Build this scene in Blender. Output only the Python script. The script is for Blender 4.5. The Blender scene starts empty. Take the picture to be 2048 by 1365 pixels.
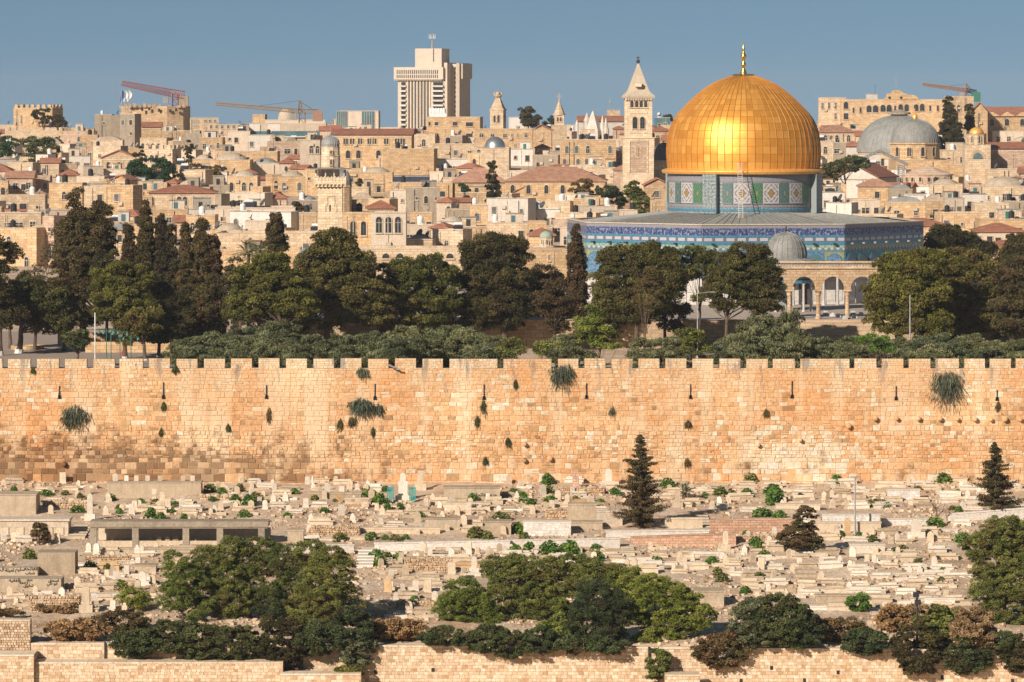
import bpy, math, random
import numpy as np
from mathutils import Vector, Matrix
SC = bpy.context.scene
COL = SC.collection
R = math.radians
F = 9100.0            # focal length in photo pixels (photo is 2048 wide)
CZ = 50.0             # camera height
HY = 200.0            # photo row of the horizon
# ---------------------------------------------------------------- camera
cam = bpy.data.cameras.new("camera"); cam.lens = F / 2048 * 36; cam.sensor_width = 36
cam.sensor_fit = 'HORIZONTAL'
cam.shift_y = -(682.5 - HY) / 2048
cam.clip_start = 1; cam.clip_end = 20000
camo = bpy.data.objects.new("camera", cam); COL.objects.link(camo)
camo.location = (0, 0, CZ); camo.rotation_euler = (R(90), 0, 0)
SC.camera = camo
# ---------------------------------------------------------------- sky and sun
SUN_EL, SUN_AZ = 27.0, 35.0     # azimuth to the left of straight behind the camera
W = bpy.data.worlds.new("World"); SC.world = W; W.use_nodes = True
nt = W.node_tree; nt.nodes.clear()
wo = nt.nodes.new('ShaderNodeOutputWorld'); bg = nt.nodes.new('ShaderNodeBackground')
sky = nt.nodes.new('ShaderNodeTexSky'); sky.sky_type = 'NISHITA'; sky.sun_disc = False
sdir = Vector((-math.sin(R(SUN_AZ)) * math.cos(R(SUN_EL)), -math.cos(R(SUN_AZ)) * math.cos(R(SUN_EL)), math.sin(R(SUN_EL))))
sky.sun_elevation = R(SUN_EL); sky.sun_rotation = math.atan2(sdir.x, sdir.y)
sky.altitude = 800; sky.air_density = 1.1; sky.dust_density = 0.6; sky.ozone_density = 2.2
# the band near the horizon is veiled by far haze: read the sky a little higher up
tc = nt.nodes.new('ShaderNodeTexCoord'); sp = nt.nodes.new('ShaderNodeSeparateXYZ'); cb = nt.nodes.new('ShaderNodeCombineXYZ')
mx = nt.nodes.new('ShaderNodeMath'); mx.operation = 'MAXIMUM'; mx.inputs[1].default_value = -0.02
ad = nt.nodes.new('ShaderNodeMath'); ad.operation = 'ADD'; ad.inputs[1].default_value = 0.20
nt.links.new(tc.outputs['Generated'], sp.inputs[0]); nt.links.new(sp.outputs[0], cb.inputs[0]); nt.links.new(sp.outputs[1], cb.inputs[1])
nt.links.new(sp.outputs[2], mx.inputs[0]); nt.links.new(mx.outputs[0], ad.inputs[0]); nt.links.new(ad.outputs[0], cb.inputs[2])
nt.links.new(cb.outputs[0], sky.inputs[0])
hsv = nt.nodes.new('ShaderNodeHueSaturation'); hsv.inputs['Saturation'].default_value = 0.98; hsv.inputs['Hue'].default_value = 0.485
nt.links.new(sky.outputs[0], hsv.inputs['Color'])
nt.links.new(hsv.outputs[0], bg.inputs[0]); bg.inputs[1].default_value = 0.056
nt.links.new(bg.outputs[0], wo.inputs[0])
sun = bpy.data.lights.new("sun", 'SUN'); sun.energy = 4.9; sun.angle = R(0.5); sun.color = (1.0, 0.885, 0.77)
suno = bpy.data.objects.new("sun", sun); COL.objects.link(suno)
suno.rotation_euler = (-sdir).to_track_quat('-Z', 'Y').to_euler()
SC.view_settings.view_transform = 'Standard'; SC.view_settings.look = 'None'
SC.view_settings.exposure = 0.27; SC.view_settings.gamma = 1.0; SC.view_settings.use_curve_mapping = False
try:
    SC.cycles.use_denoising = True
    SC.cycles.max_bounces = 5; SC.cycles.diffuse_bounces = 3; SC.cycles.glossy_bounces = 3
    SC.cycles.transparent_max_bounces = 4; SC.cycles.caustics_reflective = False; SC.cycles.caustics_refractive = False
except Exception:
    pass
# ---------------------------------------------------------------- placing
def P(px, py, Y): return Vector(((px - 1024) * Y / F, Y, CZ + (HY - py) * Y / F))
def mpp(Y): return Y / F                      # metres per photo pixel
def lin(pts, v):
    if v <= pts[0][0]: return pts[0][1]
    for (a, b), (c, d) in zip(pts, pts[1:]):
        if v <= c: return b + (d - b) * (v - a) / (c - a)
    return pts[-1][1]
ESP = 17.1; PLAT = 20.8
CITY = [(500, ESP), (655, ESP), (700, 19.5), (1000, 26), (1250, 33), (1500, 39.8), (1600, 40), (1800, 36), (2600, 0)]
def cemz(Y): return 1.61 + .0663 * (Y - 404)
def cemY(py): return 684047 / (py + 403)
def cityz(Y): return lin(CITY, Y)
def cityY(py):                               # depth at which the hill's ground shows at photo row py
    lo, hi = 640., 1560.
    for _ in range(30):
        m = (lo + hi) / 2
        if HY + (CZ - cityz(m)) * F / m > py: lo = m
        else: hi = m
    return (lo + hi) / 2
rng = random.Random(7)
npr = np.random.default_rng(11)
# ---------------------------------------------------------------- mesh builder
class MB:
    def __init__(s): s.v = []; s.f = []; s.m = []; s.r = []
    def face(s, pts, m=0, r=0.5):
        n = len(s.v); s.v += [tuple(p) for p in pts]; s.f.append(tuple(range(n, n + len(pts)))); s.m.append(m); s.r.append(r)
    def poly(s, vs, fs, m=0, r=0.5):
        n = len(s.v); s.v += [tuple(p) for p in vs]
        for f in fs: s.f.append(tuple(n + i for i in f)); s.m.append(m); s.r.append(r)
    def box(s, x0, x1, y0, y1, z0, z1, m=0, r=0.5, M=None):
        vs = [(x0, y0, z0), (x1, y0, z0), (x1, y1, z0), (x0, y1, z0), (x0, y0, z1), (x1, y0, z1), (x1, y1, z1), (x0, y1, z1)]
        if M is not None: vs = [M @ Vector(v) for v in vs]
        s.poly(vs, [(0, 3, 2, 1), (4, 5, 6, 7), (0, 1, 5, 4), (1, 2, 6, 5), (2, 3, 7, 6), (3, 0, 4, 7)], m, r)
    def tube(s, pts, rad, n=6, m=0, cap=True, r=0.5):
        pts = [Vector(p) for p in pts]; k = len(pts)
        rr = rad if isinstance(rad, (list, tuple)) else [rad] * k
        vs = []
        for i, p in enumerate(pts):
            d = (pts[min(i + 1, k - 1)] - pts[max(i - 1, 0)]).normalized()
            a = d.cross(Vector((0, 0, 1)) if abs(d.z) < .9 else Vector((1, 0, 0))).normalized(); b = d.cross(a)
            for j in range(n):
                t = 2 * math.pi * j / n; vs.append(p + (a * math.cos(t) + b * math.sin(t)) * rr[i])
        fs = [(i * n + j, i * n + (j + 1) % n, (i + 1) * n + (j + 1) % n, (i + 1) * n + j) for i in range(k - 1) for j in range(n)]
        if cap: fs += [tuple(range(n - 1, -1, -1)), tuple((k - 1) * n + j for j in range(n))]
        s.poly(vs, fs, m, r)
    def lathe(s, prof, n=24, c=(0, 0), m=0, a0=0., a1=2 * math.pi, r=0.5, sx=1, sy=1):
        full = abs(a1 - a0 - 2 * math.pi) < 1e-6; na = n if full else n + 1
        vs = []
        for (q, z) in prof:
            for j in range(na):
                t = a0 + (a1 - a0) * j / n; vs.append((c[0] + q * math.cos(t) * sx, c[1] + q * math.sin(t) * sy, z))
        fs = []
        for i in range(len(prof) - 1):
            for j in range(n):
                k = (j + 1) % na if full else j + 1
                fs.append((i * na + j, i * na + k, (i + 1) * na + k, (i + 1) * na + j))
        s.poly(vs, fs, m, r)
    def prism(s, out, y0, y1, m=0, r=0.5):
        "outline (x,z) counter-clockwise seen from -y, between y0 (front) and y1"
        n = len(out)
        vs = [(x, y0, z) for x, z in out] + [(x, y1, z) for x, z in out]
        s.poly(vs, [tuple(range(n)), tuple(range(2 * n - 1, n - 1, -1))] + [(j, j + n, (j + 1) % n + n, (j + 1) % n) for j in range(n)], m, r)
    def mesh(s, name, mats, smooth=False):
        me = bpy.data.meshes.new(name); me.from_pydata(s.v, [], s.f)
        for q in (mats if isinstance(mats, (list, tuple)) else [mats]): me.materials.append(q)
        me.polygons.foreach_set('material_index', s.m)
        if smooth: me.polygons.foreach_set('use_smooth', [True] * len(s.f))
        at = me.attributes.new('rnd', 'FLOAT', 'FACE'); at.data.foreach_set('value', s.r)
        me.update(); return me
    def build(s, name, mats, parent=None, loc=(0, 0, 0), rz=0, smooth=False):
        return link(name, s.mesh(name, mats, smooth), parent, loc, rz)
def link(name, me, parent=None, loc=(0, 0, 0), rz=0):
    o = bpy.data.objects.new(name, me); COL.objects.link(o)
    o.location = loc; o.rotation_euler = (0, 0, rz)
    if parent is not None: o.parent = parent
    return o
THINGS = []
def tag(o, label, cat, group=None, px=None, py=None):
    o['label'] = label; o['category'] = cat
    if group: o['group'] = group
    THINGS.append(o); return o
def thing(name, label, cat, loc=(0, 0, 0), rz=0, group=None):
    return tag(link(name, None, None, loc, rz), label, cat, group)
def kind(o, k): o['kind'] = k; return o
def copy_tree(o, parent=None):
    c = o.copy(); COL.objects.link(c); c.parent = parent
    for ch in list(o.children): copy_tree(ch, c)
    return c
def quads(name, C, U, V, mats, rnd, parent=None, loc=(0, 0, 0)):
    "many small leaf faces: centres C, half axes U, V (n,3)"
    n = len(C); co = np.empty((n, 4, 3), dtype=np.float32)
    co[:, 0] = C - U; co[:, 1] = C - V * .8; co[:, 2] = C + U; co[:, 3] = C + V * .8
    me = bpy.data.meshes.new(name)
    me.vertices.add(4 * n); me.vertices.foreach_set('co', co.ravel())
    me.loops.add(4 * n); me.loops.foreach_set('vertex_index', np.arange(4 * n, dtype=np.int32))
    me.polygons.add(n); me.polygons.foreach_set('loop_start', np.arange(0, 4 * n, 4, dtype=np.int32))
    for q in (mats if isinstance(mats, (list, tuple)) else [mats]): me.materials.append(q)
    at = me.attributes.new('rnd', 'FLOAT', 'FACE'); at.data.foreach_set('value', np.asarray(rnd, dtype=np.float32))
    me.update(calc_edges=True); return me
# ---------------------------------------------------------------- materials
def newmat(name):
    m = bpy.data.materials.new(name); m.use_nodes = True
    n = m.node_tree; n.nodes.clear()
    o = n.nodes.new('ShaderNodeOutputMaterial'); b = n.nodes.new('ShaderNodeBsdfPrincipled')
    n.links.new(b.outputs[0], o.inputs[0]); return m, n, b
def nd(n, t, **kw):
    q = n.nodes.new(t)
    for k, v in kw.items():
        if k in q.inputs.keys(): q.inputs[k].default_value = v
        else: setattr(q, k, v)
    return q
def ramp(n, stops, fac, const=False):
    r = n.nodes.new('ShaderNodeValToRGB'); e = r.color_ramp.elements
    if const: r.color_ramp.interpolation = 'CONSTANT'
    while len(e) < len(stops): e.new(0.5)
    for q, (p, c) in zip(e, stops): q.position = p; q.color = (*c, 1) if len(c) == 3 else c
    if fac is not None: n.links.new(fac, r.inputs[0])
    return r
def mixc(n, fac, a, b, mode='MIX'):
    q = n.nodes.new('ShaderNodeMix'); q.data_type = 'RGBA'; q.blend_type = mode
    for s, v in ((0, fac), (6, a), (7, b)):
        if hasattr(v, 'is_linked') or isinstance(v, bpy.types.NodeSocket): n.links.new(v, q.inputs[s])
        elif s == 0: q.inputs[0].default_value = v
        else: q.inputs[s].default_value = (*v, 1)
    return q.outputs[2]
def pos(n, scale=(1, 1, 1), obj=False):
    if obj: g = n.nodes.new('ShaderNodeTexCoord').outputs['Object']
    else: g = n.nodes.new('ShaderNodeNewGeometry').outputs['Position']
    mp = n.nodes.new('ShaderNodeMapping'); mp.inputs['Scale'].default_value = scale
    n.links.new(g, mp.inputs[0]); return mp.outputs[0]
def noise(n, scale, vec, detail=3, rough=.55):
    q = nd(n, 'ShaderNodeTexNoise'); q.inputs['Scale'].default_value = scale; q.inputs['Detail'].default_value = detail
    q.inputs['Roughness'].default_value = rough; n.links.new(vec, q.inputs['Vector']); return q.outputs[0]
def bump(n, b, h, strength=.4, dist=.05):
    q = nd(n, 'ShaderNodeBump'); q.inputs['Strength'].default_value = strength; q.inputs['Distance'].default_value = dist
    n.links.new(h, q.inputs['Height']); n.links.new(q.outputs[0], b.inputs['Normal'])
def stone(name, c1, c2, c3=None, streak=.35, rough=.9, course=0., sc=1.0):
    "weathered stone or plaster: patches, vertical streaks, optional courses"
    m, n, b = newmat(name); v = pos(n)
    c3 = c3 or tuple(x * .55 for x in c1)
    r = ramp(n, [(.3, c1), (.7, c2)], noise(n, .55 * sc, v, 5, .65))
    st = noise(n, 1.0, pos(n, (1.3 * sc, 1.3 * sc, .18 * sc)), 4, .7)
    rs = ramp(n, [(.5, (0, 0, 0)), (.75, (1, 1, 1))], st)
    mu = nd(n, 'ShaderNodeMath', operation='MULTIPLY'); n.links.new(rs.outputs[0], mu.inputs[0]); mu.inputs[1].default_value = streak
    c = mixc(n, mu.outputs[0], r.outputs[0], c3)
    fine = noise(n, 4.5 * sc, v, 3, .7)
    rf = ramp(n, [(.3, (.72, .72, .72)), (.7, (1.18, 1.16, 1.12))], fine)
    c = mixc(n, 1.0, c, rf.outputs[0], 'MULTIPLY')
    oi = n.nodes.new('ShaderNodeObjectInfo')
    ro = ramp(n, [(0, (.84, .82, .8)), (.5, (1, .98, .95)), (1, (1.08, 1.08, 1.1))], oi.outputs['Random'])
    c = mixc(n, 1.0, c, ro.outputs[0], 'MULTIPLY')
    if course:
        w = nd(n, 'ShaderNodeTexBrick'); w.inputs['Scale'].default_value = 1.0
        w.inputs['Brick Width'].default_value = course * 2.2; w.inputs['Row Height'].default_value = course
        w.inputs['Mortar Size'].default_value = .03; w.inputs['Color1'].default_value = (1.08, 1.08, 1.08, 1); w.inputs['Color2'].default_value = (.8, .78, .76, 1)
        w.inputs['Mortar'].default_value = (.62, .58, .55, 1)
        s3 = n.nodes.new('ShaderNodeSeparateXYZ'); c3n = n.nodes.new('ShaderNodeCombineXYZ'); aa = nd(n, 'ShaderNodeMath', operation='ADD')
        n.links.new(v, s3.inputs[0]); n.links.new(s3.outputs[0], aa.inputs[0]); n.links.new(s3.outputs[1], aa.inputs[1])
        n.links.new(aa.outputs[0], c3n.inputs[0]); n.links.new(s3.outputs[2], c3n.inputs[1]); n.links.new(c3n.outputs[0], w.inputs[0])
        c = mixc(n, 1.0, c, w.outputs[0], 'MULTIPLY')
    n.links.new(c, b.inputs['Base Color']); b.inputs['Roughness'].default_value = rough
    b.inputs['Specular IOR Level'].default_value = .2
    bump(n, b, fine, .5, .04); return m
def plain(name, c, rough=.6, metal=0., var=.25, sc=2.0, spec=.4):
    m, n, b = newmat(name)
    r = ramp(n, [(.3, tuple(x * (1 - var) for x in c)), (.7, tuple(min(1, x * (1 + var)) for x in c))], noise(n, sc, pos(n), 4, .6))
    n.links.new(r.outputs[0], b.inputs['Base Color']); b.inputs['Roughness'].default_value = rough; b.inputs['Metallic'].default_value = metal
    b.inputs['Specular IOR Level'].default_value = spec
    return m
def leafmat(name, dark, mid, light, dry=None, sc=.5):
    m, n, b = newmat(name)
    at = nd(n, 'ShaderNodeAttribute', attribute_name='rnd')
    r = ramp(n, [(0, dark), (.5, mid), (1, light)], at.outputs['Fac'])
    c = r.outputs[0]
    if dry:
        k = ramp(n, [(.48, (0, 0, 0)), (.66, (.8, .8, .8))], noise(n, sc, pos(n), 3, .6))
        c = mixc(n, k.outputs[0], c, dry)
    oi = n.nodes.new('ShaderNodeObjectInfo')
    ro = ramp(n, [(0, (.75, .8, .8)), (1, (1.25, 1.15, 1.0))], oi.outputs['Random'])
    c = mixc(n, 1.0, c, ro.outputs[0], 'MULTIPLY')
    n.links.new(c, b.inputs['Base Color']); b.inputs['Roughness'].default_value = .7; b.inputs['Specular IOR Level'].default_value = .15
    tr = n.nodes.new('ShaderNodeBsdfTranslucent'); n.links.new(c, tr.inputs[0])
    ms = n.nodes.new('ShaderNodeMixShader'); ms.inputs[0].default_value = .16
    out = [q for q in n.nodes if q.type == 'OUTPUT_MATERIAL'][0]
    n.links.new(b.outputs[0], ms.inputs[1]); n.links.new(tr.outputs[0], ms.inputs[2]); n.links.new(ms.outputs[0], out.inputs[0])
    return m
def rampstone(name, stops, extra=None, rough=.92):
    "laid stones: each stone takes its colour from its own random value"
    m, n, b = newmat(name); v = pos(n)
    at = nd(n, 'ShaderNodeAttribute', attribute_name='rnd')
    r = ramp(n, stops, at.outputs['Fac']); c = r.outputs[0]
    fine = noise(n, 3.5, v, 4, .7)
    rf = ramp(n, [(.3, (.7, .68, .66)), (.7, (1.2, 1.18, 1.15))], fine)
    c = mixc(n, 1.0, c, rf.outputs[0], 'MULTIPLY')
    if extra: c = extra(n, c, v)
    n.links.new(c, b.inputs['Base Color']); b.inputs['Roughness'].default_value = rough; b.inputs['Specular IOR Level'].default_value = .15
    bump(n, b, fine, .7, .05); return m
def math_(n, op, a, b=None, clamp=False):
    q = nd(n, 'ShaderNodeMath', operation=op); q.use_clamp = clamp
    for i, x in enumerate((a, b)):
        if x is None: continue
        if isinstance(x, (int, float)): q.inputs[i].default_value = x
        else: n.links.new(x, q.inputs[i])
    return q.outputs[0]
M = {}
M['cream'] = stone('cream_stone', (.56, .43, .29), (.70, .57, .41), course=.5)
M['sand'] = stone('sand_stone', (.58, .40, .23), (.69, .51, .31), (.34, .21, .11), course=.5)
M['pink'] = stone('pink_stone', (.55, .40, .29), (.66, .51, .39), (.28, .17, .11), course=.45)
M['white'] = stone('white_plaster', (.60, .55, .48), (.70, .66, .60), (.35, .31, .27), streak=.35)
M['pale'] = stone('pale_plaster', (.56, .46, .35), (.64, .55, .44), (.32, .25, .18), streak=.4)
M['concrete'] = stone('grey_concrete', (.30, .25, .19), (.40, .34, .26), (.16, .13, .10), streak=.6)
M['old'] = stone('old_stone', (.42, .30, .18), (.58, .43, .27), (.20, .12, .07), streak=.6, course=.6)
M['rooftop'] = stone('roof_plaster', (.38, .31, .23), (.54, .46, .35), (.2, .16, .12), streak=.3)
M['tile'] = stone('red_tile', (.38, .16, .10), (.48, .23, .15), (.22, .09, .06), streak=.25, course=.25)
M['oldtile'] = stone('faded_tile', (.44, .24, .16), (.54, .32, .22), (.26, .13, .08), streak=.3, course=.3)
M['lead'] = stone('grey_lead', (.24, .25, .245), (.34, .345, .325), (.13, .12, .10), streak=.5, rough=.55)
M['silver'] = plain('silver_metal', (.62, .62, .58), .32, .85, .1)
M['pane'] = plain('dark_pane', (.035, .04, .045), .15, 0, .3, .8)
M['bluepane'] = plain('blue_pane', (.10, .19, .21), .15, .2, .3, .3)
M['frame'] = plain('pale_frame', (.48, .40, .30), .7)
M['iron'] = plain('dark_iron', (.05, .05, .05), .5, .3)
M['dish'] = plain('dish_grey', (.085, .075, .07), .7, .0, .4, .7)
M['dishw'] = plain('dish_pale', (.26, .25, .23), .5, .1, .2, .7)
M['black'] = plain('black_plastic', (.02, .02, .022), .45)
M['whitep'] = plain('white_paint', (.72, .70, .66), .5)
M['redp'] = plain('red_paint', (.42, .05, .03), .6, 0, .3)
M['greenp'] = plain('green_paint', (.04, .16, .12), .5)
M['tealp'] = plain('teal_cloth', (.02, .28, .24), .6)
M['bluep'] = plain('blue_sheet', (.03, .09, .26), .5)
M['orangep'] = plain('orange_brick', (.48, .14, .05), .8)
M['steel'] = plain('galvanised_steel', (.42, .42, .40), .45, .5)
M['bark'] = stone('bark', (.10, .065, .045), (.17, .12, .085), (.05, .035, .03), streak=.6, sc=3)
M['lime'] = plain('limewash', (.62, .60, .56), .9)
# ================================================================ ground
def ground_z(x, Y):
    n = .12 * math.sin(x * .21 + 1.3) * math.sin(Y * .17) + .08 * math.sin(x * .55 + Y * .4)
    if Y < 395: return lin([(-300, 60), (-20, 46), (0, 44), (60, 30), (200, 4), (330, -6), (395, -3.0)], Y)
    if Y < 403.5: return -3.0
    if Y < 501: return cemz(max(Y, 404)) + n * min(1, (Y - 403) / 5)
    return cityz(Y)
def dirt_mat():
    m, n, b = newmat('dry_earth'); v = pos(n)
    a = noise(n, .18, v, 6, .65); f = noise(n, 2.2, v, 5, .7)
    r = ramp(n, [(.32, (.44, .30, .18)), (.5, (.60, .45, .31)), (.68, (.70, .57, .42))], a)
    rf = ramp(n, [(.3, (.62, .58, .55)), (.7, (1.2, 1.2, 1.2))], f)
    c = mixc(n, 1.0, r.outputs[0], rf.outputs[0], 'MULTIPLY')
    n.links.new(c, b.inputs['Base Color']); b.inputs['Roughness'].default_value = .95; bump(n, b, f, .8, .12); return m
M['dirt'] = dirt_mat()
ys = [-300, -100, -20, 0, 60, 120, 200, 300, 395, 402.9] + [404 + i * .8 for i in range(121)] + [501.2, 520, 560, 600, 640, 656, 700, 760, 820, 900, 1000, 1100, 1250, 1400, 1500, 1600, 1800, 2600, 6000]
xs = [-2500, -600, -200, -120, -90] + [-75 + i * 1.0 for i in range(151)] + [90, 120, 200, 600, 2500]
g = MB()
g.v = [(x, Y, -40 if Y > 5000 else ground_z(x, Y) + (npr.normal() * .05 if 405 < Y < 500 and abs(x) < 75 else 0)) for Y in ys for x in xs]
nx = len(xs)
for j in range(len(ys) - 1):
    for i in range(nx - 1):
        g.f.append((j * nx + i, j * nx + i + 1, (j + 1) * nx + i + 1, (j + 1) * nx + i)); g.m.append(0); g.r.append(.5)
kind(g.build('ground', M['dirt'], smooth=True), 'structure')
# esplanade paving behind the rampart
M['paving'] = stone('pale_paving', (.40, .32, .26), (.50, .42, .35), (.26, .2, .16), streak=.2)
e = MB(); e.box(-90, -34.5, 505, 662, ESP - .3, ESP + .02); kind(e.build('esplanade', M['paving']), 'structure')
# ================================================================ laid stone walls
_sw = lambda x, z: .05 * math.sin(x * .37 + z * 2.1) + .03 * math.sin(x * 1.1 + z)
def stones(b, x0, x1, z0, z1, Y, rows, wmin, wmax, prot=.05, gap=.02, bev=.02, seed=0, rfun=None, topfun=None, m=0, wob=False):
    rn = random.Random(seed); z = z0
    while z < z1 - .05:
        h = rn.uniform(*rows); h = min(h, z1 - z)
        if z1 - (z + h) < rows[0] * .5: h = z1 - z
        x = x0 - rn.uniform(0, wmax)
        while x < x1:
            w = rn.uniform(wmin, wmax) * (h / rows[1]) ** .5; a = max(x, x0) + gap / 2; c = min(x + w, x1) - gap / 2
            if c - a > .06 and (topfun is None or topfun((a + c) / 2) > z + h * .6):
                y = Y - rn.uniform(.3, 1) * prot
                zz0, zz1 = z + gap / 2, z + h - gap / 2
                r = rn.random() if rfun is None else rfun((a + c) / 2, z, rn)
                pcs = [(a, c, zz0, zz1)]
                if wob and rn.random() < .13 and h > .33: mz = zz0 + (zz1 - zz0) * rn.uniform(.38, .62); pcs = [(a, c, zz0, mz - gap / 2), (a, c, mz + gap / 2, zz1)]
                elif wob and rn.random() < .1 and c - a > .7: mx_ = a + (c - a) * rn.uniform(.35, .65); pcs = [(a, mx_ - gap / 2, zz0, zz1), (mx_ + gap / 2, c, zz0, zz1)]
                for (a, c, zz0, zz1) in pcs:
                    if wob:
                        y = Y - rn.uniform(.15, 1) * prot; r = r if rn.random() < .4 else (rn.random() if rfun is None else rfun((a + c) / 2, z, rn)); w0, w1, w2, w3 = _sw(a, zz0), _sw(c, zz0), _sw(c, zz1), _sw(a, zz1); bv = [bev * rn.uniform(.4, 2.2) for _ in range(4)]; tl = rn.uniform(-.02, .02)
                    else: w0 = w1 = w2 = w3 = 0; bv = [bev] * 4; tl = 0
                    b.poly([(a, Y, zz0 + w0), (c, Y, zz0 + w1), (c, Y, zz1 + w2), (a, Y, zz1 + w3), (a + bv[0], y + tl, zz0 + bv[1] + w0), (c - bv[2], y - tl, zz0 + bv[0] + w1), (c - bv[3], y, zz1 - bv[2] + w2), (a + bv[1], y, zz1 - bv[3] + w3)],
                       [(4, 5, 6, 7), (0, 1, 5, 4), (1, 2, 6, 5), (2, 3, 7, 6), (3, 0, 4, 7)], m, r)
            x += w
        z += h
# ---------------- the great rampart
WY = 500.0
def wz(py, Y=WY): return CZ + (HY - py) * Y / F
def wx(px, Y=WY): return (px - 1024) * Y / F
gaps = [(5, 16), (61, 74), (118, 130), (174, 187), (230, 239), (286, 298), (340, 353), (395, 408), (450, 462), (504, 517), (559, 572), (614, 627), (668, 681), (723, 736), (777, 790), (832, 845), (886, 899), (995, 1007),
        (1103, 1116), (1157, 1169), (1211, 1223), (1265, 1277), (1319, 1331), (1373, 1385), (1427, 1439), (1481, 1493), (1536, 1546), (1590, 1601), (1699, 1709), (1753, 1764), (1807, 1818), (1861, 1872), (1918, 1929), (1970, 1980), (2022, 2032)]
for k in range(1, 8): gaps.append((2032 + 54 * k - 11, 2032 + 54 * k)); gaps.append((5 - 54 * k, 16 - 54 * k))
gaps.sort()
def wallstain(n, c, v):
    # pale lime runs, grey lichen under the merlons, a brown weathered area low on the left
    run = ramp(n, [(.50, (0, 0, 0)), (.62, (.8, .8, .8))], noise(n, 1, pos(n, (.34, .3, .03)), 3, .6))
    c = mixc(n, run.outputs[0], c, (.66, .50, .32))
    pit = ramp(n, [(.70, (0, 0, 0)), (.74, (.85, .85, .85))], noise(n, 1.9, v, 2, .5)); c = mixc(n, pit.outputs[0], c, (.17, .11, .065))
    s = n.nodes.new('ShaderNodeSeparateXYZ'); n.links.new(v, s.inputs[0])
    big = noise(n, .11, v, 5, .6); med = noise(n, .45, v, 5, .7)
    zf = n.nodes.new('ShaderNodeMapRange'); zf.inputs[1].default_value = 14.8; zf.inputs[2].default_value = 9; n.links.new(s.outputs[2], zf.inputs[0])
    xf = n.nodes.new('ShaderNodeMapRange'); xf.inputs[1].default_value = -8; xf.inputs[2].default_value = -46; xf.inputs[4].default_value = 1.; n.links.new(s.outputs[0], xf.inputs[0])
    k = math_(n, 'ADD', math_(n, 'MULTIPLY', zf.outputs[0], math_(n, 'ADD', math_(n, 'MULTIPLY', xf.outputs[0], 1.1), .16)), math_(n, 'MULTIPLY', math_(n, 'SUBTRACT', med, .56), 2.6), True)
    k2 = ramp(n, [(.08, (0, 0, 0)), (.45, (.95, .95, .95))], k)
    a2 = nd(n, 'ShaderNodeAttribute', attribute_name='rnd'); fr_ = math_(n, 'FRACT', math_(n, 'MULTIPLY', a2.outputs['Fac'], 37.7))
    kk2 = math_(n, 'MULTIPLY', k2.outputs[0], math_(n, 'ADD', math_(n, 'MULTIPLY', math_(n, 'POWER', fr_, .6), 1.15), .0), True)
    c = mixc(n, kk2, c, (.20, .115, .06))
    tp = n.nodes.new('ShaderNodeMapRange'); tp.inputs[1].default_value = 17.2; tp.inputs[2].default_value = 20.6; n.links.new(s.outputs[2], tp.inputs[0])
    li = ramp(n, [(.56, (0, 0, 0)), (.62, (.75, .75, .75))], noise(n, 1, pos(n, (.9, .9, .16)), 3, .6))
    kk = nd(n, 'ShaderNodeMath', operation='MULTIPLY'); n.links.new(li.outputs[0], kk.inputs[0]); n.links.new(tp.outputs[0], kk.inputs[1])
    c = mixc(n, kk.outputs[0], c, (.24, .22, .20))
    pa = ramp(n, [(.34, (1.16, 1.2, 1.22)), (.5, (1, 1, 1)), (.66, (1.02, .84, .68))], big)
    dk = ramp(n, [(.60, (0, 0, 0)), (.72, (.5, .5, .5))], noise(n, .8, v, 6, .75)); c = mixc(n, dk.outputs[0], c, (.30, .19, .11))
    return mixc(n, 1.0, c, pa.outputs[0], 'MULTIPLY')
M['rampart'] = rampstone('rampart_stone', [(0, (.36, .22, .12)), (.06, (.48, .30, .15)), (.2, (.60, .355, .18)), (.6, (.65, .405, .215)), (.84, (.64, .45, .27)), (.92, (.64, .52, .35)), (1, (.70, .62, .50))], wallstain)
M['mortar'] = stone('wall_mortar', (.46, .31, .17), (.56, .40, .23), (.3, .18, .1))
wall = thing('city_wall', 'long crenellated rampart of golden limestone blocks above the cemetery', 'wall', (0, WY, 7))
wb = MB()
L, Rr = wx(-420), wx(2460)
def zone(x, z, rn):
    # stones are whiter in patches, as repaired
    if math.exp(-((x - 31) / 9) ** 2 - ((z - 10.5) / 2.6) ** 2) > rn.random() * .9: return .9 + .1 * rn.random()
    v = math.sin(x * .13 + 2) + math.sin(x * .31 + z * .9) * .8 + math.sin(z * 1.7 + x * .05) * .6
    r = rn.random()
    if rn.random() < .05 + .13 * max(0, v): return .88 + .12 * rn.random()
    return r * .85
ztop = wz(737)
slits = [(119, 768, 797), (327, 765, 797), (533, 766, 797), (750, 768, 799), (968, 765, 799), (1173, 767, 797), (1381, 767, 797), (1584, 762, 796), (1792, 770, 800), (1994, 776, 801), (-90, 768, 797), (2200, 770, 800)]
wb.box(L, Rr, WY, WY + 2.4, 6, ztop, 1)
stones(wb, L, Rr, 6.0, 10.6, WY, (.55, .85), .7, 1.5, .09, .02, .04, 3, zone, wob=True)
stones(wb, L, Rr, 10.6, 14.2, WY, (.34, .5), .35, .95, .10, .018, .035, 4, zone, wob=True)
stones(wb, L, Rr, 14.2, 18.2, WY, (.42, .62), .5, 1.2, .07, .018, .03, 5, zone, wob=True)
stones(wb, L, Rr, 18.2, ztop, WY, (.34, .46), .4, .9, .06, .025, .02, 6, lambda x, z, rn: .35 + .6 * rn.random(), wob=True)
wb.build('wall', [M['rampart'], M['mortar']], wall, (0, -WY, -7))
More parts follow.
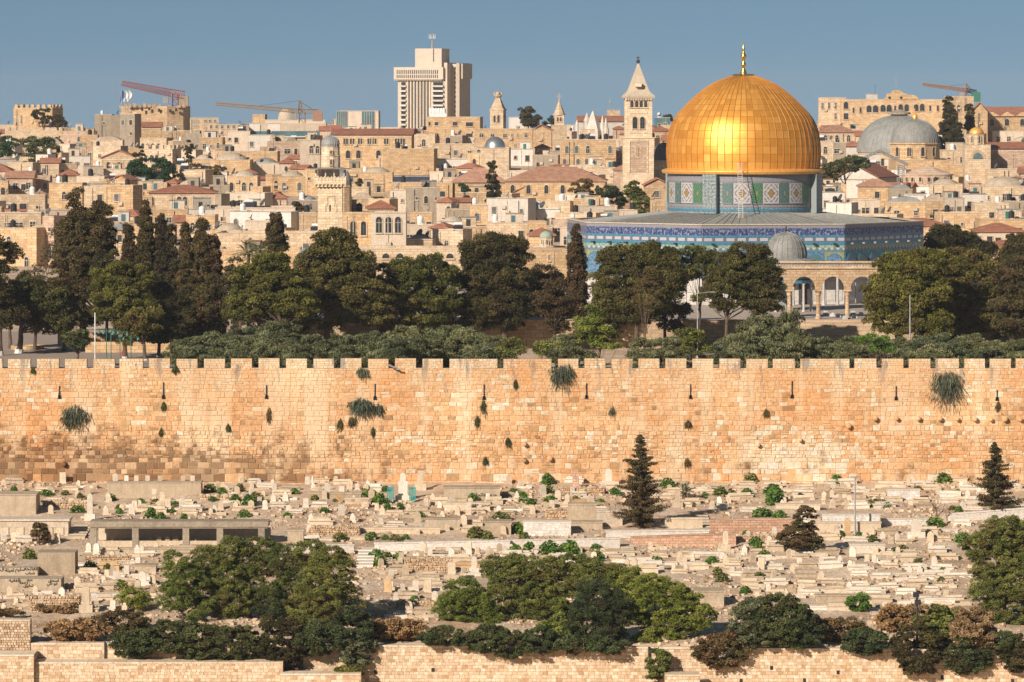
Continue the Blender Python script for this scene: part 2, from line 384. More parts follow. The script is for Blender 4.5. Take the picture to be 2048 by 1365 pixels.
# merlons: each stretch between two crenels is a part
prev = -400
for (a, b_) in gaps:
    if a - prev > 5:
        mb = MB(); xa, xb = wx(prev), wx(a); zt = wz(718) + rng.uniform(-.04, .04)
        mb.box(xa, xb, WY + .002, WY + .7, ztop, zt, 1)
        stones(mb, xa, xb, ztop, zt, WY, (.22, .30), .3, .6, .05, .02, .015, int(prev) + 500, lambda x, z, rn: .80 + .2 * rn.random())
        mb.build('merlon', [M['rampart'], M['mortar']], wall, (0, -WY, -7))
    prev = b_
for (x, y0, y1) in slits:
    mb = MB(); xx = wx(x); mb.box(xx - .06, xx + .06, WY - .12, WY - .05, wz(y1), wz(y0) - (int(x) % 3) * .12); mb.prism([(xx - .2, wz(y1) - .05), (xx + .2, wz(y1) - .05), (xx + .14, wz(y1) + .35), (xx - .14, wz(y1) + .35)], WY - .12, WY - .05)
    mb.build('arrow_slit', M['black'], wall, (0, -WY, -7))
for i, (x, y, r) in enumerate([(1750, 837, 5), (1793, 837, 4), (1836, 837, 5), (1879, 837, 5), (1914, 838, 4), (1949, 838, 5), (1981, 839, 4), (2009, 838, 5.5), (2040, 839, 4), (1697, 852, 5.5), (1100, 917, 5), (1048, 920, 5), (128, 928, 5), (505, 965, 5), (1049, 888, 4.5), (1516, 890, 4), (1600, 880, 4), (745, 965, 6)]):
    mb = MB(); q = r * .055; mb.lathe([(0, -.55), (q * .8, -.55), (q, -.48), (q, 0)], 14)
    me = mb.mesh('column_drum', M['rampart'], True); o = link('column_drum', me, wall, (wx(x), -.03, wz(y) - 7)); o.rotation_euler = (R(-90), 0, 0)
    o.rotation_euler = (R(90), 0, 0); me.transform(Matrix.Scale(-1, 4, (0, 0, 1)))
# ---------------- lower retaining walls
M['blocks'] = rampstone('retaining_blocks', [(0, (.46, .30, .17)), (.15, (.58, .42, .27)), (.6, (.66, .52, .36)), (1, (.74, .63, .48))])
M['rubble'] = rampstone('rubble_stone', [(0, (.34, .22, .13)), (.3, (.52, .38, .25)), (1, (.66, .54, .40))])
def retwall(label, px0, px1, pt, Y, seed, rows=(.26, .32), wid=(.35, .6), mt='blocks', z0=-3.0, pt2=None, name='retaining_wall', drains=(), thick=1.0, prot=.04):
    x0, x1 = wx(px0, Y), wx(px1, Y); zt = wz(pt, Y); zt2 = zt if pt2 is None else wz(pt2, Y)
    t = thing(name, label, 'wall', ((x0 + x1) / 2, Y, z0)); cx = (x0 + x1) / 2
    b = MB(); b.poly([(x0, Y, z0), (x1, Y, z0), (x1, Y + thick, z0), (x0, Y + thick, z0), (x0, Y, zt), (x1, Y, zt2), (x1, Y + thick, zt2), (x0, Y + thick, zt)],
                     [(0, 3, 2, 1), (4, 5, 6, 7), (0, 1, 5, 4), (1, 2, 6, 5), (2, 3, 7, 6), (3, 0, 4, 7)], 1)
    tf = None if pt2 is None else (lambda x: zt + (zt2 - zt) * (x - x0) / (x1 - x0))
    stones(b, x0, x1, z0, max(zt, zt2) - .14, Y, rows, wid[0], wid[1], prot, .02, .015, seed, None, tf)
    b.build('masonry', [M[mt], M['mortar']], t, (-cx, -Y, -z0))
    c = MB(); n = max(1, int((x1 - x0) / 1.1))
    for i in range(n):
        a = x0 + (x1 - x0) * i / n; e_ = x0 + (x1 - x0) * (i + 1) / n; za = zt + (zt2 - zt) * i / n
        c.box(a + .01, e_ - .01, Y - .07, Y + thick + .03, za - .13, za + .02, 0, rng.uniform(.6, 1))
    c.build('coping', M[mt], t, (-cx, -Y, -z0))
    for (dx, dy) in drains:
        d = MB(); q = P(dx, dy, Y); d.box(q.x - .13, q.x + .13, Y - .06, Y - .045, q.z - .17, q.z + .17)
        d.build('drain_hole', M['black'], t, (-cx, -Y, -z0))
    return t
retwall('tall pale block retaining wall along the lower right edge under the bushes', 722, 2400, 1291, 403.0, 21, drains=[(751, 1345), (866, 1340), (1543, 1336), (1609, 1361), (1676, 1345), (1884, 1355), (2025, 1362), (1482, 1362)], pt2=1303)
retwall('low front retaining wall of small pale blocks, below the dark hanging bushes', 70, 566, 1325, 400.6, 22, thick=3.6)
retwall('set back pale block wall with dry brown creepers over its top', 62, 722, 1287, 403.2, 23, rows=(.3, .36), wid=(.4, .75))
retwall('short pale block wall in the bottom left corner', -260, 68, 1310, 400.0, 24, thick=3.0)
retwall('rough rubble wall rising above the bottom left block wall', -260, 61, 1240, 403.2, 25, rows=(.18, .3), wid=(.2, .4), mt='rubble', prot=.12)
retwall('narrow ledge wall at the bottom edge below the dark doorway', 560, 722, 1348, 399.5, 26, thick=2.0, prot=.02)
retwall('narrow ledge wall at the bottom edge under the round clipped shrub', 1330, 1400, 1350, 399.6, 27, thick=2.0)
# dark doorway with rusty gate
d = thing('doorway', 'dark recessed doorway with a rusty gate in the lower wall', 'doorway', tuple(P(585, 1350, 403)))
b = MB(); b.box(-.95, .95, -.12, -.06, -.4, 1.35); b.build('opening', M['black'], d)
b = MB()
for i in range(9): b.tube([(-.55 + i * .17, -.2, -.3), (-.55 + i * .17, -.2, .55)], .025, 5)
b.box(-.6, .9, -.22, -.18, .5, .58); b.build('gate', plain('rust', (.22, .08, .03), .9), d)
# ================================================================ cemetery
M['tomb1'] = stone('tomb_limestone', (.58, .47, .33), (.70, .59, .45), (.30, .23, .16), streak=.4, sc=2)
M['tomb2'] = stone('tomb_whitewash', (.66, .58, .47), (.74, .68, .58), (.42, .36, .30), streak=.3, sc=2)
M['tomb3'] = stone('tomb_grey_cement', (.40, .32, .22), (.54, .44, .32), (.2, .16, .12), streak=.5, sc=2)
M['tomb4'] = stone('tomb_yellow_stone', (.52, .34, .17), (.62, .44, .26), (.3, .2, .1), streak=.3, sc=2)
M['pinkst'] = stone('pink_limestone', (.60, .36, .24), (.66, .46, .33), (.42, .24, .16), streak=.3, course=.28, sc=2)
LM = [(1280, 985, 'the tall dark conifer'), (308, 978, 'the long concrete tomb block'), (358, 1060, 'the concrete colonnade'), (60, 1058, 'the cream building with niches'),
      (802, 985, 'the teal framed monument'), (1095, 1056, 'the white block wall'), (1500, 1048, 'the pink stone wall'), (1600, 1062, 'the brown bushy tree'),
      (1710, 1000, 'the grey lamp post'), (1990, 960, 'the right hand conifer'), (728, 1118, 'the white steps in the path wall'), (1255, 1098, 'the narrow steps below the conifer'),
      (500, 1180, 'the left tree clump'), (1120, 1200, 'the middle tree clump'), (1870, 1010, 'the bare forked tree'), (950, 988, 'the graffitied tomb block'), (1420, 1197, 'the square concrete vault'),
      (1720, 1210, 'the spiky green shrub'), (90, 1150, 'the graffitied concrete vaults'), (1550, 1245, 'the feathery green bush'), (1835, 1215, 'the black street lamp'), (1985, 1150, 'the big leafy tree at right edge')]
def where(px, py, lms, ysc=1.6):
    best = sorted(lms, key=lambda q: math.hypot(px - q[0], (py - q[1]) * ysc))[0]
    dx, dy = px - best[0], (py - best[1]) * ysc
    d = math.hypot(dx, dy)
    if abs(dy) > abs(dx) * 2: s = 'below' if dy > 0 else 'above'
    elif abs(dx) > abs(dy) * 2: s = 'right of' if dx > 0 else 'left of'
    else: s = ('below and ' if dy > 0 else 'above and ') + ('right of' if dx > 0 else 'left of')
    return s + ' ' + best[2]
PEND = []       # (object, look, px, py, landmarks): label finished at the end so that each is unique
def later(o, look, cat, px, py, lms, group=None):
    o['category'] = cat
    if group: o['group'] = group
    PEND.append((o, look, px, py, lms)); return o
def out_round(w, h, k=6): return [(-w / 2, 0), (w / 2, 0)] + [(w / 2 * math.cos(math.pi * i / k), h - w / 2 + w / 2 * math.sin(math.pi * i / k)) for i in range(k + 1)]
def out_point(w, h): return [(-w / 2, 0), (w / 2, 0), (w / 2, h * .72), (w * .28, h * .88), (0, h), (-w * .28, h * .88), (-w / 2, h * .72)]
def out_rect(w, h): return [(-w / 2, 0), (w / 2, 0), (w / 2, h), (-w / 2, h)]
def out_shoulder(w, h): return [(-w / 2, 0), (w / 2, 0), (w / 2, h * .7), (w * .3, h * .7)] + [(w * .3 * math.cos(math.pi * i / 5), h - w * .3 + w * .3 * math.sin(math.pi * i / 5)) for i in range(6)] + [(-w * .3, h * .7), (-w / 2, h * .7)]
SH = {'round topped': out_round, 'pointed': out_point, 'square topped': out_rect, 'shouldered': out_shoulder}
HS = {}
def hs_mesh(shape, mt, k):
    key = (shape, mt, k)
    if key not in HS:
        w = (.46, .55, .66)[k]; h = (.68, .92, 1.2)[k]; b = MB(); b.prism(SH[shape](w, h), -.08, .08)
        b.box(-w * .36, w * .36, -.095, -.081, h * .28, h * .31); b.box(-w * .33, w * .33, -.095, -.081, h * .40, h * .43); b.box(-w * .35, w * .35, -.095, -.081, h * .52, h * .55)
        b.box(-w * .62, w * .62, -.16, .16, -.2, .1)
        HS[key] = b.mesh('headstone', M[mt])
    return HS[key]
TB = {}
def tomb_mesh(k, mt):
    key = (k, mt)
    if key not in TB:
        l, d_, h = [(1.8, .8, .42), (2.2, .95, .55), (2.0, .85, .75), (3.2, 1.1, .6)][k]; b = MB(); b.box(-l / 2, l / 2, -d_ / 2, d_ / 2, -.5, h * .55)
        b.box(-l / 2 - .1, l / 2 + .1, -d_ / 2 - .1, d_ / 2 + .1, h * .55, h * .68); me1 = b.mesh('plinth', M[mt])
        c = MB(); c.box(-l * .42, l * .42, -d_ * .34, d_ * .34, h * .68, h); me2 = c.mesh('slab', M[mt]); TB[key] = (me1, me2, l, h)
    return TB[key]
MATW = {'tomb1': 'pale stone', 'tomb2': 'white', 'tomb3': 'grey cement', 'tomb4': 'yellow stone'}
excl = [(200, 410, 945, 1003), (0, 80, 975, 1035), (0, 150, 1030, 1080), (165, 600, 1030, 1100), (745, 1150, 1070, 1100), (1140, 1480, 1060, 1098), (1035, 1210, 1030, 1075), (1225, 1350, 1000, 1070),
        (540, 760, 1082, 1112), (705, 750, 1090, 1140), (330, 740, 1115, 1290), (885, 1460, 1150, 1290), (860, 1000, 960, 1000), (0, 160, 1100, 1190), (1410, 1590, 1028, 1070), (1635, 1865, 1018, 1064), (1890, 2048, 1020, 1046),
        (1380, 1455, 1175, 1220), (1460, 1640, 1195, 1290), (0, 140, 1225, 1300), (1930, 2048, 1060, 1290), (770, 830, 950, 1015), (1690, 1730, 1045, 1065), (60, 330, 1225, 1300)]
def free(x, y, w=10):
    for (a, b_, c, d_) in excl:
        if a - w < x < b_ + w and c < y < d_: return False
    return True
placed = []
def put_ok(x, y, dx, dy):
    for (a, b_) in placed:
        if abs(a - x) < dx and abs(b_ - y) < dy: return False
    placed.append((x, y)); return True
cr = random.Random(42)
def grave(px, py, k, mt, heads, shape, hk, rz=0, lean=0):
    Y = cemY(py); X = wx(px, Y); z = ground_z(X, Y)
    p, s, l, h = tomb_mesh(k, mt)
    look = '%s %s tomb' % (MATW[mt], ['small', 'low', 'tall box', 'long'][k])
    look += {0: ' without headstone', 1: ' with one %s headstone' % shape, 2: ' with a headstone at each end'}[heads]
    t = link('grave', None, None, (X, Y, z), rz); t.rotation_euler = (cr.uniform(-.05, .05), cr.uniform(-.04, .04), rz); t.scale = (cr.uniform(.8, 1.15), cr.uniform(.85, 1.1), cr.uniform(.75, 1.2))
    link('plinth', p, t); link('slab', s, t)
    hm = hs_mesh(shape, mt if cr.random() < .6 else 'tomb2', hk)
    if heads >= 1: o = link('headstone', hm, t, (-l * .5 + .2, 0, h * .55)); o.rotation_euler = (0, lean, cr.uniform(-.3, .3))
    if heads == 2: o = link('headstone', hm, t, (l * .5 - .2, 0, h * .55)); o.rotation_euler = (0, -lean, cr.uniform(-.3, .3))
    later(t, look, 'grave', px, py, LM, 'graves on the slope below the rampart')
def headstone(px, py, shape, mt, k):
    Y = cemY(py); X = wx(px, Y)
    o = link('headstone', hs_mesh(shape, mt, k), None, (X, Y, ground_z(X, Y) + .02), cr.uniform(-.35, .35))
    o.rotation_euler = (cr.uniform(-.06, .06), cr.uniform(-.07, .07), cr.uniform(-.4, .4))
    later(o, '%s %s%s standing headstone' % (MATW[mt], ['short ', '', 'tall '][k], shape), 'headstone', px, py, LM, 'headstones standing among the graves')
rows = [967, 979, 992, 1005, 1018, 1031, 1050, 1068, 1085, 1108, 1122, 1137, 1152, 1168, 1184, 1203, 1222]
ng = nh = 0
shapes = list(SH)
for ri, ry in enumerate(rows):
    x = -30 + cr.uniform(0, 20)
    while x < 2090:
        left = x < 1150; y = ry + cr.uniform(-5, 5); step = cr.uniform(18, 40)
        if free(x, y):
            mt = cr.choices(['tomb1', 'tomb2', 'tomb3', 'tomb4'], [5, 3.6, 1.6, .25])[0]
            if cr.random() < (.50 if left else .24) and nh < 285:
                headstone(x, y, cr.choice(shapes), mt if mt != 'tomb3' else 'tomb1', cr.choices([0, 1, 2], [3, 5, 1.4])[0]); nh += 1; step = cr.uniform(15, 30)
            elif cr.random() < (.56 if left else .88) and ng < 292:
                k = cr.choices([0, 1, 2, 3], [4, 4, 2.2, 0 if left else 1.4])[0]
                grave(x, y, k, mt, cr.choices([0, 1, 2], [4, 4, 1] if left else [5, 3, 1])[0], cr.choice(shapes), cr.choices([0, 1], [3, 1])[0], cr.uniform(-.12, .12), cr.uniform(-.08, .08)); ng += 1
                step = [44, 50, 48, 74][k] + cr.uniform(-2, 18)
        x += step
# low kerbed graves
KB = []
for k in range(3):
    for mt in ('tomb1', 'tomb2', 'tomb3'):
        l, d_ = (1.7, 2.1, 2.6)[k], .8; b = MB(); b.box(-l / 2, l / 2, -d_ / 2, -d_ / 2 + .14, -.4, .22); b.box(-l / 2, l / 2, d_ / 2 - .14, d_ / 2, -.4, .26); b.box(-l / 2, -l / 2 + .14, -d_ / 2 + .14, d_ / 2 - .14, -.4, .24); b.box(l / 2 - .14, l / 2, -d_ / 2 + .14, d_ / 2 - .14, -.4, .24)
        f_ = MB(); f_.box(-l / 2 + .15, l / 2 - .15, -d_ / 2 + .15, d_ / 2 - .15, -.3, .12 + .05 * k); KB.append((b.mesh('kerb', M[mt]), f_.mesh('fill', M['dirt' if k != 1 else mt]), mt))
nk = 0
for ri, ry in enumerate([973, 986, 999, 1012, 1025, 1042, 1060, 1078, 1102, 1115, 1130, 1145, 1160, 1176, 1194, 1212, 1230]):
    x = -30 + cr.uniform(0, 30)
    while x < 2090:
        y = ry + cr.uniform(-5, 5)
        if free(x, y) and cr.random() < .62 and nk < 290:
            kb = KB[cr.randrange(9)]; Y = cemY(y); X = wx(x, Y); t = link('kerbed_grave', None, None, (X, Y, ground_z(X, Y)), cr.uniform(-.2, .2)); link('kerb', kb[0], t); link('fill', kb[1], t); nk += 1
            if cr.random() < .3: link('headstone', hs_mesh(cr.choice(shapes), 'tomb1', 0), t, (-.8, 0, .1), cr.uniform(-.4, .4))
            later(t, MATW[kb[2]] + ' kerbed low grave', 'grave', x, y, LM, 'kerbed graves on the slope')
        x += cr.uniform(34, 74)
# row of headstones on the long concrete block, and other landmark graves
for (x, y, s, k, m_) in [(231, 964, 'round topped', 1, 'tomb2'), (253, 964, 'square topped', 0, 'tomb2'), (273, 964, 'square topped', 0, 'tomb1'), (295, 964, 'square topped', 0, 'tomb2'), (320, 964, 'square topped', 0, 'tomb1'), (366, 964, 'square topped', 0, 'tomb1'), (385, 964, 'square topped', 0, 'tomb2')]:
    Y = cemY(993) + 1.2; q = P(x, y, Y); o = link('headstone', hs_mesh(s, m_, k), None, q, cr.uniform(-.1, .1))
    later(o, '%s %s headstone on top of the long concrete block' % (MATW[m_], s), 'headstone', x, y, [(308, 978, 'its middle plaque')], 'headstones standing among the graves')
# ---------------- built terraces, vaults and path walls: (x0, x1, top, bottom, material, depth m, kind, label)
def slab(px0, px1, pt, pb, mt, dep, name, label, cat='wall', pt2=None, cap=True, laid=None, dz=-.4):
    Y = cemY(pb); x0, x1 = wx(px0, Y), wx(px1, Y); z0 = wz(pb, Y) + dz; zt = wz(pt, Y); zt2 = zt if pt2 is None else wz(pt2, Y)
    t = thing(name, label, cat, ((x0 + x1) / 2, Y, z0)); L_ = (-(x0 + x1) / 2, -Y, -z0)
    b = MB(); b.poly([(x0, Y, z0), (x1, Y, z0), (x1, Y + dep, z0), (x0, Y + dep, z0), (x0, Y, zt - .12), (x1, Y, zt2 - .12), (x1, Y + dep, zt2 - .12), (x0, Y + dep, zt - .12)],
                     [(0, 3, 2, 1), (4, 5, 6, 7), (0, 1, 5, 4), (1, 2, 6, 5), (2, 3, 7, 6), (3, 0, 4, 7)])
    if laid: stones(b, x0, x1, z0 + .02, zt - .13, Y, (.26, .34), .4, .7, .035, .02, .012, int(px0) + 9, None, None if pt2 is None else (lambda x: zt + (zt2 - zt) * (x - x0) / (x1 - x0)), 1)
    b.build('body', [M[mt], M[laid or mt]], t, L_)
    if cap:
        c = MB(); c.poly([(x0 - .06, Y - .06, zt - .12), (x1 + .06, Y - .06, zt2 - .12), (x1 + .06, Y + dep + .06, zt2 - .12), (x0 - .06, Y + dep + .06, zt - .12), (x0 - .06, Y - .06, zt), (x1 + .06, Y - .06, zt2), (x1 + .06, Y + dep + .06, zt2), (x0 - .06, Y + dep + .06, zt)],
                     [(0, 3, 2, 1), (4, 5, 6, 7), (0, 1, 5, 4), (1, 2, 6, 5), (2, 3, 7, 6), (3, 0, 4, 7)]); c.build('coping', M[mt], t, L_)
    return t
M['whiteblock'] = rampstone('white_blocks', [(0, (.60, .56, .50)), (1, (.76, .73, .68))])
slab(215, 402, 964, 993, 'tomb3', 2.6, 'tomb_block', 'long grey concrete tomb block with headstones standing on its top', 'tomb')
t = THINGS[-1]; b = MB(); b.box(-.25, .25, -.03, -.001, .6, 1.2); b.build('plaque', M['tomb2'], t)
slab(-40, 72, 989, 1031, 'tomb3', 4, 'tomb_block', 'grey concrete tomb block cut by the left edge below the rampart', 'tomb')
slab(556, 708, 1089, 1106, 'white', .6, 'path_wall', 'low smooth cream path wall left of the white steps')
slab(749, 1020, 1086, 1100, 'white', .6, 'path_wall', 'low smooth cream path wall right of the white steps', pt2=1081)
slab(1020, 1240, 1080, 1098, 'white', .6, 'path_wall', 'low smooth cream path wall under the white block wall', pt2=1076)
slab(1262, 1472, 1074, 1091, 'pinkst', .6, 'path_wall', 'low pinkish path wall right of the narrow steps', pt2=1066)
slab(1212, 1418, 1062, 1078, 'white', .7, 'path_wall', 'upper cream path wall under the tall conifer', pt2=1060)
slab(1047, 1142, 1044, 1071, 'tomb2', 2.2, 'tomb_block', 'white block built tomb wall left of the tall conifer', 'tomb', laid='whiteblock')
slab(1137, 1193, 1008, 1043, 'tomb3', 2.0, 'tomb_block', 'square grey concrete tomb left of the tall conifer', 'tomb')
slab(1193, 1245, 1022, 1052, 'pale', 1.2, 'terrace_wall', 'cream terrace wall touching the tall conifer on its left')
slab(1142, 1205, 1044, 1060, 'tomb3', 2, 'tomb_block', 'low grey tomb between white block wall and conifer', 'tomb')
slab(1330, 1405, 1036, 1060, 'tomb1', .7, 'terrace_wall', 'stone terrace wall in shade right of the tall conifer')
slab(1420, 1584, 1040, 1066, 'pinkst', .7, 'terrace_wall', 'pink block terrace wall left of the brown bushy tree', laid='pinkst', pt2=1037)
slab(1645, 1760, 1028, 1060, 'tomb2', .8, 'terrace_wall', 'white block terrace wall behind the grey lamp post', laid='whiteblock')
slab(1762, 1856, 1037, 1054, 'tomb2', .8, 'terrace_wall', 'white block terrace wall right of the grey lamp post', laid='whiteblock')
slab(1896, 2060, 1028, 1044, 'white', .6, 'path_wall', 'rising white path wall at the right edge below the conifer', pt2=1015)
slab(1636, 1762, 1044, 1066, 'tomb1', .5, 'terrace_wall', 'lower step of cream terrace wall behind the lamp post foot')
slab(185, 537, 1096, 1106, 'tomb3', .6, 'terrace_wall', 'low concrete footing wall in front of the colonnade')
slab(690, 880, 1056, 1068, 'tomb1', .8, 'terrace_wall', 'long low stone terrace between the rubble wall and the path')
slab(850, 920, 1037, 1062, 'tomb3', 1.5, 'tomb_block', 'square beige cement vault above the path wall, middle', 'tomb')
slab(970, 1022, 1043, 1068, 'tomb3', 2.5, 'tomb_block', 'flat topped beige cement vault beside the white block wall', 'tomb')
slab(888, 1000, 975, 1003, 'tomb3', 2.5, 'tomb_block', 'grey tomb block with black arabic graffiti near the rampart', 'tomb')
slab(893, 980, 1006, 1024, 'tomb1', 1.5, 'tomb_block', 'stepped pale tomb with black scribbles below the graffitied block', 'tomb')
slab(620, 722, 986, 1000, 'tomb3', 1.5, 'tomb_block', 'long low grey tomb left of the teal framed monument', 'tomb')
slab(690, 738, 997, 1018, 'tomb1', 1.2, 'tomb_block', 'small block built tomb left below the teal monument', 'tomb', laid='rubble')
slab(575, 607, 1060, 1090, 'tomb3', 1.5, 'tomb_block', 'small grey family vault right of the colonnade end', 'tomb')
slab(1390, 1448, 1182, 1213, 'tomb3', 3, 'tomb_block', 'square concrete vault right of the middle tree clump', 'tomb')
slab(75, 150, 1103, 1152, 'tomb3', 3, 'tomb_block', 'upper grey concrete vault in the cemetery at far left', 'tomb', cap=False)
slab(-40, 75, 1134, 1158, 'tomb3', 2, 'tomb_block', 'grey concrete vault with black arabic writing at left edge', 'tomb', cap=False)
slab(-30, 122, 1156, 1187, 'tomb3', 3, 'tomb_block', 'lower grey concrete vault with two black arabic scrawls', 'tomb', cap=False)
slab(270, 312, 1130, 1146, 'tomb3', 1.5, 'tomb_block', 'grey cement double tomb left of the left tree clump', 'tomb')
slab(183, 240, 1188, 1200, 'tomb2', 1.2, 'tomb_block', 'grey panelled tomb with a teal pot at lower left', 'tomb')
slab(1700, 1770, 1088, 1108, 'tomb2', 1.4, 'tomb_block', 'large white layered tomb below the grey lamp post', 'tomb')
slab(1775, 1840, 979, 999, 'tomb2', 1.4, 'tomb_block', 'large white panelled tomb right of the grey lamp post', 'tomb', laid='whiteblock')
slab(1600, 1646, 948, 962, 'tomb2', 1.2, 'tomb_block', 'white tiled tomb near the rampart above the lamp post', 'tomb')
slab(1690, 1815, 936, 956, 'pinkst', 1.0, 'terrace_wall', 'long pinkish terrace wall at the rampart foot, right part')
slab(1552, 1640, 1008, 1022, 'tomb1', 1.2, 'tomb_block', 'wide flat cream tomb pair left of the lamp post', 'tomb')
slab(1630, 1735, 1175, 1186, 'tomb1', 1.0, 'tomb_block', 'very long white tomb above the spiky green shrub', 'tomb')
slab(1760, 1870, 1146, 1153, 'tomb2', 1.0, 'tomb_block', 'long low white kerb tomb at lower right', 'tomb')
slab(1850, 1910, 1197, 1210, 'tomb2', 1.0, 'tomb_block', 'long white tomb just right of the black street lamp', 'tomb')
slab(1608, 1672, 1212, 1224, 'tomb2', 1.2, 'tomb_block', 'long white tomb above the feathery bush', 'tomb')
slab(1632, 1735, 1190, 1206, 'tomb3', 1.2, 'tomb_block', 'long beige cement tomb left of the spiky shrub', 'tomb')
# rubble terraces
for (a, b_, c_, d_, lb) in [(617, 720, 1053, 1072, 'rubble terrace wall above the left path wall'), (808, 905, 1116, 1146, 'rubble terrace wall below the path, middle left'), (790, 880, 1202, 1216, 'rubble terrace wall left of the middle tree clump'),
                        (170, 260, 1112, 1128, 'rubble terrace under the colonnade, left end'), (400, 500, 990, 1004, 'rubble terrace right of the long concrete block'), (85, 175, 1003, 1018, 'rubble heap wall left of the concrete block'),
                        (1090, 1140, 1020, 1036, 'tumbled stones left of the square grey tomb'), (1460, 1560, 1070, 1086, 'small stone wall under the pink wall'), (1400, 1470, 945, 957, 'rubble terrace at the rampart foot, right of conifer'),
                        (1120, 1210, 975, 990, 'rubble terrace left of the conifer top'), (60, 160, 1192, 1222, 'rubble slope wall at lower left')]:
    Y = cemY(d_); x0, x1 = wx(a, Y), wx(b_, Y); z0 = wz(d_, Y); h = (d_ - c_) * Y / F; b = MB(); b.box(x0, x1, Y, Y + .8, z0 - .4, z0 + h - .1, 1)
    stones(b, x0, x1, z0 - .2, z0 + h, Y, (.16, .30), .2, .45, .18, .04, .05, a); 
    for q in range(int((x1 - x0) * 5)):
        x = cr.uniform(x0, x1); s_ = cr.uniform(.1, .22); b.box(x - s_, x + s_, Y + cr.uniform(-.1, .3), Y + .6, z0 + h - .12, z0 + h + cr.uniform(-.05, .12), 0, cr.random())
    tag(b.build('rubble_wall', [M['rubble'], M['mortar']], None, (0, 0, 0)), lb, 'rubble wall')
# cream building with niches at left
t = thing('tomb_building', 'low cream cemetery building with square niches at left edge', 'tomb', tuple(P(60, 1073, cemY(1073))))
b = MB(); b.box(-6, 3.9, 0, 3, -.5, 1.55); b.build('wall', M['pale'], t)
b = MB(); b.box(-6.1, 4.05, -.15, 3.1, 1.55, 1.75); b.build('roof', M['pale'], t)
for q in (-4.1, -2.6, -1.05, .5, 1.9, 3.0):
    b = MB(); b.box(q - .48, q + .48, -.05, -.005, .1, .95); b.box(q - .4, q + .4, -.09, -.052, .15, .88, 1); b.build('niche', [M['tomb3'], M['tomb1']], t)
# concrete colonnade: flat slab on piers with a low wall
Yc = cemY(1092); t = thing('colonnade', 'long weathered concrete frame shelter with flat slab roof and square piers', 'colonnade', tuple(P(360, 1092, Yc)))
k = mpp(Yc); lx = lambda p: (p - 360) * k; lz = lambda p: (1092 - p) * k
b = MB(); b.box(lx(180), lx(537), -.3, 2.6, lz(1054), lz(1043)); b.box(lx(182), lx(535), -.2, .1, lz(1057), lz(1054.2)); b.build('roof', M['concrete'], t)
for q in (187, 271, 372, 440, 523):
    b = MB(); b.box(lx(q - 6.5), lx(q + 6.5), -.25, .2, -.4, lz(1057.2)); b.build('pier', M['concrete'], t)
    b = MB(); b.box(lx(q - 5), lx(q + 5), 2.2, 2.55, -.2, lz(1054.2)); b.build('pier', M['concrete'], t)
b = MB(); b.box(lx(194), lx(517), -.15, .15, -.4, lz(1082)); b.build('parapet', M['tomb1'], t)
b = MB(); b.box(lx(182), lx(537), 4.2, 4.6, -.4, lz(1060)); b.build('back_wall', M['tomb1'], t)
for q in (300, 318, 335, 352, 395): 
    Yq = Yc + 2; o = link('headstone', hs_mesh('round topped', 'tomb3', 0), None, (wx(q, Yq), Yq, wz(1086, Yq)));
    later(o, 'grey headstone in the shade inside the concrete colonnade', 'headstone', q, 1075, [(358, 1060, 'its middle pier')], 'headstones standing among the graves')
# steps
def steps(px0, px1, pt, pb, n, label, mt='tomb1'):
    Y0, Y1 = cemY(pb), cemY(pt); b = MB()
    for i in range(n):
        y = Y0 + (Y1 - Y0) * i / n; z = CZ + (HY - (pb + (pt - pb) * (i + 1) / n)) * y / F
        b.box(wx(px0, Y0), wx(px1, Y0), y, Y1 + 1, z - .5, z, 0, rng.random())
    tag(b.build('steps', M[mt]), label, 'steps')
steps(711, 746, 1100, 1136, 6, 'short white flight of steps through the path wall', 'tomb2')
steps(1243, 1270, 1090, 1110, 5, 'narrow stone steps below the tall conifer')
steps(1398, 1424, 1025, 1064, 7, 'narrow stone steps left of the pink wall')
steps(1622, 1650, 1038, 1060, 6, 'stone steps between the pink wall and the white terrace')
steps(135, 170, 1050, 1078, 6, 'worn stone steps right of the cream niche building')
# teal framed monument
t = thing('monument', 'tall pale grave stele beside two teal painted metal frames', 'monument', tuple(P(806, 1000, cemY(1000))))
b = MB(); b.prism(out_shoulder(1.0, 2.9), -.2, .2); b.box(-.8, .8, -.4, .4, -.4, .5); b.build('stele', M['tomb2'], t)
for q in (-1.35, 1.0):
    b = MB()
    for j in range(5): b.box(q - .3 + j * .15, q - .2 + j * .15, -1.6, -1.5, .0, 1.5)
    b.box(q - .28, q + .34, -1.62, -1.48, 1.3, 1.42); b.build('frame', M['greenp'] if 0 else M['tealp'], t)
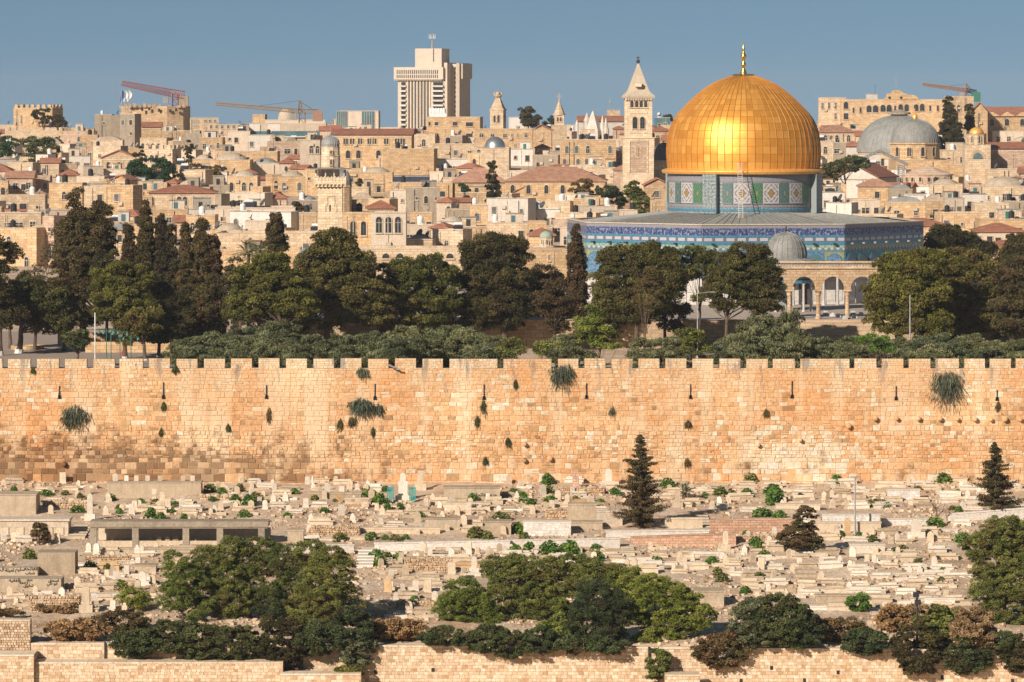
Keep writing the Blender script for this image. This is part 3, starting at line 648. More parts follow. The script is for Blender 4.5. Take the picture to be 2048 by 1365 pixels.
# special pillars
for (x, y, w, h, mt, lb) in [(1013 - 172, 978, .9, 2.0, 'tomb1', 'broad pale pillar monument at the rampart foot, right of the teal frames'), (1151, 985, .9, 2.4, 'pinkst', 'pink stone pillar tomb at the rampart foot'), (1217, 972, 1.0, 1.9, 'tomb2', 'large white stele near the rampart left of the conifer'),
                        (1695, 1078, .8, 2.1, 'tomb4', 'tall yellow stone stele left of the lamp post foot'), (1832, 1075, 1.3, 1.9, 'tomb2', 'large white slab headstone right of the lamp post'), (180, 1045, .8, 3.0, 'tomb2', 'tall white stele at the left end of the colonnade'),
                        (172, 1225, .9, 2.4, 'tomb1', 'tall narrow pale block pillar at lower left'), (285, 1170, .9, 1.3, 'tomb2', 'white square pedestal tomb left of the left tree clump'), (1355, 1015, .8, 1.9, 'tomb3', 'grey stele shaded beside the little palm'),
                        (325, 1010, .8, 1.4, 'tomb1', 'pale square pillar tomb above the colonnade'), (948, 1145, .7, 1.6, 'tomb2', 'white rounded slab in front of the middle terrace'), (903, 1160, 1.0, 1.7, 'tomb1', 'tall pale stacked pillar right of the middle rubble terrace'), (1451, 1100, .7, 1.9, 'tomb1', 'tall thin pale stele below the pink wall')]:
    Y = cemY(y); q = P(x, y, Y); t = thing('stele', lb, 'monument', tuple(q)); b = MB(); b.box(-w * .7, w * .7, -.4, .4, -.3, .3 * h); b.build('pedestal', M[mt], t)
    b = MB(); b.prism((out_round if 'pillar' not in lb else out_rect)(w * .75, h * .7), -.17, .17); b.build('slab', M[mt], t, (0, 0, .3 * h))
# scattered rubble on the slope: too many to count
n = 26000; b = MB()
for i in range(n):
    py = cr.uniform(960, 1290); px = cr.uniform(-60, 2110); Y = cemY(py) + cr.uniform(-.5, .5); X = wx(px, Y)
    if math.sin(px * .017 + 2) + math.sin(py * .06 + px * .004) * 1.2 + cr.uniform(-1, 1) < .1: continue
    s_ = cr.choice([.08, .1, .12, .16, .24]); z = ground_z(X, Y); a = cr.uniform(0, 3); MM = Matrix.Translation((X, Y, z + s_ * .25)) @ Matrix.Rotation(a, 4, 'Z') @ Matrix.Rotation(cr.uniform(-.5, .5), 4, 'X')
    b.box(-s_, s_, -s_ * .7, s_ * .7, -s_ * .5, s_ * .5, 0, cr.random(), MM)
kind(b.build('rubble', M['rubble']), 'stuff')
# arabic writing on the vaults
def writing(txt, px, py, size, Yoff, parent_idx_name, Yb):
    cu = bpy.data.curves.new('writing', 'FONT'); cu.body = txt; cu.size = size; cu.extrude = .004; cu.offset = .008; cu.align_x = 'CENTER'
    tmp = bpy.data.objects.new('tmp', cu); COL.objects.link(tmp)
    dg = bpy.context.evaluated_depsgraph_get(); me = bpy.data.meshes.new_from_object(tmp.evaluated_get(dg)); bpy.data.objects.remove(tmp)
    me.materials.clear(); me.materials.append(M['black'])
    par = [q for q in THINGS if q['label'].startswith(parent_idx_name)][0]; w = P(px, py, cemY(Yb) - .03)
    o = link('writing', me, par, w - par.location); o.rotation_euler = (R(90), 0, 0)
AF = {'ا': (0xFE8D, 0xFE8E, 0, 0), 'آ': (0xFE81, 0xFE82, 0, 0), 'ل': (0xFEDD, 0xFEDE, 0xFEDF, 0xFEE0), 'ف': (0xFED1, 0xFED2, 0xFED3, 0xFED4), 'ت': (0xFE95, 0xFE96, 0xFE97, 0xFE98), 'ح': (0xFEA1, 0xFEA2, 0xFEA3, 0xFEA4),
      'ة': (0xFE93, 0xFE94, 0, 0), 'س': (0xFEB1, 0xFEB2, 0xFEB3, 0xFEB4), 'ي': (0xFEF1, 0xFEF2, 0xFEF3, 0xFEF4), 'م': (0xFEE1, 0xFEE2, 0xFEE3, 0xFEE4), 'ع': (0xFEC9, 0xFECA, 0xFECB, 0xFECC), 'ه': (0xFEE9, 0xFEEA, 0xFEEB, 0xFEEC),
      'ش': (0xFEB5, 0xFEB6, 0xFEB7, 0xFEB8), 'ب': (0xFE8F, 0xFE90, 0xFE91, 0xFE92), 'ر': (0xFEAD, 0xFEAE, 0, 0), 'ق': (0xFED5, 0xFED6, 0xFED7, 0xFED8), 'و': (0xFEED, 0xFEEE, 0, 0)}
def shaped(w):
    out = []
    for i, c in enumerate(w):
        if c not in AF: out.append(c); continue
        f = AF[c]; pj = i > 0 and w[i - 1] in AF and AF[w[i - 1]][2] != 0; nj = i < len(w) - 1 and w[i + 1] in AF and f[2] != 0
        out.append(chr(f[3] if pj and nj else f[1] if pj else f[2] if nj else f[0]))
    return ''.join(reversed(out))

G1, G2, G3 = 'grey concrete vault with black arabic', 'lower grey concrete vault', 'grey tomb block with black arabic'
for (t_, x, y, sz, lb, yb) in [('الفاتحة', 62, 1141, .50, G1, 1158), ('سليم', 40, 1142, .46, G1, 1158), ('لعيلة', 19, 1144, .46, G1, 1158), ('آل', 4, 1141, .46, G1, 1158), ('شهاب', 60, 1149, .36, G1, 1158),
                           ('الفقيه', 29, 1164, .46, G2, 1187), ('حرم', 60, 1162, .36, G2, 1187), ('رحمة', 47, 1168, .40, G2, 1187), ('السيد' if 0 else 'اسحق', 107, 1164, .40, G2, 1187), ('ابو علي', 104, 1170, .36, G2, 1187), ('شفيق', 57, 1174, .4, G2, 1187),
                           ('حرم الفاتحة', 972, 993, .52, G3, 1003), ('عيسي', 982, 999, .4, G3, 1003), ('الفاتحة', 946, 1012, .42, 'stepped pale tomb with black', 1024), ('سمير', 971, 1013, .42, 'stepped pale tomb with black', 1024)]:
    writing(shaped(t_), x, y, sz, 0, lb, yb)
# ================================================================ domed shrine
DY = 672.0; DX = wx(1487, DY); kD = mpp(DY)
M['terrace'] = stone('platform_stone', (.46, .34, .22), (.58, .46, .32), (.26, .18, .11), streak=.4, course=.5)
b = MB(); b.box(-34, 120, 603, 760, ESP - .3, PLAT)
kind(b.build('platform', M['terrace']), 'structure')
b = MB(); b.box(-34.2, 120, 602.8, 761, PLAT, PLAT + .06); kind(b.build('platform_paving', M['paving']), 'structure')
PLAT += .06
# platform wall niches are hidden by trees; steps up to the arcade
b = MB(); ns = 22
for i in range(ns):
    z = ESP + (PLAT - ESP) * (i + 1) / ns; b.box(wx(1560, 598), wx(1790, 598), 602.7 - (ns - i) * .36, 602.75, ESP - .2, z - .05 - .002 * i, 1, rng.random()); b.box(wx(1560, 598), wx(1790, 598), 602.7 - (ns - i) * .36 - .06, 602.74, z - .05 - .002 * i, z - .002 * i, 0)
M['stepst'] = stone('step_stone', (.56, .43, .30), (.68, .56, .42), (.36, .26, .17), streak=.2)
tag(b.build('platform_steps', [M['stepst'], M['terrace']]), 'wide flight of cream stone steps rising to the arcade', 'steps')
# ---- materials
def gold():
    m, n, b = newmat('gold_leaf_panels'); at = nd(n, 'ShaderNodeAttribute', attribute_name='rnd')
    r = ramp(n, [(0, (.93, .40, .06)), (.5, (.97, .45, .075)), (1, (1.0, .51, .11))], at.outputs['Fac'])
    v = pos(n); f = noise(n, .8, v, 4, .6)
    rf = ramp(n, [(.3, (.85, .82, .8)), (.7, (1.05, 1.05, 1.05))], f); c = mixc(n, 1, r.outputs[0], rf.outputs[0], 'MULTIPLY')
    n.links.new(c, b.inputs['Base Color']); b.inputs['Metallic'].default_value = .62
    rr = ramp(n, [(0, (.40,) * 3), (1, (.54,) * 3)], at.outputs['Fac']); n.links.new(rr.outputs[0], b.inputs['Roughness'])
    bump(n, b, f, .25, .06); return m
M['gold'] = gold(); M['goldt'] = plain('gold_trim', (.90, .46, .12), .5, .45, .12)
def bandmat(name, fn, rough=.35):
    "glazed tile: u runs round the wall (metres), w is height in metres within the part (object space)"
    m, n, b = newmat(name); tcn = n.nodes.new('ShaderNodeTexCoord'); uv = nd(n, 'ShaderNodeAttribute', attribute_name='uvw')
    s = n.nodes.new('ShaderNodeSeparateXYZ'); n.links.new(uv.outputs['Vector'], s.inputs[0])
    c = fn(n, s.outputs[0], s.outputs[1])
    n.links.new(c, b.inputs['Base Color']); b.inputs['Roughness'].default_value = rough; return m
def frac(n, x, k): return math_(n, 'FRACT', math_(n, 'MULTIPLY', x, k))
def tri(n, x, k): return math_(n, 'ABSOLUTE', math_(n, 'SUBTRACT', frac(n, x, k), .5))   # 0..0.5
def col(n, c): q = n.nodes.new('ShaderNodeRGB'); q.outputs[0].default_value = (*c, 1); return q.outputs[0]
def uvec(n, u, w, su, sw):
    c = n.nodes.new('ShaderNodeCombineXYZ'); n.links.new(math_(n, 'MULTIPLY', u, su), c.inputs[0]); n.links.new(math_(n, 'MULTIPLY', w, sw), c.inputs[1]); return c.outputs[0]
def tiles(c1, c2, c3, k=2.2, rough=.35, name='tile'):
    def fn(n, u, w):
        a = noise(n, 1, uvec(n, u, w, k * 2.2, k * 2.2), 3, .8); r = ramp(n, [(.42, c1), (.5, c2), (.6, c3)], a)
        d_ = math_(n, 'ADD', tri(n, u, k), tri(n, w, k)); g = math_(n, 'GREATER_THAN', d_, .62)
        return mixc(n, math_(n, 'MULTIPLY', g, .45), r.outputs[0], c3)
    return bandmat(name, fn, rough)
M['t_grey'] = tiles((.09, .13, .15), (.17, .21, .215), (.36, .37, .34), 1.8, name='grey_blue_mosaic')
M['t_cornice'] = tiles((.22, .20, .19), (.30, .28, .27), (.17, .18, .24), 1.6, name='pale_cornice_tile')
M['t_turq'] = tiles((.05, .17, .25), (.08, .25, .34), (.05, .13, .22), 1.2, name='turquoise_tile')
M['t_green'] = tiles((.10, .24, .20), (.20, .34, .28), (.40, .42, .30), 1.5, name='green_grey_tile')
M['t_blue'] = tiles((.04, .11, .22), (.08, .19, .30), (.19, .26, .31), 1.4, name='blue_floral_tile')
M['t_yellow'] = tiles((.30, .24, .03), (.42, .34, .06), (.10, .20, .25), 1.5, name='yellow_tile')
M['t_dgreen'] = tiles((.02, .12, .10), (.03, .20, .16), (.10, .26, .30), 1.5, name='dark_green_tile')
def script_fn(n, u, w):
    a = noise(n, 1, uvec(n, u, w, 3.4, 2.4), 5, .75); st = ramp(n, [(.50, (.025, .045, .14)), (.60, (.30, .31, .37))], a)
    return st.outputs[0]
M['t_script'] = bandmat('calligraphy_band', script_fn)
def rects_fn(n, u, w):
    a = tri(n, u, .62); k = math_(n, 'LESS_THAN', a, .36); k2 = math_(n, 'LESS_THAN', math_(n, 'ABSOLUTE', math_(n, 'SUBTRACT', w, .38)), .22)
    c = math_(n, 'MULTIPLY', k, k2); return mixc(n, c, mixc(n, noise(n, 1, uvec(n, u, w, 3, 3)), (.08, .13, .18), (.13, .17, .21)), (.44, .40, .41))
M['t_rects'] = bandmat('panel_row_tile', rects_fn)
def lozrow_fn(n, u, w):
    d_ = math_(n, 'ADD', tri(n, u, 1.15), tri(n, w, 1.1)); k = math_(n, 'LESS_THAN', d_, .34)
    return mixc(n, k, (.12, .19, .22), (.44, .43, .40))
M['t_loz'] = bandmat('lozenge_row_tile', lozrow_fn)
def mosaic_fn(cb, cw, cc, bright=1.0):
    # stepped diamond in a framed panel; u, w run 0..1
    def fn(n, u, w):
        q = lambda x, k: math_(n, 'DIVIDE', math_(n, 'FLOOR', math_(n, 'MULTIPLY', math_(n, 'ABSOLUTE', math_(n, 'SUBTRACT', x, .5)), k)), k)
        a = q(u, 16); b2 = q(w, 22); d_ = math_(n, 'ADD', a, b2)
        r = ramp(n, [(0, cc), (.10, cb), (.2, cw), (.34, cb), (.42, cw), (.58, cb), (.68, cw), (.76, cb)], d_, True)
        e = math_(n, 'MAXIMUM', math_(n, 'ABSOLUTE', math_(n, 'SUBTRACT', u, .5)), math_(n, 'ABSOLUTE', math_(n, 'SUBTRACT', w, .5)))
        return mixc(n, math_(n, 'GREATER_THAN', e, .44), r.outputs[0], cw)
    return fn
M['mos_white'] = bandmat('white_brown_mosaic', mosaic_fn((.21, .15, .10), (.42, .41, .42), (.30, .19, .04)), .5)
M['mos_green'] = bandmat('green_gold_lattice', mosaic_fn((.02, .13, .09), (.09, .17, .08), (.28, .20, .04)), .5)
M['mos_blue'] = bandmat('blue_gold_lattice', mosaic_fn((.03, .11, .17), (.11, .16, .11), (.28, .19, .05)), .5)
M['marble'] = stone('grey_white_marble', (.52, .50, .48), (.66, .64, .60), (.38, .35, .33), streak=.5, rough=.5)
M['marble2'] = stone('veined_marble', (.40, .37, .35), (.58, .54, .50), (.28, .22, .18), streak=.7, rough=.5)
def setuv(me, uvs):
    at = me.attributes.new('uvw', 'FLOAT_VECTOR', 'CORNER')
    flat = []
    for f, us in uvs:
        for u in us: flat += [u[0], u[1], 0]
    at.data.foreach_set('vector', flat)
def ringpart(name, rad, z0, z1, mt, parent, a0=0, a1=2 * math.pi, n=96, th=.06, unit=False):
    "band round a drum, centre at parent"
    b = MB(); uvs = []
    for j in range(n):
        t0 = a0 + (a1 - a0) * j / n; t1 = a0 + (a1 - a0) * (j + 1) / n
        p = lambda r_, t, z: (r_ * math.sin(t), -r_ * math.cos(t), z)
        u0, u1 = ((j / n, (j + 1) / n) if unit else (t0 * rad, t1 * rad)); w0, w1 = (0, 1) if unit else (0, z1 - z0)
        b.face([p(rad, t0, z0), p(rad, t1, z0), p(rad, t1, z1), p(rad, t0, z1)]); uvs.append((0, [(u0, w0), (u1, w0), (u1, w1), (u0, w1)]))
        b.face([p(rad, t0, z1), p(rad, t1, z1), p(rad - th, t1, z1), p(rad - th, t0, z1)]); uvs.append((0, [(u0, w1)] * 4))
        b.face([p(rad - th, t0, z0), p(rad - th, t1, z0), p(rad, t1, z0), p(rad, t0, z0)]); uvs.append((0, [(u0, w0)] * 4))
    if abs(a1 - a0) < 6.28:
        for t in (a0, a1):
            q = [p(rad, t, z0), p(rad, t, z1), p(rad - th, t, z1), p(rad - th, t, z0)]; b.face(q); uvs.append((0, [(0, 0)] * 4))
    me = b.mesh(name, M[mt]); setuv(me, uvs); return link(name, me, parent)
shrine = thing('domed_shrine', 'large octagonal blue tiled shrine under a gleaming golden dome', 'shrine', (DX, DY, PLAT))
zz = lambda py, Y=DY: wz(py, Y) - PLAT
# --- golden dome
prof_px = [(338, 151), (325, 152.5), (303, 154), (284, 152.5), (264, 149.5), (252, 145.5), (240, 140), (226, 129.5), (213, 117), (200, 104), (187, 89.5), (176, 75), (166, 59), (158, 40), (151.5, 20), (149, 8)]
pr = [(r_ * kD, zz(y)) for y, r_ in prof_px]
def prof_at(s):   # s 0..1 along arc length
    L_ = [0]
    for (a, b_), (c, d_) in zip(pr, pr[1:]): L_.append(L_[-1] + math.hypot(c - a, d_ - b_))
    v = s * L_[-1]
    for i in range(len(pr) - 1):
        if v <= L_[i + 1] + 1e-9:
            t = (v - L_[i]) / (L_[i + 1] - L_[i]); return (pr[i][0] + (pr[i + 1][0] - pr[i][0]) * t, pr[i][1] + (pr[i + 1][1] - pr[i][1]) * t)
# smooth the profile first
fine_ = [prof_at(i / 200) for i in range(201)]
for _ in range(30): fine_ = [fine_[0]] + [((fine_[i - 1][0] + 2 * fine_[i][0] + fine_[i + 1][0]) / 4, (fine_[i - 1][1] + 2 * fine_[i][1] + fine_[i + 1][1]) / 4) for i in range(1, 200)] + [fine_[-1]]
def pf(s): i = min(199.999, s * 200); k_ = int(i); t = i - k_; a, b_ = fine_[k_], fine_[k_ + 1]; return (a[0] + (b_[0] - a[0]) * t, a[1] + (b_[1] - a[1]) * t)
NS, NR = 64, 17; b = MB(); gr = random.Random(5)
def sp_(r_, t, z): return Vector((r_ * math.sin(t), -r_ * math.cos(t), z))
for i in range(NR):
    s0, s1 = i / NR, (i + 1) / NR
    for j in range(NS):
        t0, t1 = 2 * math.pi * j / NS, 2 * math.pi * (j + 1) / NS
        (r0, z0), (rm, zm), (r1, z1) = pf(s0), pf((s0 + s1) / 2), pf(s1)
        j1, j2 = gr.gauss(0, .0045), gr.gauss(0, .0045)   # a slight tilt of every sheet
        rr = gr.random()
        a_, b2, m1, m2, c_, d_ = sp_(r0 + j1, t0, z0), sp_(r0 - j1, t1, z0), sp_(rm + j1 + .01, t0, zm), sp_(rm - j1 + .01, t1, zm), sp_(r1 + j2, t0, z1), sp_(r1 - j2, t1, z1)
        b.face([a_, b2, m2, m1], 0, rr); b.face([m1, m2, d_, c_], 0, rr)
dome = b.build('golden_dome', M['gold'], shrine)
# each sheet keeps the dome's curve but sits at its own slight tilt
def nrm_at(s, t):
    (ra_, za_), (rb_, zb2) = pf(max(0, s - .004)), pf(min(1, s + .004)); n_ = Vector((zb2 - za_, 0, ra_ - rb_)).normalized(); return Vector((n_.x * math.sin(t), -n_.x * math.cos(t), n_.z))
cn = []; gr2 = random.Random(9)
for i in range(NR):
    for j in range(NS):
        jt = Vector((gr2.gauss(0, .016), gr2.gauss(0, .016), gr2.gauss(0, .022))); tc_, sc_ = 2 * math.pi * (j + .5) / NS, (i + .5) / NR; nm = nrm_at(sc_, tc_)
        for (s_, t_) in ((i / NR, j), (i / NR, j + 1), (sc_, j + 1), (sc_, j), (sc_, j), (sc_, j + 1), ((i + 1) / NR, j + 1), ((i + 1) / NR, j)): cn.append((nrm_at(s_, 2 * math.pi * t_ / NS) * .8 + nm * .2 + jt).normalized())
dome.data.polygons.foreach_set('use_smooth', [True] * len(dome.data.polygons)); dome.data.normals_split_custom_set(cn)
b = MB()
for j in range(NS):
    t = 2 * math.pi * j / NS; pts = [sp_(pf(i / 34)[0] + .035, t, pf(i / 34)[1]) for i in range(35)]; b.tube(pts, .05, 4)
for i in range(1, NR):
    r_, z = pf(i / NR); b.lathe([(r_ - .03, z - .045), (r_ + .03, z), (r_ - .03, z + .045)], 64)
b.build('seams', plain('seam_gold', (.50, .22, .04), .6, .3, .12), dome)
b = MB(); b.lathe([(150 * kD, zz(348)), (162 * kD, zz(346.5)), (164 * kD, zz(342)), (163 * kD, zz(340)), (152 * kD, zz(336.5)), (151 * kD, zz(336))], 96); rim = b.build('dome_rim', M['goldt'], dome)
b = MB(); q = [(24, 153), (20, 149), (6, 148.5), (7, 146), (4, 140), (2.5, 136), (5.5, 131), (5.5, 128), (2.5, 124), (3, 120), (6, 115), (6, 112), (3, 106), (1.8, 103), (3.4, 99), (1.5, 95), (1, 88), (.3, 80)]
b.lathe([(r_ * kD, zz(y)) for r_, y in q], 20); b.build('finial', plain('polished_gold', (.75, .48, .12), .25, .9, .1), dome, smooth=True)
# small hatch marks on the dome
# --- drum
DR = 152 * kD; z0, z1 = zz(424), zz(347)
drum = ringpart('drum', DR, z0, z1, 't_grey', shrine, th=1)
ringpart('tile_band', DR + .05, zz(420), zz(415), 't_turq', drum); ringpart('tile_band', DR + .04, zz(412), zz(407), 't_cornice', drum)
ringpart('tile_band', DR + .05, zz(362), zz(350), 't_cornice', drum)
# four buttresses and between them panels
pa = []; front0 = 7
butt = [math.asin((1418 - 1487) / 152), math.asin((1418 - 1487) / 152) + math.pi / 2, math.asin((1418 - 1487) / 152) + math.pi, math.asin((1418 - 1487) / 152) - math.pi / 2]
for t in butt:
    o = ringpart('buttress', DR + 1.0, z0, z1, 't_grey', drum, t - .09, t + .09, 6, 1.0)
    ringpart('tile_band', DR + 1.05, zz(420), zz(415), 't_turq', o, t - .092, t + .092, 6, .06)
for qd in range(4):
    base = butt[0] + qd * math.pi / 2; span = math.pi / 2 - .26; t = base + .13; seq = [('mos_blue', .62), ('mos_white', 1), ('mos_green', .62), ('mos_white', 1), ('mos_blue', .62), ('mos_white', 1), ('mos_green', .62)]
    tot = sum(s for _, s in seq) + .07 * 8; u = span / tot; t += .07 * u
    for (mk, wd) in seq:
        if math.cos(t) > -.2:
            o = ringpart('window' if mk != 'mos_white' else 'mosaic_panel', DR + .1, zz(404), zz(364), mk, drum, t, t + wd * u, 8, .12, True)
            ringpart('frame', DR + .13, zz(404) - .08, zz(404), 't_cornice', o, t, t + wd * u, 6, .12); ringpart('frame', DR + .13, zz(364), zz(364) + .08, 't_cornice', o, t, t + wd * u, 6, .12)
        t += (wd + .07) * u
# --- octagon: front face normal turned 7 degrees to the right
OR_ = 363 * kD; OA = [R(7 + 22.5 + 45 * i) for i in range(8)]
def ov(i, rad=OR_): t = OA[i % 8]; return Vector((rad * math.sin(t), -rad * math.cos(t), 0))
YF = DY - OR_ * .9
ze = zz(450, YF); zb = 0
def face_part(i, u0, u1, za, zb_, mt, name, parent, out=.0, dep=.3, unit=False):
    "a panel on octagon face i, u in metres along the face from its left end"
    A, B = ov(i - 1), ov(i); d_ = (B - A).normalized(); nn = Vector((d_.y, -d_.x, 0)); 
    P0 = A + d_ * u0 + nn * out; P1 = A + d_ * u1 + nn * out; b = MB(); bk = -nn * dep
    v = [P0 + Vector((0, 0, za)), P1 + Vector((0, 0, za)), P1 + Vector((0, 0, zb_)), P0 + Vector((0, 0, zb_))]; w = [q + bk for q in v]
    uvs = []
    def f(pts, us): b.face(pts); uvs.append((0, us))
    U0, U1, W0, W1 = (0, 1, 0, 1) if unit else (u0, u1, 0, zb_ - za)
    f(v, [(U0, W0), (U1, W0), (U1, W1), (U0, W1)])
    f([v[3], v[2], w[2], w[3]], [(U0, W1)] * 4); f([w[0], w[1], v[1], v[0]], [(U0, W0)] * 4); f([w[0], v[0], v[3], w[3]], [(U0, W0)] * 4); f([v[1], w[1], w[2], v[2]], [(U1, W0)] * 4)
    me = b.mesh(name, M[mt]); setuv(me, uvs); return link(name, me, parent)
SIDE = (ov(1) - ov(0)).length
b = MB(); hs_ = [ov(i, OR_ - .02) for i in range(8)]
for i in range(8): A, B = hs_[i], hs_[(i + 1) % 8]; b.face([A, B, B + Vector((0, 0, ze)), A + Vector((0, 0, ze))])
b.build('wall', M['marble'], shrine)
# roof: eight sloping lead faces up to the drum
b = MB(); z_r = zz(424) + .05
for i in range(8):
    A, B = ov(i, OR_ - .9), ov(i + 1, OR_ - .9); a2, b2 = ov(i, DR + .1), ov(i + 1, DR + .1)
    b.face([A + Vector((0, 0, ze - .25)), B + Vector((0, 0, ze - .25)), b2 + Vector((0, 0, z_r)), a2 + Vector((0, 0, z_r))])
    for j in range(1, 16):
        s = j / 16; p = A.lerp(B, s); q = a2.lerp(b2, s); b.tube([p + Vector((0, 0, ze - .22)), q + Vector((0, 0, z_r + .03))], .05, 4)
rf = b.build('roof', M['lead'], shrine)
b = MB()
for i in range(8):
    A, B = ov(i, OR_ + .25), ov(i + 1, OR_ + .25); c, d_ = ov(i, OR_ - .95), ov(i + 1, OR_ - .95); Z = Vector((0, 0, ze)); Z1 = Vector((0, 0, ze + .12)); 
    b.poly([A + Z, B + Z, d_ + Z, c + Z, A + Z1, B + Z1, d_ + Z1, c + Z1], [(4, 5, 6, 7), (0, 1, 5, 4), (2, 3, 7, 6), (3, 2, 1, 0)])
b.build('cornice', M['pale'], shrine)
fz = lambda py: zz(py, YF)
for i in range(8):
    A, B = ov(i - 1), ov(i); mid = (A + B) / 2
    if mid.y > 12: continue
    dk = i == 1
    for (pa_, pb_, mt, o_) in [(457, 449.5, 't_cornice', .10), (471, 457, 't_script', .12), (475, 471, 't_turq', .13), (484.5, 475, 't_rects', .10), (490, 484.5, 't_turq', .16), (496, 490, 't_green', .10), (503.5, 496, 't_loz', .08), (556, 503.5, 't_blue', .06)]:
        face_part(i, .02, SIDE - .02, fz(pa_), fz(pb_), mt, 'tile_band', shrine, o_, .12)
    nb = 7; bw = SIDE / nb
    for j in range(nb):
        c0 = (j + .5) * bw; w2 = bw * .36
        # bay frame, window arch with tiled grille, marble bay below
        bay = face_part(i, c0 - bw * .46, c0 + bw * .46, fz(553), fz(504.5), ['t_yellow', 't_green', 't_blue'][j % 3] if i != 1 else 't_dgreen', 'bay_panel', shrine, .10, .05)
        dd = (B - A).normalized(); nn = Vector((dd.y, -dd.x, 0)); P0 = A + dd * c0
        an = math.atan2(dd.y, dd.x)
        for (w_, top, o_, mt, nm) in ((w2 * 1.22, 507, .16, 't_turq', 'arch_frame'), (w2, 509.5, .21, 'bluepane' if j % 2 else 't_blue', 'window')):
            h = fz(top) - fz(550); ol = [(-w_, 0), (w_, 0)] + [(w_ * math.cos(math.pi * q / 8), h - w_ * 1.1 + w_ * 1.1 * math.sin(math.pi * q / 8)) for q in range(9)]
            mb = MB(); mb.prism(ol, -.03, .03); me = mb.mesh(nm, M[mt]); setuv(me, [(0, [(me.vertices[k_].co.x + 5, me.vertices[k_].co.z) for k_ in p_.vertices]) for p_ in me.polygons])
            o = link(nm, me, bay if nm == 'arch_frame' else bay, P0 + nn * o_ + Vector((0, 0, fz(550))), an)
        face_part(i, c0 - bw * .40, c0 + bw * .40, .5, fz(562), 'marble2' if j % 2 else 'marble', 'marble_panel', shrine, .06, .08)
        face_part(i, c0 + bw * .43, c0 + bw * .57 if j < nb - 1 else c0 + bw * .49, .1, fz(556), 'marble', 'pilaster', shrine, .12, .12)
# entrance porch facing the viewer
dd = (ov(0) - ov(7)).normalized()
def on_face(u, out): A, B = ov(7), ov(0); d_ = (B - A).normalized(); return A + d_ * u + Vector((d_.y, -d_.x, 0)) * out, math.atan2(d_.y, d_.x)
p0, an = on_face(SIDE * .72, .2)
b = MB(); b.box(-.9, .9, -.1, .1, 0, 4.2); b.build('door', plain('dark_door', (.06, .05, .05), .6), shrine, p0, an)
b = MB(); b.prism([(-1.6, 4.3), (1.6, 4.3)] + [(1.6 * math.cos(math.pi * q / 8), 4.3 + 1.7 * math.sin(math.pi * q / 8)) for q in range(9)], -.06, .1); b.build('door_arch', M['black'], shrine, p0, an)
b = MB(); 
for q in (-4.2, -2.2, 2.2, 4.2): b.lathe([(.26, 0), (.2, .3), (.18, 3.9), (.3, 4.2)], 10, (q, -2.6))
b.box(-4.6, 4.6, -3.0, -.2, 4.2, 4.9); b.build('porch', M['marble'], shrine, p0, an)
# lamps on the eaves and a ladder against the dome
for i, n_ in ((7, 7), (0, 7), (1, 6)):
    pass
for i in (7, 0, 1):
    A, B = ov(i - 1), ov(i); d_ = (B - A).normalized(); nn = Vector((d_.y, -d_.x, 0))
    for j in range(7):
        mb = MB(); q = A + d_ * SIDE * (j + .5) / 7 + nn * .5; mb.box(-.22, .22, -.2, .2, -.12, .12); mb.box(-.05, .05, .1, .5, -.04, .04)
        mb.build('floodlight', M['dishw'] if i == 1 else M['iron'], shrine, q + Vector((0, 0, fz(488))), math.atan2(d_.y, d_.x))
lad = thing('ladder', 'tall white ladder leaning from the grey roof up to the golden dome', 'ladder', tuple(P(1481, 437, DY - 16)))
a0, a1 = Vector((-.25, 0, 0)), Vector((-.25, 3.0, (437 - 329) * kD))
for s in (0, .62):
    b = MB(); b.tube([a0 + Vector((s, 0, 0)), a1 + Vector((s, 0, 0))], .05, 6); b.build('rail', M['frame'], lad)
b = MB()
for j in range(26): p = a0.lerp(a1, (j + .5) / 26); b.tube([p, p + Vector((.62, 0, 0))], .03, 4)
b.build('rungs', M['whitep'], lad)
# --- arcade at the head of the steps
AY = 604.6; kA = mpp(AY); arc = thing('arcade', 'sunlit stone arcade of round arches on slender columns at the head of the steps', 'arcade', tuple(P(1637, 644, AY)))
arc.location.z = PLAT
sp0 = 58 * kA
M['arcst'] = stone('arcade_stone', (.55, .38, .22), (.66, .52, .36), (.40, .24, .12), streak=.4, course=.4)
AZ = lambda py: wz(py, AY) - PLAT
cols = [-2, -1, 0, 1, 2]
b = MB(); x0 = -2 * sp0 - 1.2; x1 = 2 * sp0 + 1.2; zs = AZ(579); zt = AZ(538); ra = sp0 / 2 - .42
ol = [(x0, zs)]
for c in cols[:-1]:
    cx = (c + .5) * sp0; ol += [(cx - ra - (0), zs)] + [(cx - ra * math.cos(math.pi * q / 14), zs + ra * 1.12 * math.sin(math.pi * q / 14)) for q in range(1, 14)] + [(cx + ra, zs)]
ol += [(x1, zs), (x1, zt), (x0, zt)]
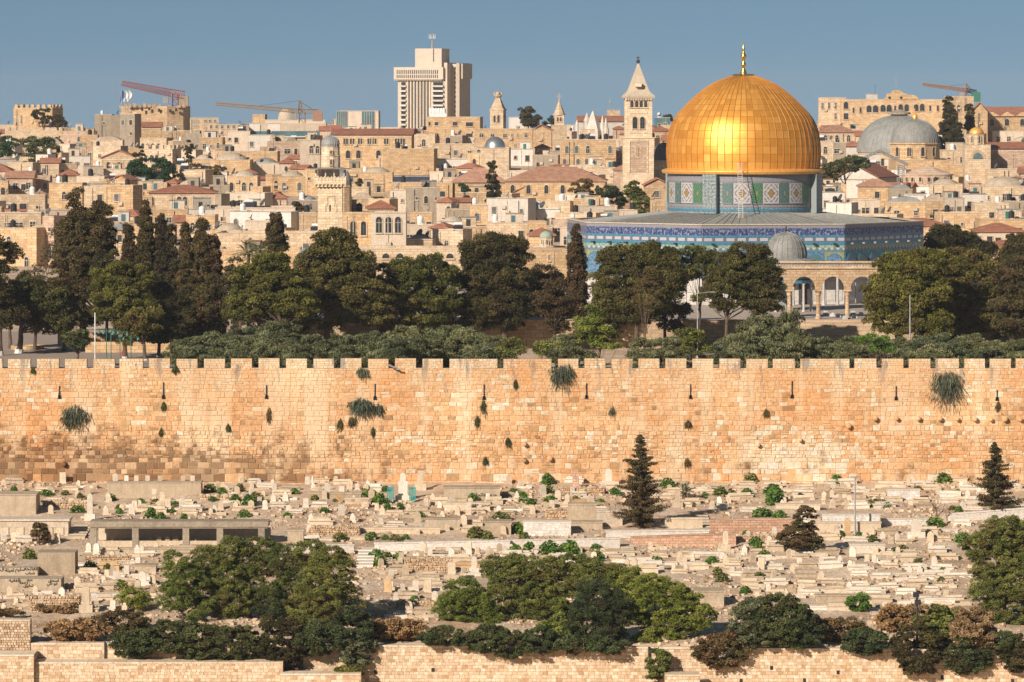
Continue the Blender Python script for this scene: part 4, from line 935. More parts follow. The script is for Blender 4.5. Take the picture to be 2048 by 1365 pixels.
# build the pierced wall from strips so that the arches are really open
xsn = sorted(set([x0, x1] + [p[0] for p in ol[1:-3]]))
def arch_z(x):
    for c in cols[:-1]:
        cx = (c + .5) * sp0
        if abs(x - cx) < ra - 1e-6: return zs + ra * 1.12 * math.sqrt(max(0, 1 - ((x - cx) / ra) ** 2))
    return zs
for a_, c_ in zip(xsn, xsn[1:]):
    za, zc = arch_z(a_), arch_z(c_); b.poly([(a_, 0, za), (c_, 0, zc), (c_, .8, zc), (a_, .8, za), (a_, 0, zt), (c_, 0, zt), (c_, .8, zt), (a_, .8, zt)], [(0, 3, 2, 1), (0, 1, 5, 4), (2, 3, 7, 6), (4, 5, 6, 7)])
b.build('arches', M['arcst'], arc)
b = MB(); b.box(x0 - .2, x1 + .2, -.2, 1.0, zt, zt + .22); b.box(x0 - .3, x1 + .3, -.3, 1.1, zt + .75, zt + 1.0); b.box(x0, x1, 0, .8, zt + .22, zt + .75)
nq = 44
for q in range(nq): xq = x0 + (x1 - x0) * (q + .5) / nq; b.box(xq - .13, xq + .13, -.06, 0, zt + .32, zt + .66, 1)
b.build('cornice', [M['arcst'], M['lead']], arc)
for c in cols:
    b = MB(); x = c * sp0; zc = zs
    if c in (-2, 2): b.box(x - .6, x + .6, 0, .8, 0, zc)
    else:
        b.lathe([(.42, 0), (.42, .25), (.32, .35), (.29, .5), (.26, zc - 1.0), (.3, zc - .95)], 14, (x, .4)); b.lathe([(.28, zc - .95), (.36, zc - .7), (.34, zc - .6), (.46, zc - .3), (.5, zc - .26)], 10, (x, .4)); b.box(x - .52, x + .52, -.12, .92, zc - .26, zc - .003)
    b.build('column', M['arcst'], arc)
# --- small lead domed pavilion in front of the shrine
CY = 628.0; kC = mpp(CY); pav = thing('pavilion', 'small open pavilion with grey lead dome and slim columns before the shrine', 'pavilion', (wx(1572, CY), CY, PLAT)); CZ_ = lambda py: wz(py, CY) - PLAT
b = MB(); pr2 = [(41 * kC, CZ_(516)), (41.5 * kC, CZ_(506)), (39.5 * kC, CZ_(495)), (33 * kC, CZ_(482)), (22 * kC, CZ_(471)), (9 * kC, CZ_(465.5)), (1.5 * kC, CZ_(464))]
b.lathe(pr2, 36)
for j in range(24):
    t = 2 * math.pi * j / 24; b.tube([((q[0] + .02) * math.cos(t), (q[0] + .02) * math.sin(t), q[1]) for q in pr2], .045, 4)
dm = b.build('dome', M['lead'], pav)
b = MB(); b.lathe([(41 * kC, CZ_(516)), (58 * kC, CZ_(520)), (58 * kC, CZ_(523)), (30 * kC, CZ_(524))], 12); b.build('eaves', M['lead'], pav)
b = MB(); b.lathe([(.12, CZ_(464)), (.25, CZ_(461)), (.08, CZ_(458)), (.16, CZ_(456)), (.02, CZ_(451))], 8); b.build('finial', M['iron'], dm)
b = MB(); uvs = []
me = None
ringpart('tiled_drum', 40 * kC, CZ_(562), CZ_(523.5), 't_green', pav, n=6, th=.5)
b = MB(); b.lathe([(46 * kC, CZ_(560)), (60 * kC, CZ_(548)), (40 * kC, CZ_(541))], 11); b.build('lower_roof', M['lead'], pav)
for j in range(11):
    t = 2 * math.pi * j / 11 + .25; b = MB(); b.lathe([(.26, 0), (.26, .2), (.17, .3), (.15, 3.6), (.26, 3.9)], 10, (52 * kC * math.cos(t), 52 * kC * math.sin(t))); b.build('column', M['marble'], pav)
ringpart('arch_band', 54 * kC, 3.9, CZ_(560), 't_turq', pav, n=11, th=.5)
b = MB(); b.box(-1.1, 1.1, -.15, .15, 0, 3.2); b.prism([(-1.6, 3.2), (1.6, 3.2)] + [(1.6 * math.cos(math.pi * q / 8), 3.2 + 1.6 * math.sin(math.pi * q / 8)) for q in range(9)], -.1, .1); b.build('prayer_niche', M['t_grey'], pav, (0, 50 * kC, 0))
# little stone floodlight boxes and a pole
for (x, y) in ((1651, 630), (1664, 634), (1676, 636), (1706, 630), (1722, 633), (1709, 638), (1690, 640)):
    Yq = 29.2 * F / (y - HY); b = MB(); b.box(-.35, .35, -.3, .3, 0, .3); b.prism([(-.3, .3), (.3, .3), (.22, .5), (-.22, .5)], -.2, .2); o = b.build('floodlight', M['marble'], None, (wx(x, Yq), Yq, PLAT)); later(o, 'small white box floodlight on the paving behind the arcade', 'floodlight', x, y, [(1695, 634, 'the right hand column')], 'floodlights on the platform')
# ================================================================ plants
M['pine'] = leafmat('pine_needles', (.040, .040, .012), (.10, .094, .026), (.235, .205, .062), (.12, .085, .035), .35)
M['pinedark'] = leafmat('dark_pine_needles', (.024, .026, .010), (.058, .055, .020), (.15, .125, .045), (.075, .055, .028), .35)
M['pinegreen'] = leafmat('bright_pine_needles', (.045, .052, .012), (.11, .115, .024), (.25, .235, .058), (.11, .09, .03), .3)
M['cypress'] = leafmat('cypress_scales', (.042, .038, .015), (.09, .076, .032), (.18, .14, .06), (.14, .085, .042), .4)
M['cypbrown'] = leafmat('browned_cypress', (.045, .034, .016), (.085, .058, .03), (.13, .085, .045), (.06, .055, .022), .4)
M['olive'] = leafmat('olive_leaves', (.055, .07, .028), (.14, .155, .075), (.28, .29, .16), (.10, .10, .045), .5)
M['broad'] = leafmat('broad_leaves', (.05, .07, .018), (.13, .155, .038), (.27, .29, .085), (.16, .12, .045), .5)
M['broadlight'] = leafmat('light_broad_leaves', (.07, .10, .018), (.17, .205, .038), (.32, .34, .08), None)
M['city'] = leafmat('garden_leaves', (.02, .05, .02), (.035, .085, .03), (.07, .12, .04), None)
M['bush'] = leafmat('dark_bush_leaves', (.035, .052, .018), (.07, .095, .034), (.15, .17, .065), (.08, .06, .03), .6)
M['weed'] = leafmat('fresh_green_leaves', (.045, .10, .014), (.09, .175, .028), (.16, .27, .05), None)
M['caper'] = leafmat('grey_green_stems', (.06, .08, .05), (.11, .135, .09), (.18, .20, .14), None)
M['dry'] = leafmat('dry_stalks', (.20, .12, .055), (.34, .21, .10), (.50, .33, .17), None)
M['drybush'] = leafmat('brown_bush_leaves', (.09, .055, .025), (.16, .10, .045), (.25, .165, .08), (.09, .10, .03), .5)
def rdir(n):
    v = npr.normal(size=(n, 3)); return v / np.linalg.norm(v, axis=1, keepdims=True)
def crown(ells, nc, cr_, per, size, flat=.6, asp=.55, inner=.5, droop=0., up=.25, shell=True):
    "ells: (cx, cz, rx, rz, ry) metres. returns leaf centres, axes, random tones painted lighter towards clump tops"
    vol = np.array([e[2] * e[3] for e in ells]); vol = vol / vol.sum(); Cs = []; Rn = []
    for e_, w in zip(ells, vol):
        k = max(2, int(nc * w)); d_ = rdir(k); rr = npr.uniform(inner, 1, (k, 1)) ** .6
        Cs.append(np.array([e_[0], 0 if len(e_) < 6 else e_[5], e_[1]]) + d_ * rr * np.array([e_[2], e_[4], e_[3]]))
    Cs = np.concatenate(Cs); k = len(Cs); cs = npr.uniform(.6, 1.25, k) * cr_
    idx = np.repeat(np.arange(k), per); n = len(idx)
    off = rdir(n) * npr.uniform(.35, 1, (n, 1)) ** .5
    if shell: off[:, 2] = np.where(off[:, 2] < -.25, -off[:, 2] * .6, off[:, 2])
    off *= np.array([1, 1, flat]); P_ = Cs[idx] + off * cs[idx, None]
    cr1 = npr.uniform(0, 1, k)[idx]; rn = np.clip(.62 * cr1 + .3 * npr.uniform(0, 1, n) + up * off[:, 2], 0, 1)  # random tone, plus top light painted in: upper leaves of each clump lighter
    a = rdir(n); a[:, 2] = a[:, 2] * (1 if not droop else .5) - droop; a /= np.linalg.norm(a, axis=1, keepdims=True)
    b_ = np.cross(a, rdir(n)); b_ /= np.linalg.norm(b_, axis=1, keepdims=True)
    s = npr.uniform(.6, 1.3, (n, 1)) * size
    return P_, a * s, b_ * s * asp, rn, Cs, cs
def leafobj(parts, mt, name='crown'):
    P_ = np.concatenate([p[0] for p in parts]); U = np.concatenate([p[1] for p in parts]); V = np.concatenate([p[2] for p in parts]); r_ = np.concatenate([p[3] for p in parts])
    return quads(name, P_, U, V, M[mt], r_)
def trunkmesh(h, r0, targets, lean=0., base=0., mt='bark', lime=0., fork=.45, seed=0, nb=10):
    rn = random.Random(seed); b = MB(); top = Vector((lean, 0, h)); pts = []; N_ = 7
    for i in range(N_): t = i / (N_ - 1); pts.append(Vector((lean * t + rn.uniform(-.1, .1) * (i > 0), rn.uniform(-.1, .1), base + (h - base) * t)))
    rad = [r0 * (1 - .65 * i / (N_ - 1)) for i in range(N_)]; rad[0] = r0 * 1.35; b.tube(pts, rad, 8)
    tg = list(targets); rn.shuffle(tg)
    for q in tg[:nb]:
        q = Vector(q); s = min(.95, max(fork, (q.z - 1.5) / max(h, .1) * .6)); i = s * (N_ - 1); k = int(i); p = pts[k].lerp(pts[min(k + 1, N_ - 1)], i - k)
        m_ = p.lerp(q, .5) + Vector((rn.uniform(-.3, .3), rn.uniform(-.3, .3), -.1 * (q - p).length)); rr = r0 * .34
        b.tube([p, m_, q], [rr, rr * .6, rr * .2], 5)
    if lime: 
        lp = [pts[0].lerp(pts[1], 0), pts[1]] ; b.tube([pts[0] + Vector((0, 0, .02)), pts[0].lerp(pts[1], lime)], [r0 * 1.42, r0 * 1.25], 8, 1)
    return b.mesh('trunk', [M[mt], M['lime']])
def tree(name, label, px, Y, zbase, ells_px, mt, nc, cr_, per, size, r0=.28, lean_px=0, h_px=None, lime=0., cat='tree', droop=0., flat=.6, asp=.55, dep=.9, nb=12, group=None, up=.25, fork=.45):
    "ells_px: (px, py, rx, ry) crown lobes in photo pixels, at real depth Y"
    k = mpp(Y); X = wx(px, Y); t = thing(name, label, cat, (X, Y, zbase), 0, group)
    E = []
    if mt.startswith('pine') or mt in ('cypress', 'cypbrown') and name == 'pine_tree' or name == 'broad_cypress':
        nc = int(nc * (2.0 if Y < 700 else 1.3)); cr_ *= .74; per = int(per * .85); size *= .82 if Y < 700 else .9; flat = .85; gx, gy = (1.12, 1.2) if Y < 700 else (1.05, 1.05)
        ells_px = [(q[0], q[1] + (4 if Y < 700 else 0), q[2] * gx, q[3] * gy) + tuple(q[4:]) for q in ells_px]
    elif name == 'tree_of_heaven':
        nc = int(nc * 3.0); size *= .72; cr_ *= .82; flat = .9; ells_px = [(q[0], q[1] + 2, q[2] * 1.16, q[3] * 1.45) for q in ells_px]
    elif name == 'cypress_tree' and Y < 700: nc = int(nc * 3.0); cr_ *= .8
    if mt.startswith('pine') and Y < 700:
        tot = list(ells_px)
        for j in range(7): q = tot[rng.randrange(len(tot))]; a_ = rng.uniform(-.35, 3.5); ells_px.append((q[0] + q[2] * .95 * math.cos(a_), q[1] - q[3] * .9 * math.sin(a_), q[2] * rng.uniform(.2, .38), q[3] * rng.uniform(.22, .42)))
    for i, q in enumerate(ells_px): E.append(((q[0] - px) * k, wz(q[1], Y) - zbase, q[2] * k, q[3] * k, (min(q[2], q[3] * 1.3) * k) * dep, (q[4] if len(q) > 4 else npr.uniform(-.6, .6))))
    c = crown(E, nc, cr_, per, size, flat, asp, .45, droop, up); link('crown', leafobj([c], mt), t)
    top = max(e[1] for e in E) * .8 if h_px is None else h_px * k
    tg = [tuple(v) for v in c[4][::max(1, len(c[4]) // 40)]]
    link('trunk', trunkmesh(top, r0, tg, lean_px * k, -.3, 'bark', lime, fork, int(px), nb), t); return t
G_ = ESP
LMT = [(495, 650, 'the shaggy palm'), (655, 650, 'the widest dark pine'), (850, 650, 'the round topped green pine'), (1012, 650, 'the tall black green pine'), (1152, 650, 'the lone brown cypress'), (1272, 650, 'the big dense pine'), (1450, 650, 'the leaning green pine'), (1640, 660, 'the platform steps'), (1850, 650, 'the rounded pine'), (2025, 650, 'the dull brown pine at the right edge'), (380, 650, 'the stout cypresses')]
# ---- pines standing between the rampart and the shrine
T = tree
T('pine_tree', 'dark pine cut by the left edge of the photo', 0, 585, G_, [(-12, 520, 34, 45), (-20, 590, 40, 50), (8, 625, 26, 28)], 'pinedark', 60, 1.5, 240, .22, r0=.35, lime=.5)
T('pine_tree', 'brownish green pine with forked leaning trunk at far left', 36, 590, wz(708, 590), [(60, 585, 40, 22), (100, 600, 36, 28), (40, 612, 26, 24), (78, 628, 40, 22), (120, 640, 30, 22)], 'pine', 90, 1.2, 260, .2, r0=.42, lean_px=14, h_px=100, lime=.8)
T('broad_cypress', 'broad brown green conifer towering left of the cypress row', 165, 615, G_, [(155, 415, 14, 32), (160, 460, 38, 38), (200, 440, 18, 34), (165, 520, 60, 48), (172, 590, 62, 50), (130, 600, 40, 45), (180, 480, 46, 40)], 'cypress', 340, 1.25, 300, .2, r0=.5, flat=.9)
T('pine_tree', 'bare twiggy dull tree behind the far left pines', 70, 640, G_, [(90, 560, 45, 28), (40, 560, 30, 20), (100, 500, 16, 40)], 'drybush', 40, .9, 110, .14, r0=.25)
T('pine_tree', 'yellow green young pine in front of the cypresses, left', 250, 578, G_, [(225, 560, 38, 30), (265, 555, 38, 32), (235, 610, 44, 34), (280, 620, 34, 40), (262, 660, 34, 24)], 'pinegreen', 120, 1.15, 280, .19, r0=.3, lime=.4)
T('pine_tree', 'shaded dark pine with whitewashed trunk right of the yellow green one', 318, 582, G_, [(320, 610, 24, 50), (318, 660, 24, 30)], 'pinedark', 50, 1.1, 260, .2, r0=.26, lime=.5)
T('pine_tree', 'low branched pine with limewashed leaning trunk behind the wall lamps', 292, 574, G_, [(290, 640, 30, 22), (270, 655, 28, 18)], 'pine', 40, 1.0, 240, .18, r0=.26, lean_px=-8, lime=.6)
def cypress(px, pt, pb, hw, Y, mt, label, tips=1):
    hw *= 1.25
    ells = []; h = pb - pt
    for i in range(9):
        t = (i + .5) / 9; w = hw * (math.sin(math.pi * min(1, t * .62 + .06)) ** .8); ells.append((px + rng.uniform(-.08, .08) * hw, pt + h * t, w * .9, h / 9 * .8, 0))
    return T('cypress_tree', label, px, Y, G_, ells, mt, int(h * hw / 42), .62, 150, .16, r0=.22, flat=1.25, cat='tree', nb=4, dep=1.2)
for (px, pt, pb, hw, mt, lb) in [(258, 455, 640, 15, 'cypbrown', 'thin reddish cypress between broad conifer and the tall one'), (290, 410, 660, 20, 'cypress', 'tallest slim cypress of the left row'), (322, 440, 665, 19, 'cypbrown', 'rusty brown cypress right of the tallest slim one'),
                                 (341, 458, 650, 14, 'cypress', 'narrow dark cypress behind the rusty one'), (374, 455, 660, 21, 'cypress', 'green cypress third from the rusty one'), (403, 447, 665, 24, 'cypress', 'stout cypress with forked tip left of the palm'),
                                 (425, 480, 670, 24, 'cypbrown', 'brownish stout cypress just left of the palm'), (550, 432, 600, 26, 'cypress', 'cypress with bare tip right of the palm'), (1152, 460, 680, 20, 'cypbrown', 'lone brown cypress left of the blue tiled octagon')]:
    cypress(px, pt, pb, hw, 606, mt, lb)
T('pine_tree', 'bright green pine with slanting trunk right of the left cypresses', 590, 580, G_, [(545, 530, 30, 18), (500, 560, 42, 26), (555, 575, 60, 36), (490, 610, 36, 30), (590, 610, 40, 28)], 'pinegreen', 150, 1.2, 290, .2, r0=.32, lean_px=-55, h_px=150)
T('pine_tree', 'widest dark green pine, layered, below the stone minaret', 655, 592, G_, [(672, 480, 34, 22), (655, 520, 56, 30), (700, 530, 50, 32), (635, 570, 62, 34), (720, 585, 66, 36), (650, 618, 70, 30), (745, 620, 40, 28)], 'pine', 300, 1.35, 330, .2, r0=.5, lime=0)
T('pine_tree', 'round topped green pine right of the widest pine', 850, 596, G_, [(810, 540, 38, 24), (860, 540, 44, 28), (820, 585, 44, 32), (880, 590, 44, 36), (850, 630, 44, 26)], 'pinegreen', 170, 1.25, 300, .2, r0=.34)
T('pine_tree', 'tall black green pine in the middle, twin pale trunks', 1012, 600, G_, [(985, 490, 42, 22), (1025, 505, 30, 26), (960, 520, 32, 26), (990, 560, 62, 38), (1010, 610, 52, 40), (950, 630, 30, 26)], 'pinedark', 240, 1.3, 320, .2, r0=.48, lean_px=-14)
T('pine_tree', 'thin brownish pine with red trunk between dark pine and lone cypress', 1098, 612, G_, [(1090, 560, 34, 26), (1080, 600, 40, 34), (1110, 620, 30, 30)], 'cypbrown', 70, 1.1, 220, .18, r0=.24)
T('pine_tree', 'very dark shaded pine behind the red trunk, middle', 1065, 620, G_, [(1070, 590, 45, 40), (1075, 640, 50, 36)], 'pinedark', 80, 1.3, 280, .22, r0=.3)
T('pine_tree', 'big dense pine in front of the blue tiled wall, left of the thin pine', 1272, 585, G_, [(1245, 520, 42, 26), (1300, 515, 52, 24), (1235, 565, 46, 34), (1310, 560, 60, 36), (1345, 540, 30, 26), (1270, 610, 54, 32), (1215, 600, 24, 28)], 'pine', 280, 1.25, 320, .19, r0=.36)
T('dead_branches', 'mass of bare hanging twigs inside the big pine before the tiled wall', 1290, 578, G_, [(1290, 590, 26, 40)], 'drybush', 30, .9, 90, .12, r0=.16, cat='tree', droop=.8, asp=.2)
T('pine_tree', 'thin see through pine with bare straight trunk left of a pole', 1400, 588, G_, [(1385, 510, 32, 18), (1405, 535, 26, 24), (1432, 530, 18, 24)], 'pinegreen', 46, 1.0, 200, .17, r0=.16)
T('pine_tree', 'leaning green pine left of the arcade, trunk base whitewashed', 1450, 582, G_, [(1490, 510, 36, 20), (1470, 545, 46, 30), (1515, 545, 40, 32), (1450, 585, 44, 30), (1520, 590, 42, 34)], 'pine', 190, 1.2, 310, .19, r0=.25, lean_px=10)
T('pine_tree', 'rounded pine right of the arcade, tallest in that group', 1850, 580, G_, [(1800, 545, 50, 34), (1775, 590, 44, 34), (1850, 530, 50, 26), (1830, 585, 60, 44), (1790, 635, 40, 26), (1850, 640, 50, 30)], 'pinegreen', 270, 1.3, 330, .2, r0=.38, lean_px=-25)
T('pine_tree', 'rounded dense pine right of the arcade, behind its neighbour', 1930, 590, G_, [(1925, 530, 50, 28), (1960, 570, 56, 40), (1900, 600, 52, 40), (1965, 625, 50, 34), (1915, 650, 50, 30)], 'pine', 260, 1.3, 320, .2, r0=.4)
T('pine_tree', 'dull brown green pine at the right edge', 2025, 583, G_, [(2040, 560, 46, 46), (2030, 620, 42, 44), (2060, 590, 40, 60)], 'cypress', 150, 1.3, 300, .19, r0=.36)
T('pine_tree', 'high crowned pine rising behind the arcade side group at right', 1905, 680, PLAT, [(1905, 480, 46, 22), (1880, 505, 36, 18), (1940, 500, 40, 20)], 'pinedark', 110, 1.3, 250, .22, r0=.35)
T('pine_tree', 'pine with pointed top at the right edge behind the dull brown one', 2035, 640, G_, [(2035, 500, 22, 26), (2025, 535, 34, 30)], 'pinedark', 60, 1.3, 250, .22, r0=.3)
for i, (x, y, rx, ry, mk) in enumerate([(20, 590, 34, 60, 'pinedark'), (70, 600, 36, 46, 'pine'), (128, 590, 30, 60, 'cypress'), (215, 560, 26, 60, 'pinedark'), (300, 600, 30, 60, 'cypress'), (350, 620, 30, 50, 'pinedark'), (440, 600, 32, 60, 'pinedark'), (480, 560, 34, 50, 'cypress'), (520, 600, 40, 50, 'pinedark'), (590, 590, 40, 56, 'pinedark'),
                                        (760, 570, 34, 46, 'pinedark'), (790, 610, 40, 50, 'pine'), (905, 590, 44, 56, 'pinedark'), (960, 590, 30, 60, 'pinedark'), (1110, 600, 34, 54, 'cypbrown'), (1220, 610, 30, 44, 'pinedark'), (1330, 600, 34, 44, 'pinedark'), (1870, 600, 60, 50, 'pinedark'), (1990, 600, 44, 60, 'pinedark')]):
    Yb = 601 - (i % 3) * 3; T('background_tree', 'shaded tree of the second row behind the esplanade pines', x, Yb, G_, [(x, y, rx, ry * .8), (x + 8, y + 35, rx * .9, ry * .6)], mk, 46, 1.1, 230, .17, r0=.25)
    o = THINGS.pop(); later(o, 'shaded dark tree of the second row', 'tree', x, y, LMT, 'second row of trees on the esplanade')
# palm
def palm(px, py, Y, zb, rad, label, nf=26, mt='olive'):
    t = thing('palm_tree', label, 'palm', (wx(px, Y), Y, zb)); zt = max(.5, wz(py, Y) - zb); b = MB(); b.tube([(0, 0, -.2), (0, 0, zt)], [.3, .22], 8); b.build('trunk', M['bark'], t)
    C_, U, V, r_ = [], [], [], []
    for i in range(nf):
        a = 2 * math.pi * i / nf * 2.4; el = rng.uniform(-.2, 1.3); d_ = np.array([math.cos(a) * math.cos(el), math.sin(a) * math.cos(el), math.sin(el)])
        for j in range(16):
            s = (j + 1) / 16 * rad; p = d_ * s + np.array([0, 0, -.35 * s * s / rad]); 
            for sd in (-1, 1):
                sdv = np.cross(d_, [0, 0, 1]); sdv /= np.linalg.norm(sdv) + 1e-6; u = (sdv * sd * .8 + d_ * .6 - np.array([0, 0, .3])) * .28 * rad / 2.5
                C_.append(p + u + [0, 0, zt]); U.append(u); V.append(np.cross(u, d_) * .12 + d_ * .04); r_.append(rng.random())
    link('crown', quads('crown', np.array(C_), np.array(U), np.array(V), M[mt], r_), t); return t
palm(497, 508, 625, G_, 3.0, 'shaggy palm between the left cypresses and the pointed cypress')
palm(517, 512, 640, G_, 2.8, 'second palm half hidden right of the shaggy palm')
palm(1369, 985, cemY(998), cemz(cemY(998)), 1.6, 'little spiky palm in the cemetery right of the tall conifer', 18)
palm(1840, 935, cemY(950), cemz(cemY(950)), 1.2, 'tiny drooping palm at the rampart foot, right part', 14, 'dry')
# ---- olives in a belt just behind the rampart: three shapes, copied
def bushproto(name, label, mt, ells, nc, cr_, per, size, r0, cat, **kw):
    t = tag(link(name, None, None, (0, 0, 0)), label, cat); c = crown(ells, nc, cr_, per, size, kw.get('flat', .7), kw.get('asp', .45), .4, kw.get('droop', 0), .25)
    link('crown', leafobj([c], mt), t); link('trunk', trunkmesh(ells[0][1], r0, [tuple(v) for v in c[4][::4]], 0, -.2, 'bark', 0, .3, nc, 8), t); THINGS.pop(); return t
ol = [bushproto('olive_tree', '', 'olive', [(0, 2.6, 2.2, 1.9, 1.9)], 34, .75, 170, .15, .2, 'olive tree'),
      bushproto('olive_tree', '', 'olive', [(-.6, 2.4, 1.7, 1.7, 1.6), (.9, 2.9, 1.5, 1.5, 1.5)], 38, .7, 170, .15, .2, 'olive tree'),
      bushproto('olive_tree', '', 'olive', [(0, 2.2, 2.6, 1.7, 1.8), (.2, 3.4, 1.2, 1.0, 1.2)], 38, .75, 170, .15, .2, 'olive tree')]
used = set()
def place(protos, i, loc, sc, rz, idx_used):
    p = protos[i]
    if id(p) in idx_used: o = copy_tree(p)
    else: idx_used.add(id(p)); o = p
    o.location = loc; o.scale = (sc, sc, sc) if not isinstance(sc, tuple) else sc; o.rotation_euler = (0, 0, rz); return o
opos = []
for (x, y, r_) in [(372, 672, 1.0), (400, 668, 1.1), (432, 660, 1.1), (462, 672, 1.0), (492, 655, 1.2), (524, 668, 1.1), (556, 640, 1.25), (588, 668, 1.0), (616, 664, 1.1), (648, 676, 1.0), (680, 670, 1.1), (712, 672, 1.05), (745, 662, 1.15), (775, 655, 1.15), (806, 650, 1.2), (838, 660, 1.1), (870, 660, 1.15), (902, 650, 1.2), (934, 656, 1.1), (962, 664, 1.1), (988, 672, .9),
                   (1108, 674, 1.0), (1138, 668, 1.1), (1290, 676, 1.1), (1320, 672, 1.1), (1350, 676, 1.0), (1440, 690, .9), (1470, 672, 1.1), (1498, 650, 1.3), (1520, 628, 1.3), (1548, 664, 1.2), (1578, 650, 1.1), (1582, 618, .9), (1606, 682, 1.0), (1640, 676, 1.0), (1668, 684, .9), (1696, 672, 1.0), (1722, 668, 1.1), (1790, 676, 1.1), (1822, 682, 1.0), (1852, 674, 1.1), (1884, 664, 1.2), (1914, 680, 1.0), (1944, 668, 1.1), (1974, 678, 1.0), (2006, 682, 1.0), (2036, 680, 1.0), (1420, 700, .8), (350, 690, .8)]:
    for row in (0, 1):
        Y = (560 if row == 0 else 528) + rng.uniform(-9, 9); xx = x + row * 15 + rng.uniform(-4, 4); yt = y + row * (20 if y > 640 else 44) - 6
        zt = wz(yt, Y); s = (zt - ESP) / 4.6
        if row and yt > 700: continue
        o = place(ol, rng.randrange(3), (wx(xx, Y), Y, ESP), (r_ * 1.02, r_, s), rng.uniform(0, 6.28), used)
        later(o, '%s green olive tree' % (('grey', 'dull')[row]), 'olive tree', xx, yt, LMT, 'olive trees behind the rampart')
# leafy ailanthus bushes poking over the rampart
def leafy(px, Y, zb, ells, label, mt='broad', nc=40, per=150, size=.24, cr_=.8, name='leafy_tree', r0=.14, asp=.32, droop=.35, nb=14, h_px=None, lean=0, cat='tree', fork=.25):
    return T(name, label, px, Y, zb, ells, mt, nc, cr_, per, size, r0=r0, droop=droop, asp=asp, flat=.7, cat=cat, nb=nb, h_px=h_px, lean_px=lean, fork=fork)
leafy(1022, 520, G_, [(1022, 700, 26, 18)], 'leafy green shrub peeping over the rampart below the dark pine', nc=14)
leafy(1090, 520, G_, [(1090, 700, 24, 14)], 'leafy shrub over the rampart left of the lone brown cypress', nc=12)
leafy(1200, 525, G_, [(1185, 665, 32, 28), (1215, 680, 28, 26), (1160, 650, 20, 14), (1190, 625, 16, 20)], 'tall leafy tree of heaven over the rampart below the tiled wall', 'broadlight', nc=50)
leafy(1388, 522, G_, [(1380, 670, 22, 18), (1392, 695, 28, 22)], 'leafy dark green shrub over the rampart beside the tall pole', nc=26)
leafy(1755, 522, G_, [(1748, 682, 28, 12), (1765, 700, 24, 12)], 'bright leafy shrub with red flowers over the rampart right of the steps', 'weed', nc=16, cat='shrub')
leafy(155, 560, wz(712, 560), [(155, 678, 19, 17)], 'round clipped dark shrub on the esplanade at left', 'bush', nc=22, name='round_shrub', cat='shrub', droop=0)
# ---- capers and weeds growing out of the rampart
def hang(px, py, rx, ry, label, mt='caper', n=900, name='hanging_bush'):
    t = tag(link(name, None, None, P(px, py, WY - .1)), label, 'bush'); k = mpp(WY); a = npr.uniform(0, math.pi * 2, n); d_ = rdir(n); d_[:, 1] = -np.abs(d_[:, 1]) * .8
    d_[:, 2] = np.where(d_[:, 2] > 0, d_[:, 2] * .8, d_[:, 2]); s = npr.uniform(.5, 1, (n, 1)); C_ = d_ * s * np.array([rx, rx * .9, ry]) * k
    w_ = npr.uniform(0, 1, n) < .3; lump = npr.normal(size=(5, 3)) * np.array([.5, .3, .45]); C_ = C_ * (1 + .28 * np.sin(5 * d_[:, :1] + lump[0, 0] * 4) * np.cos(6 * d_[:, 2:] + lump[1, 0] * 3)); C_[:, 2] -= np.where(w_, npr.uniform(0, .9, n) * ry * k, 0); C_[:, 0] += np.where(w_, npr.normal(size=n) * .3 * rx * k, 0)
    U = np.stack([d_[:, 0] * .4, d_[:, 1] * .3, -npr.uniform(.5, 1.2, n)], 1); U /= np.linalg.norm(U, axis=1, keepdims=True); U *= npr.uniform(.15, .4, (n, 1)); V = np.cross(U, rdir(n)) * .16
    link('foliage', quads('foliage', C_, U, V, M[mt], npr.uniform(0, 1, n)), t)
    b = MB(); b.tube([(0, .2, .0), (0, -.4 * rx * k, -.1), (0, -.7 * rx * k, -ry * k * .5)], [.07, .05, .02], 5); b.build('stem', M['bark'], t); return t
hang(1124, 748, 24, 22, 'large domed caper bush hanging from the rampart top, middle'); hang(1893, 770, 31, 32, 'largest drooping bush on the rampart at right', n=1500)
hang(148, 830, 27, 24, 'grey green bush low on the rampart at far left', n=1000); hang(722, 812, 27, 18, 'wide grey bush halfway up the rampart, left of centre'); hang(755, 819, 13, 10, 'small drooping tuft touching the wide grey bush', n=300)
hang(725, 745, 12, 9, 'small bush just under the merlons left of the floodlight', n=300); hang(1224, 823, 8, 7, 'thin wisp of green on the rampart between two slits', n=100); hang(137, 838, 12, 12, 'brown dead heart of the far left rampart bush', 'drybush', 300)
